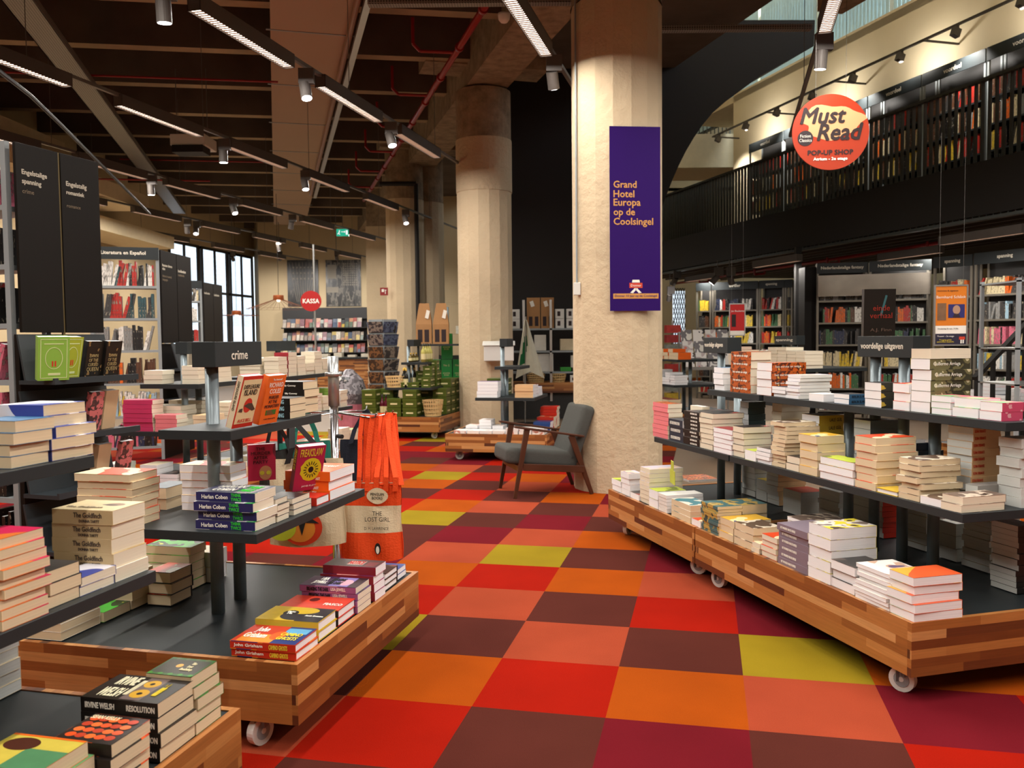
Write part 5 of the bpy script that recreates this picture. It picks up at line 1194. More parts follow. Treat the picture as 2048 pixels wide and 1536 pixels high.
end_panels('pair of tall black end panels reading spanning and romantiek', E0, E1, 1.43, 2.45,
    [[('Engelstalige', 2.295, .165, 1), ('spanning', 2.245, .125, 1), ('crime', 2.195, .075, 0)], [('Engelstalig', 2.28, .15, 1), ('romantiek', 2.235, .13, 1), ('romance', 2.155, .1, 0)]])
MB_ = MB().box(E0+un*.0, ud*GL, un*-.5, (0, 0, 1.42)); 
t = thing('end_display', 'black stepped book display on the end of the left bookcase', 'display shelf', (E0.x, E0.y, 0), math.atan2(ud.y, ud.x))
MB().bx(0, 0, 0, GL, .03, 1.42).build('back_board', M_PANEL, t)
M_DSH = mat('charcoal_display_shelf', '2c3236', rough=.45, var=.03)
for z in (1.17, .86, .55, .24):
    m = MB(); m.bx(-.01, -.235, z-.022, GL+.01, -.002, z).bx(-.01, -.25, z-.022, GL+.01, -.235, z+.012); m.box((-.01, -.05, z), (GL+.02, 0, 0), (0, .012, 0), (0, .045, .25)); m.build('shelf', M_DSH, t)
MB().bx(0.05, -.20, 0, GL-.05, -.002, .2).build('plinth', M_PANEL, t)
def disp(lab, s_, z, w_, h_, t_, cover, spine_m, lean=-.18, out=.13, turn=0, texts=(), name='display_book'):
    q = E0+ud*s_+un*out; q.z = z+.002
    bk = lean_book(lab, q, math.atan2(ud.y, ud.x)+turn, w_, h_, t_, lean, cover, spine_m, name=name)
    for (tx, x_, z_, ww, hh_, mm_) in texts: text(bk, tx, (x_, -.0012, z_), (1, 0, 0), (0, 0, 1), w=ww, h=hh_, m=mm_)
    return bk
cov('greenbook', '8ab54a'); cov('olivebook', 'a0a832'); cov('cursed', '1e1812', '1e1812', '8a6a40', sc_=26); cov('paisley', '4a3434', 'c86a6a', '9aa86a', sc_=22, detail=4); cov('tanbook', 'c8a884'); cov('greyspine', 'c8c4c8')
GI = mat('print_palegreen', 'cfd8a0', var=0)
for (lab, s0, turn, cv_) in (('bright green special edition book standing open-angled on left end display', -.075, -.5, 'greenbook'), ('olive green special edition book with red spine on left end display', .12, .12, 'olivebook')):
    bk = disp(lab, s0, 1.17, .155, .235, .045, cv_, 'magenta' if cv_ == 'olivebook' else 'greenbook', turn=turn, out=.15 if turn > 0 else .20)
    m = MB()
    for a in range(20):
        b1, b2_ = a*math.pi/10, (a+1)*math.pi/10
        m.bar((.078+.042*math.cos(b1), -.001, .12+.058*math.sin(b1)), (.078+.042*math.cos(b2_), -.001, .12+.058*math.sin(b2_)), .001, .003)
    m.bx(.012, -.0012, .012, .143, 0, .015).bx(.012, -.0012, .22, .143, 0, .223).bx(.012, -.0012, .012, .015, 0, .223).bx(.14, -.0012, .012, .143, 0, .223).bx(.03, -.0012, .195, .125, 0, .20).bx(.05, -.0012, .028, .11, 0, .04)
    m.build('cover_ornament', GI, bk)
    m = MB(); m.bx(.068, -.0012, .075, .075, 0, .105).bx(.082, -.0012, .075, .089, 0, .105); m.build('cover_figures', IR, bk)
for i, s0 in enumerate((.30, .445)):
    disp('%s of two black and gold fantasy books on left end display' % ('front' if i == 0 else 'rear'), s0, 1.17, .14, .21, .035, 'cursed', 'black', out=.14, turn=.12, texts=(('DAWN\nOF THE\nCURSED', .063, .10, .085, .07, mat('print_gold', 'b09868', var=0)), ('QUEEN', .063, .045, .10, .028, mat('print_gold', 'b09868', var=0))))
for i, (s0, z) in enumerate(((.30, .86), (.52, .55))):
    disp('patterned book with tangled line cover on %s shelf of left end display' % ('second' if i == 0 else 'third'), s0, z, .11, .23, .03, 'paisley', 'paisley', out=.15, turn=.1)
    disp('tan paper covered book beside patterned one on %s shelf of left end display' % ('second' if i == 0 else 'third'), s0+.13 if i == 0 else s0-.16, z, .12, .23, .04, 'tanbook', 'tanbook', out=.13, turn=.15)
for i in range(4): disp('pale lilac slim book, %s of four on lowest shelf of left end display' % ORD1[i], .10+i*.055, .24, .05, .20, .02, 'greyspine', 'greyspine', out=.15, turn=.3)
disp('tan slipcased book beside the pale slim books on lowest left display shelf', .36, .24, .16, .20, .04, 'tanbook', 'tanbook', out=.15, turn=.2)
# second and third gondola
def case_px(x0, x1, d0, d1): 
    a_, b_ = aty(x0, 600, d0), aty(x1, 600, d1); a_.z = b_.z = 0; return a_, b_
a_, b_ = case_px(178, 320, 9.85, 10.1)
PW = ['black', 'black', 'white', 'red', 'teal', 'dark grey']
bookcase('bookcase', 'grey steel bookcase headed Literatura en Español behind the crime table', a_, b_, 2.46, [.16, .52, .90, 1.28, 1.65, 2.02], .28, 'the Spanish literature case', [['black', 'white', 'teal', 'red'], ['black', 'dark grey', 'red', 'teal'], ['white', 'grey', 'black', 'white'], ['orange', 'black', 'brown'], ['white', 'pale blue', 'black', 'yellow'], ['black', 'pink', 'navy blue']], header='Literatura en Español', indiv=True, bookh=.29, dens=.96)
e2, e3 = aty(320, 600, 10.12), aty(381, 600, 11.1); e2.z = e3.z = 0
end_panels('pair of black end panels on the Spanish literature case', e2, e3, 1.36, 2.44, [[('literatuur diverse\ntalen', 2.25, .3, 1), ('fiction in several\nlanguages', 2.12, .27, 0)], [('kookboeken', 2.24, .25, 1), ('cookbooks', 2.19, .2, 0)]])
t = thing('end_display', 'black stepped book display below the second pair of end panels', 'display shelf', (e2.x, e2.y, 0), math.atan2((e3-e2).y, (e3-e2).x))
gl = (e3-e2).length; MB().bx(0, 0, 0, gl, .03, 1.35).build('back_board', M_PANEL, t)
for z in (1.05, .7, .35): m = MB(); m.bx(0, -.23, z-.02, gl, -.002, z); m.box((0, -.2, z), (gl, 0, 0), (0, .012, 0), (0, .08, .3)); m.build('shelf', M_DSH, t)
a_, b_ = case_px(330, 404, 15.3, 15.6)
bookcase('bookcase', 'distant grey steel bookcase with black end panels before the far windows', a_, b_, 2.46, [.2, .6, 1.0, 1.38, 1.75, 2.1], .28, 'the case before the far windows', [['cream', 'dark grey', 'white'], ['cream', 'white'], ['red', 'black', 'white']], header='', indiv=False)
e2, e3 = aty(405, 600, 15.6), aty(443, 600, 16.7); e2.z = e3.z = 0
end_panels('smallest pair of black end panels before the far windows', e2, e3, 1.36, 2.44, [[('kookboeken', 2.25, .3, 1)], [('kookboeken', 2.24, .3, 1)]])
# bookcases under the mezzanine on the right
FAN = [['black', 'dark grey', 'grey'], ['black', 'red', 'green', 'brown', 'white', 'orange'], ['black', 'dark grey', 'green', 'navy blue', 'cream'], ['black', 'yellow', 'cream', 'yellow'], ['red', 'white', 'orange', 'green'], ['white', 'red', 'navy blue']]
SPN = [['red', 'dark grey', 'orange', 'cream'], ['black', 'dark grey', 'grey', 'pale blue'], ['pink', 'cream', 'black'], ['grey', 'pale blue', 'yellow', 'teal', 'white'], ['red', 'navy blue', 'white', 'green'], ['teal', 'pink', 'black']]
M_PST = mat('warm_grey_steel', '7d776c', rough=.4, metal=.35, var=.04)
def rc(lab, x0, x1, d0, d1, header, pal, where, indiv, zt=2.55):
    a_, b_ = case_px(x0, x1, d0, d1)
    t = bookcase('bookcase', lab, a_, b_, zt, [.14, .50, .86, 1.22, 1.58, 1.94], .30, where, pal, header=header, indiv=indiv, post=M_PST, back=M_DARK2, bookh=.255, hh=.17)
    return t
rc('steel bookcase headed Nederlandstalige fantasy beside the black panel', 1633, 1735, 14.3, 14.1, 'Nederlandstalige fantasy', FAN, 'the first fantasy case', True)
rc('steel bookcase headed Nederlandstalige fantasy behind the black display book', 1738, 1862, 14.0, 13.7, 'Nederlandstalige fantasy', FAN, 'the second fantasy case', True)
rc('narrow steel bookcase headed spanning behind the hanging orange poster', 1866, 1944, 13.4, 12.9, 'spanning', SPN, 'the narrow thriller case', False)
rc('steel bookcase headed spanning at the right frame edge', 1948, 2075, 12.8, 11.9, 'spanning', SPN, 'the rightmost thriller case', True)
THR = [['red', 'black', 'white', 'navy blue'], ['red', 'yellow', 'cream', 'green', 'orange'], ['orange', 'red', 'yellow', 'white'], ['red', 'cream', 'white'], ['white', 'red']]
rc('steel bookcase headed thriller beyond the hanging red poster', 1424, 1516, 19.0, 18.6, 'thriller', THR, 'the far thriller case', False)
rc('far steel bookcase of grey and red books beside the black post', 1518, 1568, 18.6, 18.3, 'spanning', THR, 'the case beside the black post', False)
rc('end bay of the far steel bookcases touching the black post', 1569, 1585, 18.3, 18.2, '', THR, 'the narrow end bay', False)
rc('dim far bookcase left of the thriller case behind the glass display', 1392, 1422, 19.3, 19.1, '', [['dark grey', 'yellow', 'green'], ['brown', 'dark grey'], ['cream', 'red']], 'the dim far case', False)
# curved silver panels above the fantasy cases
a_, b_ = case_px(1636, 1862, 14.15, 13.6)
m = MB(); m.box(a_+Vector((0, 0, 2.0)), b_-a_, (0.05, .12, 0), (0, 0, .34)); tag(m.build('metal_cover_panel', mat('polished_steel_sheet', '7a746c', rough=.25, metal=.9, var=.15, scale=5)), 'shiny steel sheet covering the top shelves of the fantasy cases', 'panel')
q = aty(1595, 640, 15.1); m = MB(); m.bx(q.x-.05, q.y-.05, 0, q.x+.05, q.y+.05, 2.9); tag(m.build('support_post', M_BLACK), 'square black support post under the mezzanine edge', 'post')
q = aty(1605, 640, 14.5); m = MB(); m.bx(q.x, q.y-.1, 0, q.x+.2, q.y+.2, 2.5); tag(m.build('black_end_panel', M_PANEL), 'tall plain black panel between the post and the first fantasy case', 'panel')
# red pipe and strips under the mezzanine
a_, b_ = aty(2048, 480, 12.1), aty(1345, 577, 23.5); b_.z = a_.z = 2.80
t = thing('sprinkler_pipe', 'red sprinkler pipe running below the edge of the mezzanine', 'pipe', (a_.x, a_.y, 0))
d = b_-a_; d.z = 0; m = MB(); m.cyl((0, 0, 2.80), d+Vector((0, 0, 2.80)), .032, 12); m.build('main_pipe', M_RED, t, smooth=True)
for k in range(4):
    q = d*((k+.6)/4.4); MB().tube([q+Vector((0, 0, 2.80)), q+Vector((.0, 0, 2.72)), q+Vector((-.22, 0, 2.70)), q+Vector((-.22, 0, 2.82))], .024, 8).build('branch_pipe', M_RED, t)
for i, (p1, y1, p2, y2) in enumerate((((1758, 527), 14.9, (1891, 511), 13.4), ((1514, 537), 16.1, (1607, 523), 14.6), ((1935, 500), 12.3, (2060, 480), 10.9), ((1380, 560), 20.5, (1440, 548), 18.5))):
    a_ = aty(*p2, y2); tt = dup(strip0); tt.location = (a_.x-.06, a_.y, 2.62); tt.rotation_euler = (0, 0, math.atan2(bd.y, bd.x))
    tag(tt, 'strip light under the mezzanine, %s from the right edge' % ORD1[(1, 2, 0, 3)[i]], 'ceiling light', 'strip lights under the mezzanine')
for (px, py, y_, az, lab) in ((1435, 552, 17.6, 1.2, 'white can spotlight below mezzanine edge, unlit'), (1459, 552, 17.4, -.6, 'lit spotlight below the mezzanine edge beside the white can'), (1352, 556, 20, .5, 'small lit spotlight by the near column under the mezzanine'), (1340, 588, 20.5, 0, 'glaring spotlight just right of the near column')):
    q = aty(px, py, y_); tt = dup(spot0); tt.location = q; tt.scale = (1.25,)*3
    for c in tt.children:
        if not c.name.startswith('driver'): c.matrix_basis = Matrix.Rotation(az, 4, 'Z') @ Matrix.Rotation(.7, 4, 'X') @ Matrix.Translation(Vector((0, 0, -.17 if c.type == 'LIGHT' else 0)))
    MB().cyl((0, 0, .14), (0, 0, max(.16, (2.9-q.z)/1.25)), .008, 6).build('rod', M_TRACK, tt)
    tag(tt, lab, 'spotlight', 'spotlights under the mezzanine')
# lattice window far behind
a_ = aty(1346, 690, 22); b_ = aty(1370, 690, 22); zt_ = aty(1346, 582, 22).z
struct(MB().bx(a_.x, 22, 1.2, b_.x, 22.05, zt_).build('window_20', emit('bright_pane', (.75, .85, .95), 1.1)))
m = MB()
for i in range(5):
    for j in range(14): m.lathe((a_.x+(b_.x-a_.x)*(i+.5)/5, 21.97, 1.25+j*.1), [(.055, 0), (.055, .008), (.04, .008), (.04, 0)], 8)
for v in range(0): pass
lat = MB()
for i in range(11):
    x0_ = a_.x+(b_.x-a_.x)*(i/5-1); 
    lat.bar((max(a_.x, x0_), 21.96, 1.2+(max(a_.x, x0_)-x0_)*4), (min(b_.x, x0_+.35), 21.96, 1.2+(min(b_.x, x0_+.35)-x0_)*4), .01, .018)
    lat.bar((max(a_.x, x0_), 21.96, 2.6-(max(a_.x, x0_)-x0_)*4), (min(b_.x, x0_+.35), 21.96, 2.6-(min(b_.x, x0_+.35)-x0_)*4), .01, .018)
struct(lat.build('window_lattice', M_BLACK))
# ---- mezzanine railing
t = thing('mezzanine_railing', 'long dark slatted metal railing along the mezzanine edge', 'railing', (S0.x, S0.y, 0), math.atan2(rd.y, rd.x))
M_RAIL = mat('dark_painted_steel', '454a48', rough=.38, metal=.3, var=.08)
m = MB(); n_s = int(Lr/.115)
for i in range(n_s): m.bx(i*.115, 0, 2.90, i*.115+.012, .055, 4.66)
for i in range(n_s): m.bx(i*.115+.012, .008, 2.90, i*.115+.05, .014, 4.66) if True else None
m.build('slats', M_RAIL, t)
MB().bx(0, -.01, 4.66, Lr, .065, 4.70).build('top_rail', M_RAIL, t)
MB().bx(0, .0, 2.86, Lr, .06, 2.90).build('bottom_rail', M_RAIL, t)
MB().bx(0, .06, 2.92, Lr, .08, 3.62).build('kick_panel', M_BLACK, t)
# bookcases on the mezzanine
U0 = S0+rn*1.50
for k in range(11):
    A = U0+rd*(1.35*(k+1)+.4)+Vector((0, 0, 0)); B = U0+rd*(1.35*k+.43)
    if k == 10: continue
    t = bookcase('upper_bookcase', 'upstairs bookcase headed voordeel, %s bay from the right frame edge' % ORD1[k], A, B, 5.70, [3.70, 4.15, 4.55, 4.95], .34, 'the upstairs cases', [['dark grey', 'brown', 'red'], ['cream', 'grey', 'orange', 'black', 'brown'], ['cream', 'brown', 'yellow', 'red', 'black'], ['red', 'black', 'brown', 'dark grey']], header='voordeel', indiv=False, post=M_GREYP, shelfm=M_DARK, back=M_DARK2, hh=.2, bookh=.33, z0=3.53)
    t['group'] = 'upstairs bookcases'
q = P_ = S0+rn*.9+rd*4.2
for i, (s_, cl, lab) in enumerate(((4.3, 'a01c1c', 'red and white sale banner standing upstairs behind the railing'), )):
    p = S0+rn*1.2+rd*s_; tt = thing('standing_banner', lab, 'banner', (p.x, p.y, 3.53), math.atan2(-rd.y, -rd.x))
    m = MB(); m.bx(0, 0, 1.0, .75, .02, 1.75, 0).bx(0, 0, .05, .75, .02, 1.0, 1).bx(.1, -.1, 0, .65, .1, .05, 1); m.build('cloth', [mat('banner_red', cl, var=.03), IW], tt)
    text(tt, 'opruiming', (.37, -.001, 1.42), (1, 0, 0), (0, 0, 1), w=.5, m=IW)
m = None
# upper wall track with brackets and small box spots
p = S0+rn*1.25; zt_ = 6.12
tt = thing('lighting_track', 'grey bracketed lighting rail running along the upper cream wall', 'lighting track', (p.x, p.y, 0), math.atan2(rd.y, rd.x))
MB().bx(2, -.02, zt_, Lr-2.6, .02, zt_+.035).build('rail', M_LAMPB, tt)
for k in range(6): MB().bx(3.6+k*2.3, -.70, zt_+.0, 3.63+k*2.3, .02, zt_+.03).build('bracket', M_LAMPB, tt)
for k in range(11):
    pp = p+rd*(2.6+k*1.22); s_ = thing('box_spotlight', 'small grey box spotlight under the upper rail, %s from the right' % ORD1[k], 'spotlight', (pp.x, pp.y, zt_), math.atan2(rd.y, rd.x), 'box spotlights on the upper rail')
    MB().bx(-.015, -.015, -.05, .015, .015, 0).build('stem', M_LAMPB, s_); o = MB().bx(-.045, -.06, -.18, .045, .06, -.05).build('lamp_box', M_LAMPB, s_); o.rotation_euler = (.35, 0, 0)
    d_ = bpy.data.lights.new('spot_lamp', 'SPOT'); d_.energy = 55 if k % 2 else 200; d_.color = WARM; d_.spot_size = math.radians(165 if k % 2 else 100); d_.spot_blend = 1; d_.shadow_soft_size = .05  # odd lamps are an added wash, turned up to brighten the upper wall
    o = bpy.data.objects.new('spot_lamp', d_); C.objects.link(o); o.parent = s_; o.location = (0, .02, -.22); o.rotation_euler = (-1.85 if k % 2 else -.5, 0, 0)
# picture on the upper wall
qa_ = W0+rd*3.3; m = MB(); a2 = W0-rn*.03
t = thing('wall_picture', 'yellow, black and grey picture at the top right on the upper wall', 'picture', (a2.x, a2.y, 0), math.atan2(-rd.y, -rd.x))
MB().bx(-2.95, 0, 6.30, -.9, .025, 7.1).build('print', blotch('print_upper', ['c8b02a', '1c1a1a', '8a8a80', 'e0d8c0'], scale=2.2), t)
# landing at the far end of the atrium
a_, b_ = aty(1330, 300, 24), aty(1480, 300, 24)
zb2, zt2_ = aty(1400, 335, 24).z, aty(1400, 268, 24).z
struct(MB().bx(a_.x-.3, 24, zb2, b_.x+.1, 26, zt2_).build('floor_landing', M_LEDGE))
t = thing('landing_railing', 'small dark upright railing on the far cream landing', 'railing', (a_.x, 24, zt2_)); m = MB(); Wd = b_.x-a_.x
for i in range(18): m.bx(.3+i*.105, 0, 0, .32+i*.105, .03, 1.15)
m.build('slats', M_RAIL, t); MB().bx(.3, -.01, 1.15, 2.15, .04, 1.19).build('top_rail', M_RAIL, t)
struct(MB().bx(b_.x-.02, 24.0, zb2-.3, b_.x+.8, 24.2, 8.5).build('wall_landing', M_UPW))
# stair rail at the right
a_, b_ = aty(1949, 757, 7.6), aty(2060, 640, 7.9)
t = thing('stair_railing', 'black sloping stair rail with flat posts at the right frame edge', 'railing', (a_.x, a_.y, 0)); rel_ = b_-Vector((a_.x, a_.y, 0))
MB().bar((0, 0, a_.z), rel_, .05, .035).build('handrail', M_BLACK, t)
for f_ in (.04, .33, .62, .91):
    q = Vector((0, 0, a_.z)).lerp(rel_, f_); MB().bar((q.x, q.y, 0), (q.x, q.y, q.z), .05, .02).build('post', M_BLACK, t)
# glass display case at the right frame edge
a_ = aty(2034, 700, 6.4)
t = thing('display_case', 'grey framed glass display case cut by the right frame edge', 'display case', (a_.x, a_.y, 0))
for x_ in (0, .6):
    for y_ in (0, .5): MB().bx(x_, y_, 0, x_+.025, y_+.025, 1.78).build('post', M_GREYP, t)
for z in (.5, .98, 1.25, 1.75): MB().bx(0, 0, z, .625, .525, z+.012).build('shelf', M_GREYP if z > 1.7 else M_ALU, t)
MB().bx(.01, .005, .5, .6, .009, 1.75).build('glass_panel', M_GLASS, t)
# ================================================================ far tables, their goods, and the back of the shop
def put(key, a, b, r, l, n, t, cover, **k):
    return stack(key, None, None, None, None, None, n, cover, corner=(a, b), t=t, lr=r, ll=l, **k)
surface('CP', FC, ZP, 'platform of the table behind the armchair', 'R'); surface('CM', FC, .70, 'lower shelf of the table behind the armchair', 'R')
surface('EP', FE, ZP, 'platform', 'R'); surface('EM', FE, .70, 'lower shelf', 'R'); surface('EU', FE, 1.05, 'top shelf', 'R')
surface('E2M', FE2, .70, 'lower shelf', 'R'); surface('E2U', FE2, 1.05, 'top shelf', 'R'); surface('E2P', FE2, ZP, 'platform', 'R')
surface('5U', FT5, 1.05, 'x', 'L'); surface('5M', FT5, .70, 'x', 'L'); surface('6U', FT6, 1.05, 'x', 'L'); surface('6M', FT6, .70, 'x', 'L'); surface('5P', FT5, ZP, 'x', 'L'); surface('8M', FT8, .70, 'x', 'L'); surface('6P', FT6, ZP, 'x', 'L')
cov('whiteart', 'e6e0dc', 'e6e0dc', 'c88a78', sc_=14)
# white flat stacks along the front of table C
for i in range(7):
    l0 = .03+i*.15; put('CP', .02, l0, .2, .14, 2 if i in (0, 1, 2) else 1, .034, 'whiteart', pg='w', jit=.6, spine='L')
put('CP', .26, .86, .2, .14, 2, .034, 'whiteart', pg='w'); put('CP', .26, .70, .2, .14, 4, .034, 'whiteart', pg='w'); put('CP', .26, .55, .2, .13, 2, .034, 'whiteart', pg='w', desc='white floral')
put('CP', .40, .03, .2, .20, 3, .035, 'bluesp', pg='w', spine='L', desc='blue spined'); put('CP', .62, .03, .2, .20, 4, .035, 'red', top='redart', pg='c', spine='L', desc='red spined'); put('CP', .84, .03, .2, .2, 7, .035, 'red', pg='c', spine='L', desc='bright red')
put('CM', .20, .60, .16, .24, 5, .037, 'purple', pg='w', hard=True, desc='purple covered'); put('CM', .37, .62, .15, .2, 4, .037, 'black', pg='w', desc='black spined', stuff=True); put('CM', .53, .62, .15, .2, 4, .037, 'black', pg='w', stuff=True)
put('CM', .20, .19, .16, .21, 4, .037, 'tansp', pg='w', spine='L', desc='tan spined'); put('CM', .37, .19, .16, .2, 4, .035, 'spinered', pg='w', stuff=True); put('CM', .55, .19, .2, .2, 3, .035, 'whitblue', pg='w', stuff=True)
# tables behind the crime table (their books belong to the rest of the books)
for i in range(4): put('EP', .05+i*.27, .04, .2, .14, 3+i % 3, .032, ('cream', 'greenart', 'white', 'darkart')[i], pg='c', stuff=True); put('EP', .05+i*.27, .20, .2, .14, 4+i % 2, .032, 'white', pg='c', stuff=True)
for i in range(5): put('EP', .03, .36+i*.16, .2, .14, 3+(i*2) % 4, .032, ('darkart', 'cream', 'greenart', 'white', 'redart')[i], pg='w', stuff=True)
put('EM', .14, .14, .2, .14, 4, .032, 'tansp', pg='t', stuff=True); put('EM', .14, .62, .14, .25, 7, .034, 'pinkhot', pg='c', spine='L', kind='hardcover', desc='hot pink spined', where='pink stack', title=dict(all=1, side='L', spine=[('ONE LAST SUMMER', .3, .95, .4, IW)]))
put('EM', .14, .42, .14, .18, 4, .032, 'pink', pg='c', spine='L', stuff=True); put('EM', .40, .14, .2, .14, 6, .034, 'cream', pg='c', stuff=True); put('EM', .65, .14, .2, .14, 5, .034, 'cream', pg='c', stuff=True); put('EM', .32, .5, .2, .3, 5, .036, 'cream', pg='c', stuff=True)
put('EM', .60, .5, .2, .3, 6, .034, 'cream', pg='c', stuff=True)
put('EU', .28, .32, .2, .14, 4, .035, 'cream', pg='c', stuff=True); put('EU', .28, .62, .15, .16, 3, .035, 'white', pg='c', stuff=True); put('EU', .55, .32, .2, .14, 4, .04, 'cream', pg='c', stuff=True); put('EU', .62, .5, .03, .15, 1, .23, 'white', pg='c', stuff=True)
for i in range(7):
    put('E2U', .07+i*.18, .24, .16, .14, (5, 6, 5, 3, 6, 4, 4)[i], .036, ('cream', 'spinered', 'white', 'cream', 'white', 'cream', 'white')[i], pg='c', spine='L' if i == 1 else 'B', stuff=True)
    put('E2U', .07+i*.18, .42, .16, .2, 5, .034, 'white', pg='c', stuff=True) if i not in (3, 4) else None
for i in range(6): put('E2M', .14+i*.2, .14, .17, .2, (4, 6, 5, 4, 6, 5)[i], .034, ('pinkpat', 'green', 'pink', 'cream', 'green', 'white')[i], pg='c', spine='L', stuff=True)
for i in range(6): put('E2P', .04+i*.22, .04, .2, .14, (3, 5, 4, 2, 6, 5)[i], .034, ('pinkpat', 'white', 'cream', 'redart', 'white', 'greenart')[i], pg='c', stuff=True); 
# tables at the right behind the long display
for i in range(9): put('5U', .27, .08+i*.165, .2, .15, (5, 5, 6, 6, 5, 3, 4, 5, 6)[i], .034, ('cream', 'white', 'cream', 'cream', 'white', 'yellow', 'redart', 'red', 'redart')[i], pg='c', stuff=True)
for i in range(9): put('5M', .17, .08+i*.165, .2, .15, (5, 3, 6, 4, 5, 3, 4, 5, 6)[i], .034, ('cream', 'red', 'cream', 'white', 'yellow', 'tansp', 'redart', 'red', 'redart')[i], pg='c', stuff=True)
for i in range(9): put('5P', .03, .03+i*.18, .2, .15, (5, 3, 6, 4, 5, 3, 4, 5, 6)[i], .034, ('tansp', 'red', 'cream', 'cream', 'blue', 'tansp', 'redart', 'red', 'navy')[i], pg='c', stuff=True)
for i in range(5): put('6U', .27, .22+i*.16, .2, .15, (2, 3, 2, 3, 2)[i], .05, 'orange', top='orangepat', pg='t', spine='R', stuff=True)
for i in range(6): put('6M', .17, .12+i*.16, .2, .15, (4, 5, 3, 6, 4, 3)[i], .034, ('black', 'white', 'navy', 'white', 'black', 'cream')[i], pg='w', stuff=True); put('6P', .03, .05+i*.18, .2, .15, 5, .04, 'spinered', pg='t', stuff=True)
for i in range(6): put('8M', .17, .12+i*.16, .2, .15, (4, 5, 3, 6, 4, 3)[i], .034, ('pinkgreen', 'white', 'navy', 'red', 'black', 'cream')[i], pg='w', stuff=True)
# --- goods on table D: green gift boxes, baskets, bottles
GB = blotch('cover_giftgreen', ['4c5a1c', '4c5a1c', '3a4614'], scale=5); GBL = mat('gift_label', 'd8cc98', rough=.5, var=0)
def gift(fr, r, l, z, sr, sl, h, lab, grp='green gift boxes'):
    N, dR, dL = fr; q = P3(fr, r, l, z); t = thing('gift_box', lab, 'gift box', q, math.atan2(dR.y, dR.x), grp)
    MB().bx(0, 0, 0, sr, sl, h*.72).build('box', GB, t); MB().bx(-.004, -.004, h*.72, sr+.004, sl+.004, h).build('lid', GB, t)
    m = MB(); m.bx(-.006, sl*.25, h*.32, -.001, sl*.75, h*.5).bx(sr*.25, -.006, h*.32, sr*.75, -.001, h*.5); m.build('label', GBL, t)
k_ = 0
for (r, l, nst) in ((.06, .36, 3), (.06, .59, 2), (.46, .05, 3), (.70, .05, 4), (.93, .05, 4), (.30, .38, 2), (.56, .30, 3), (.34, .80, 3), (.06, .96, 3)):
    for i in range(nst): gift(FD, r, l, ZP+.001+i*.125, .21, .20, .12, 'square green gift box, %s up in %s pile on the bottle table platform' % (ORD1[i], ORD1[k_]))
    k_ += 1
k_ = 0
for (r, l, nst) in ((.20, .20, 2), (.20, .37, 1), (.34, .22, 4), (.50, .20, 5), (.50, .38, 3), (.66, .22, 3), (.20, .50, 1)):
    for i in range(nst): gift(FD, r, l, .701+i*.075, .13, .13, .07, 'small green gift box, %s up in %s pile on bottle table shelf' % (ORD1[i], ORD1[k_]), 'small green gift boxes')
    k_ += 1
for k_, (r, l) in enumerate(((.35, .30), (.35, .55), (.62, .30))):
    for i in range(2): gift(FC, r+.32, l+.3, .701+i*.1, .25, .24, .095, 'wide green gift box, %s up in %s pile beside the header pole' % (ORD1[i], ORD1[k_])) if k_ == 0 else None
def wicker(q, r0, r1, h, lab, solid=.5):
    t = thing('wicker_basket', lab, 'basket', q); m = MB(); n = 26
    for j in range(5 if h > .15 else 4):
        z = h*j/(4.0 if h > .15 else 3.0)*.96; r = r0+(r1-r0)*z/h; m.lathe((0, 0, z), [(r, 0), (r+.006, .0), (r+.006, .014), (r, .014), (r, 0)], 26)
    for i in range(n):
        a = 2*math.pi*i/n; m.bar((r0*math.cos(a), r0*math.sin(a), 0), (r1*math.cos(a), r1*math.sin(a), h), .012, .004)
    m.build('weave', mat('wicker', 'd2b078', rough=.7, var=.1), t); m = MB(); m.cyl((0, 0, 0), (0, 0, .006), r0, 24); m.build('base', mat('wicker', 'd2b078'), t)
    return t
wicker(P3(FD, .21, .17, ZP+.001), .11, .145, .22, 'open weave wicker basket at the front corner of the bottle table platform')
wicker(P3(FD, .29, .74, .701), .115, .145, .15, 'wicker basket with white card on the bottle table shelf')
def bottle(q, hgt, r, colr, cap, lab, grp):
    t = thing('bottle', lab, 'bottle', q, 0, grp)
    MB().lathe((0, 0, 0), [(0, 0), (r, 0), (r, hgt*.55), (r*.9, hgt*.62), (r*.35, hgt*.75), (r*.33, hgt*.88)], 14).build('glass_body', mat('bottle_'+colr, colr, rough=.12, var=0), t, smooth=True)
    MB().lathe((0, 0, 0), [(r*.36, hgt*.86), (r*.36, hgt), (0, hgt)], 12).build('cap', mat('cap_'+cap, cap, rough=.4, metal=.4), t, smooth=True)
    MB().lathe((0, 0, 0), [(r*1.01, hgt*.15), (r*1.01, hgt*.45)], 14).build('label', GBL, t, smooth=True)
for i in range(6): bottle(P3(FD, .16, .84+i*.06, ZP+.001), .30, .036, '5a1424', '2a2020', 'dark red wine bottle, %s in the front row on bottle table platform' % ORD1[i], 'wine bottles on the platform') if i < 2 else None
for i in range(6): bottle(P3(FD, .26, .62+i*.07, ZP+.3-.3+.001) if i < 2 else P3(FD, .86, .36+i*.075, ZP+.001), .26, .033, '28301c', '3a2a30', 'green glass bottle, %s in the second row, bottle table platform' % ORD1[i], 'green bottles on the platform')
for i in range(5): bottle(P3(FD, .22+.05*(i % 2), .52+i*.04 if False else .56+.055*i, .701), .27, .03, '1c1c18', 'c8a040', 'dark bottle with gold cap, %s in the row on bottle table shelf' % ORD1[i], 'gold capped bottles') if i < 2 else None
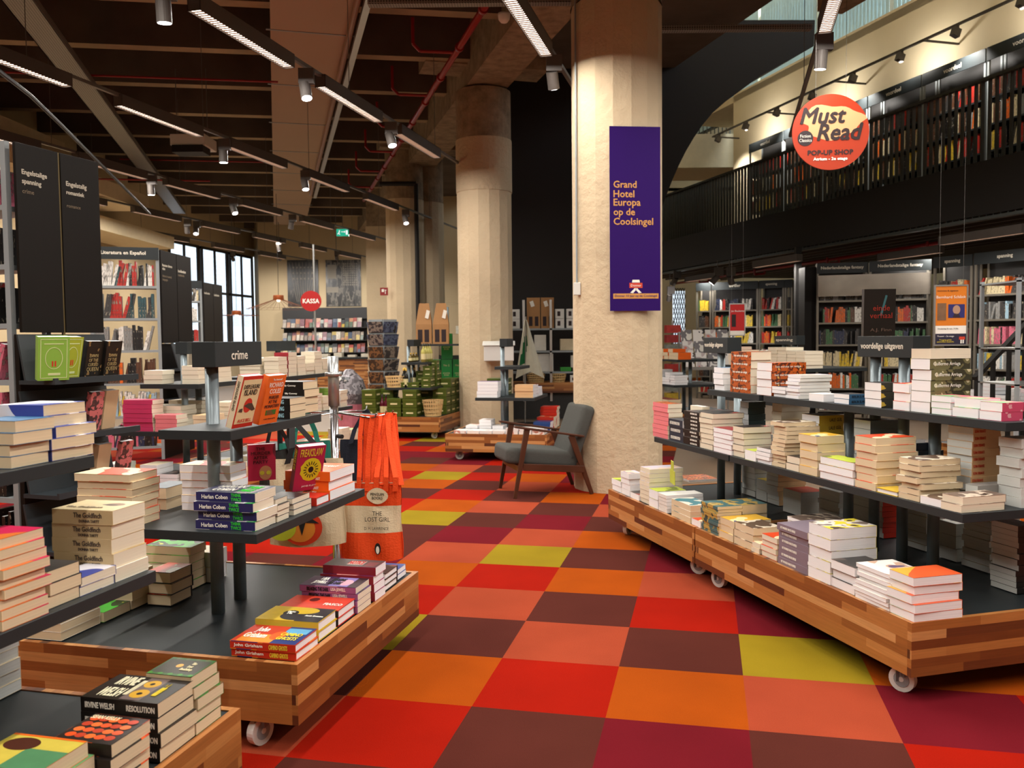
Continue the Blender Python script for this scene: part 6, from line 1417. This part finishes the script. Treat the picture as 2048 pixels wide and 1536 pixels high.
for i in range(5): bottle(P3(FD, .62+.0*i, .42+.075*i, .701), .27, .03, '1c1c18', 'c8a040', 'dark bottle with gold cap, %s in the rear row on bottle table shelf' % ORD1[i], 'gold capped bottles')
for i in range(4): bottle(P3(FD, .34+.1*i, .34+.0*i, 1.052), .26, .036, 'b8b060', '2a2a20', 'pale olive oil bottle, %s along the top shelf of the bottle table' % ORD1[i], 'oil bottles on the top shelf')
for i in range(3): bottle(P3(FD, .40+.12*i, .55, 1.052), .13, .033, '5a4a20', 'c8a040', 'small amber jar, %s along the top shelf of the bottle table' % ORD1[i], 'jars on the top shelf')
# green upright boxes on a black plinth with a glass cabinet above, behind table D
q = aty(872, 800, 13.6)
t = thing('plinth', 'black plinth carrying the bright green boxes', 'plinth', (q.x, q.y, 0)); MB().bx(0, 0, 0, 1.1, .5, .62).build('body', M_BLACK, t); MB().bx(-.02, -.02, .62, 1.12, .52, .65).build('top', M_DARK, t)
GR = mat('bright_green_card', '1f8a3c', rough=.4, var=.03)
for i, (x_, z_) in enumerate(((0, .651), (.185, .651), (.37, .651), (.555, .651), (.19, 1.06))):
    b = thing('green_carton', 'bright green upright carton, %s' % ('alone above the row beside column' if i == 4 else ORD1[i]+' from the left behind the bottle table'), 'carton', (q.x+x_-.1, q.y+.05, z_), 0, 'bright green cartons')
    MB().bx(0, 0, 0, .17, .17, .40).build('carton', GR, b); text(b, 'No 2', (.085, -.001, .31), (1, 0, 0), (0, 0, 1), w=.09, m=GBL); text(b, 'KINDER\nBOEK', (.085, -.001, .17), (1, 0, 0), (0, 0, 1), w=.11, m=GBL)
t = thing('glass_cabinet', 'frameless glass cabinet behind the green cartons beside the middle column', 'cabinet', (q.x+.0, q.y+.62, 0))
for z in (1.1, 1.45, 1.95): MB().bx(0, 0, z, .8, .35, z+.008).build('glass_shelf', M_GLASS, t)
MB().bx(0, 0, 0, .8, .35, 1.1).build('cabinet_base', M_DARK2, t)
for x_ in (0, .79): MB().bx(x_, 0, 1.1, x_+.01, .35, 1.95).build('glass_side', M_GLASS, t)
MB().bx(.06, .1, 1.458, .16, .2, 1.9).build('lit_column', mat('pale_blue_plastic', 'a8c8d8', rough=.3, var=0), t)
for i in range(3):
    o = MB().bx(0, 0, 0, .12, .1, .13+.03*i).build('small_white_box', mat('white_card', 'd8d4c4', var=.2, scale=30)); o.location = (q.x+.28+i*.16, q.y+.72, 1.459); tag(o, 'small white printed box, %s inside the glass cabinet' % ORD1[i], 'box', 'boxes in the glass cabinet')
# paper gift bags standing high beside the cabinet
KR = mat('kraft_paper', 'a87c50', rough=.8, var=.06, bump=.2, bscale=20)
for i in range(2):
    q2 = aty(832+i*34, 680, 13.2); t = thing('kraft_gift_bag', 'brown kraft gift bag %s above the bottle table' % ('with long folded neck' if i == 0 else 'with white tag'), 'gift bag', (q2.x, q2.y, 1.30), 0, 'kraft gift bags')
    m = MB(); m.bx(0, 0, 0, .24, .14, .3); m.face([(0, 0, .3), (.24, 0, .3), (.20, .07, .62), (.05, .07, .62)]); m.face([(.24, .14, .3), (0, .14, .3), (.05, .07, .62), (.20, .07, .62)]); m.face([(0, .14, .3), (0, 0, .3), (.05, .07, .62)]); m.face([(.24, 0, .3), (.24, .14, .3), (.20, .07, .62)]); m.build('paper', KR, t)
    m = MB(); m.box((.14, -.004, .40), (.05, 0, -.02), (0, .003, 0), (.03, 0, .12)); m.build('tag', IW, t); m = MB(); m.bx(.03, -.003, .03, .10, 0, .22, 0).bx(.13, -.003, .03, .2, 0, .22, 0); m.build('window_cutout', K2, t)
t = thing('bag_rack', 'dark rack carrying the kraft bags behind the bottle table', 'rack', (aty(830, 680, 13.2).x, aty(830, 680, 13.2).y, 0)); MB().bx(0, -.02, 1.27, .75, .3, 1.298).build('shelf', M_DARK, t)
for x_ in (.02, .70): MB().bx(x_, .1, 0, x_+.03, .13, 1.27).build('post', M_DARK, t)
# postcard spinner
q = aty(768, 800, 13.3); t = thing('postcard_rack', 'tall postcard spinner full of city cards left of the bottle table', 'card rack', (q.x, q.y, 0))
MB().cyl((0, 0, .06), (0, 0, 1.68), .02, 10).build('pole', M_ALU, t); MB().cyl((0, 0, 0), (0, 0, .06), .28, 24).build('base', M_BLACK, t)
CARD = [blotch('cover_card%d' % i, c, scale=16, detail=3) for i, c in enumerate((['3c2c20', '7a5434', '1c1614'], ['342f32', '7a6e64', '1a181a'], ['262e48', '4a546c', '14141c'], ['5a4e4e', '9a8e88', '382430']))]
for f_ in range(6):
    a = f_*math.pi/3-.35; X_ = Vector((math.cos(a), math.sin(a), 0)); N_ = Vector((math.sin(a), -math.cos(a), 0))
    m = MB(); m.box(N_*.19-X_*.13+Vector((0, 0, .5)), X_*.26, N_*.005, (0, 0, 1.18)); pn = m.build('side_panel', M_GREYP, t)
    for j in range(6):
        m = MB(); m.box(N_*.20-X_*.12+Vector((0, 0, .53+j*.19)), X_*.24, N_*.012, N_*.03+Vector((0, 0, .165))); m.build('postcards', CARD[(f_+(j > 3)) % 4], pn)
# gift wrap dump bin
q = aty(700, 820, 12.6); t = thing('wrapped_gifts_stand', 'stand of clear wrapped grey and pink gifts left of the postcards', 'display stand', (q.x, q.y, 0))
MB().cyl((0, 0, 0), (0, 0, .45), .24, 20).build('tub', mat('pink_bag', 'b86a78', rough=.4, var=.2, scale=9), t)
MB().lathe((0, 0, .45), [(.24, 0), (.26, .15), (.2, .35), (.05, .5), (0, .5)], 18).build('gift_pile', blotch('cover_gifts', ['5a5458', '8a8488', '2c2a2c', 'b0a8a0'], scale=9, detail=4), t)
# black shelving with flag behind the armchair table
Yf = 14.7; pA, pB, pC = aty(1020, 700, Yf), aty(1048, 700, Yf), aty(1102, 700, Yf)
t = thing('shop_shelving', 'steel post shelving with boxes before the black wall', 'shelving', (pB.x, Yf, 0)); x1_ = aty(1175, 700, Yf).x-pB.x; x0_ = pA.x-pB.x-.25
for x_ in (0, pC.x-pB.x): MB().bx(x_-.02, 0, .3, x_+.02, .04, 2.02).build('post', M_ALU, t)
zsf = [zat(657, pB.x, Yf), zat(702, pB.x, Yf), zat(744, pB.x, Yf)]
for z in zsf: MB().bx(x0_, 0, z-.03, x1_, .38, z).build('shelf', M_GREYP, t)
m = MB(); m.bx(x0_, -.1, .45, x1_, .5, .62); m.build('counter_top', M_WOOD, t); MB().bx(x0_, .05, 0, x1_, .5, .45).build('counter_base', M_DARK2, t)
WBX = blotch('cover_whitebox', ['e0dcd4', 'e0dcd4', '2a2428'], scale=16, detail=0)
n_ = 0
for grp_x in ([x0_+.05, x0_+.27], [pC.x-pB.x+.08, pC.x-pB.x+.27, pC.x-pB.x+.45]):
    for x_ in grp_x:
        for j in range(2):
            o = MB().bx(0, 0, 0, .15, .15, .16).build('white_carton', M_WHITEPL); MB().bx(.035, -.002, .04, .085, 0, .12).build('printed_picture', K2, o); o.location = (pB.x+x_, Yf+.05, zsf[0]+.001+.165*j); n_ += 1
            tag(o, 'small white carton, %s counting from the left on top steel shelf' % ORD1[n_-1], 'box', 'white cartons on the steel shelf')
for i in range(2):
    tt = thing('kraft_gift_box', 'brown windowed gift box with white tag, %s on the top steel shelf' % ('left one' if i == 0 else 'right one'), 'gift box', (pB.x+.06+i*.235, Yf+.06, zsf[0]+.001))
    m = MB(); m.bx(0, 0, 0, .22, .15, .52); m.build('box', KR, tt); m = MB(); m.bx(.03, -.003, .04, .09, 0, .2).bx(.13, -.003, .04, .19, 0, .2); m.build('window_cutout', K2, tt); m = MB(); m.box((.07, -.005, .36), (.06, 0, .02), (0, .003, 0), (-.03, 0, .09)); m.build('tag', IW, tt)
itm = [(.18, 1, .2, .3, 'ddd8cc', 'white printed box stack'), (.62, 1, .22, .22, 'c8b898', 'beige small book row'), (.86, 1, .2, .42, '2a3038', 'dark framed picture'), (.20, 2, .3, .34, 'd8d4cc', 'white mug box'), (.62, 2, .22, .08, '2f8a30', 'green toy crocodile'), (.80, 2, .13, .3, 'cfc8bc', 'white slim carton')]
for x_, lv, w__, h__, cc, nm in itm:
    o = MB().bx(0, 0, 0, w__, .15, h__*.9).build(nm.split(' ', 1)[1].replace(' ', '_'), mat('shopitem_'+cc, cc, var=.1), bevel=.006); o.location = (pB.x+x_, Yf+.08, zsf[lv]+.001); tag(o, '%s on the %s steel shelf before the black wall' % (nm, 'middle' if lv == 1 else 'lowest'), 'goods')
for i in range(5):
    o = MB().bx(0, 0, 0, .14, .12, .12).build('white_carton', M_WHITEPL); MB().bx(.03, -.002, .03, .11, 0, .08).build('printed_picture', K2, o); o.location = (pB.x+.78+i*.15, Yf-.04, .621); tag(o, 'white carton with dark print, %s on the wooden counter under the steel shelves' % ORD1[i], 'box', 'white cartons on the counter')
wicker(Vector((pB.x+.58, Yf+.1, .621)), .11, .14, .14, 'small wicker basket on the wooden counter under the steel shelves')
wicker(Vector((pB.x+.2, Yf+.1, .621)), .13, .16, .16, 'larger wicker basket on the wooden counter below the flag')
# flag
q = aty(1049, 760, 13.9); t = thing('flag', 'white flag with green pattern hanging from a slanted pole', 'flag', (q.x, q.y, 0))
MB().cyl((0, 0, .02), (0.03, 0, 1.72), .012, 10).build('pole', M_ALU, t)
m = MB(); FL = MB()
zt_f, zb_f = zat(640, q.x, 13.9), zat(757, q.x, 13.9)
def fp(u, v):
    wv = .02+.20*v; x = .02+(u-.35)*wv*2.1; return (x, -.03-.03*math.sin(u*9+v*3), zt_f-(zt_f-zb_f)*(v*(.88+.12*abs(u-.5)*2)))
for i in range(12):
    for j in range(10):
        a_ = (i/12, (i+1)/12, j/10, (j+1)/10); gm = 1 if (.35 < (i/12+j/20) % 1 < .62 and 2 < j < 8) else 0
        FL.face([fp(a_[0], a_[2]), fp(a_[0], a_[3]), fp(a_[1], a_[3]), fp(a_[1], a_[2])], gm)
FL.build('cloth', [mat('flag_white', 'd8d4c0', rough=.9), mat('flag_green', '1f6a3c', rough=.9)], t, smooth=True)
MB().cyl((0, 0, 0), (0, 0, .02), .15, 20).build('base', M_BLACK, t)
# white wall box and speaker on the middle column
q = aty(968, 722, 12.2); m = MB(); z0_, z1_ = zat(722, q.x, 12.25), zat(692, q.x, 12.25)
m.bx(q.x, 12.15, z0_, q.x+.42, 12.42, z1_); m.box((q.x-.02, 12.13, z1_), (.46, 0, 0), (0, .27, .05), (0, 0, .02)); tag(m.build('wall_box', M_WHITEPL, bevel=.01), 'white box with grey lid mounted low on the middle column', 'box')
# magazine wall, posters and till area at the far end
qa_, qb_ = aty(567, 700, 28.6), aty(735, 700, 28.6)
t = thing('magazine_rack', 'long black magazine wall with five rows below the two posters', 'magazine rack', (qa_.x, 28.6, 0)); Wm = qb_.x-qa_.x
MB().bx(0, .1, 0, Wm, .4, 2.45).build('back_panel', M_BLACK, t); h_ = MB().bx(0, -.02, 2.08, Wm, .1, 2.45).build('header_panel', M_DARK2, t)
for z in (1.80, 1.38, .98, .55): MB().bx(0, -.25, z-.03, Wm, .1, z).build('shelf', M_BLACK, t)
MM = MB(); cols_ = ['8a3020', 'b0a898', 'a08838', '2c3a50', '6a4048', '988c7c', '40503a', '9a6a48', '1a1a1e', '6a5c50']
for z in (1.80, 1.38, .98, .55):
    x_ = .03
    while x_ < Wm-.15:
        w__ = rnd.uniform(.1, .17); hgt = rnd.uniform(.24, .31)
        MM.box((x_, -.22+rnd.uniform(0, .1), z+.001), (w__*.95, 0, 0), (0, .02, 0), (0, .07, hgt), rnd.randrange(10)); MM.box((x_+.02, -.22, z-.0), (w__*.8, 0, 0), (0, .02, 0), (0, .07, hgt*.6), rnd.randrange(10)); x_ += w__
o = MM.build('magazines', [mat('mag_'+c, c, rough=.3, var=.35, scale=18) for c in cols_]); o.location = (qa_.x, 28.6, 0); o['kind'] = 'stuff'; tag(o, 'crowded rows of colourful magazines on the black wall rack', 'magazines')
for i, (x0, x1, cc) in enumerate(((575, 637, ['141212', '2a2826', '5a544c']), (652, 722, ['1a1816', '6a645a', '3a3834', '100e0e']))):
    a_, b_ = aty(x0, 613, 28.9), aty(x1, 613, 28.9); z1_ = aty(x0, 520, 28.9).z
    t = thing('city_photo', 'black and white city photograph, %s of the two above the magazines' % ('left' if i == 0 else 'right'), 'picture', (a_.x, 28.968, a_.z)); W_ = b_.x-a_.x; H2 = z1_-a_.z
    MB().bx(0, 0, 0, W_, .03, H2).build('print', blotch('cover_city%d' % i, cc, scale=3.5, detail=6, stretch=(2.5, 1, .8)), t)
    m = MB()
    if i == 0:
        for k in range(9): m.bar((W_*.5+W_*.05*(k-4), -.002, H2*.1), (W_*.5+W_*.11*(k-4), -.002, H2*.95), .002, .012)
        for r_ in range(3):
            for k in range(6): m.cyl((W_*(.2+.12*k), -.004, H2*(.6+.12*r_)), (W_*(.2+.12*k), 0, H2*(.6+.12*r_)), .03, 8)
    else:
        for k in range(7):
            for r_ in range(10): m.bx(W_*(.5+.06*k), -.003, H2*(.45+.05*r_), W_*(.5+.06*k)+.04, 0, H2*(.45+.05*r_)+.05)
        m.bx(W_*.02, -.003, H2*.3, W_*.35, 0, H2*.42).bx(W_*.05, -.003, H2*.6, W_*.3, 0, H2*.9)
    m.build('print_pattern', mat('photo_pale', '8a8274', var=0), t)
# till counter with shelves in front of the magazine wall
a_ = aty(640, 770, 24); t = thing('till_counter', 'wooden till counter in front of the magazine wall', 'counter', (a_.x, 24, 0)); MB().bx(-.6, 0, 0, 1.9, .9, .85).build('body', M_WOOD, t); MB().bx(-.65, -.05, .85, 1.95, .95, .9).build('top', M_DARK, t)
for i in range(6): bx_ = MB().bx(0, 0, 0, .22, .3, .06+.03*(i % 3)).build('paper_stack', M_LETTER); bx_.location = (a_.x-.4+i*.38, 24.2, .901); tag(bx_, 'low stack of pale papers, %s along the far till counter' % ORD1[i], 'papers', 'paper stacks on the till counter')
# wire pendant lamps before the far windows
for i, (px, py, y_, R_) in enumerate(((557, 598, 21, .75), (473, 628, 24, .62))):
    q = aty(px, py, y_); t = thing('wire_pendant_lamp', 'wide wire hat pendant lamp, %s one before the far windows' % ('higher' if i == 0 else 'lower'), 'pendant lamp', q, 0, 'wire pendant lamps')
    m = MB()
    for k in range(28):
        a = 2*math.pi*k/28; c_, s_ = math.cos(a), math.sin(a); m.tube([(.1*c_, .1*s_, .08), (.13*c_, .13*s_, -.02), (R_*c_, R_*s_, -.02-.22*(1 if i == 0 else .1)*(s_ < 2))], .0035, 4)
    m.lathe((0, 0, 0), [(R_, -.24 if i == 0 else -.045), (R_+.006, -.24 if i == 0 else -.045), (R_+.006, -.235 if i == 0 else -.04)], 40); m.build('wire_shade', mat('copper_wire', '7a4a34', rough=.4, metal=.6), t)
    MB().lathe((0, 0, 0), [(.12, .09), (.13, 0), (.11, -.03)], 18).build('copper_cap', mat('copper_cap', 'b0603a', rough=.4, metal=.6), t, smooth=True)
    MB().lathe((0, 0, 0), [(0, .03), (.035, .01), (.045, -.03), (.03, -.06), (0, -.07)], 12).build('bulb', emit('bulb_glow', (1, .8, .5), 14), t, smooth=True)
    MB().cyl((0, 0, .09), (0, 0, 6.1-q.z), .006, 5).build('cord', M_BLACK, t)
# glass rack with orange books and magazines at the far right
q = aty(1365, 690, 13.5); t = thing('magazine_stand', 'wire stand of white magazines at the far right of the aisle', 'magazine stand', (q.x, q.y, 0))
MB().bx(0, 0, 0, .8, .4, .1).build('base', M_DARK2, t)
for x_ in (0, .78): MB().bx(x_, .3, .1, x_+.02, .33, 1.45).build('post', M_ALU, t)
for j in range(3): MB().bx(0, .0+.1*j, .85+.18*j, .8, .02+.1*j, .9+.18*j).build('ledge', M_ALU, t)
for j in range(3):
    for i in range(4):
        o = MB().box((0, 0, 0), (.17, 0, 0), (0, .008, 0), (0, .06, .26)).build('magazine', blotch('cover_mag%d' % ((i+j) % 3), [['e6e0dc', 'e6e0dc', '3a3438'], ['e0dcd8', 'b8a8a8', 'c86a5a'], ['dcd8d0', '6a6468', 'e0dcd8']][(i+j) % 3], scale=9)); o.location = (q.x+.03+i*.19, q.y+.03+.1*j, .86+.18*j)
        tag(o, 'white cover magazine, %s across the %s row of wire stand' % (ORD1[i], ('lowest', 'middle', 'top')[j]), 'magazine', 'magazines in the wire stand')
q = aty(1345, 690, 14.8); t = thing('card_tower', 'narrow spinner of red and yellow cards beside the near column', 'card rack', (q.x, q.y, 0))
MB().cyl((0, 0, 0), (0, 0, 1.65), .02, 8).build('pole', M_ALU, t)
for j in range(9):
    o = MB().bx(-.12, -.12, .12+j*.165, .12, .12, .25+j*.165).build('card_pocket', mat('cardcol%d' % (j % 4), ('b83a34', 'c8a83a', '8a9088', 'a03030')[j % 4], var=.2, scale=20), t)
# ---- the rest of the books as one mass
mats_f = [None]*len(FARM)
for (kd, nm), ix in FARM.items(): mats_f[ix] = COV[nm] if kd == 'c' else PG[nm]
o = FARB.build('distant_books', mats_f); o['kind'] = 'stuff'; tag(o, 'the many smaller far books in stacks and shelf rows around the shop', 'books')
fit_texts()
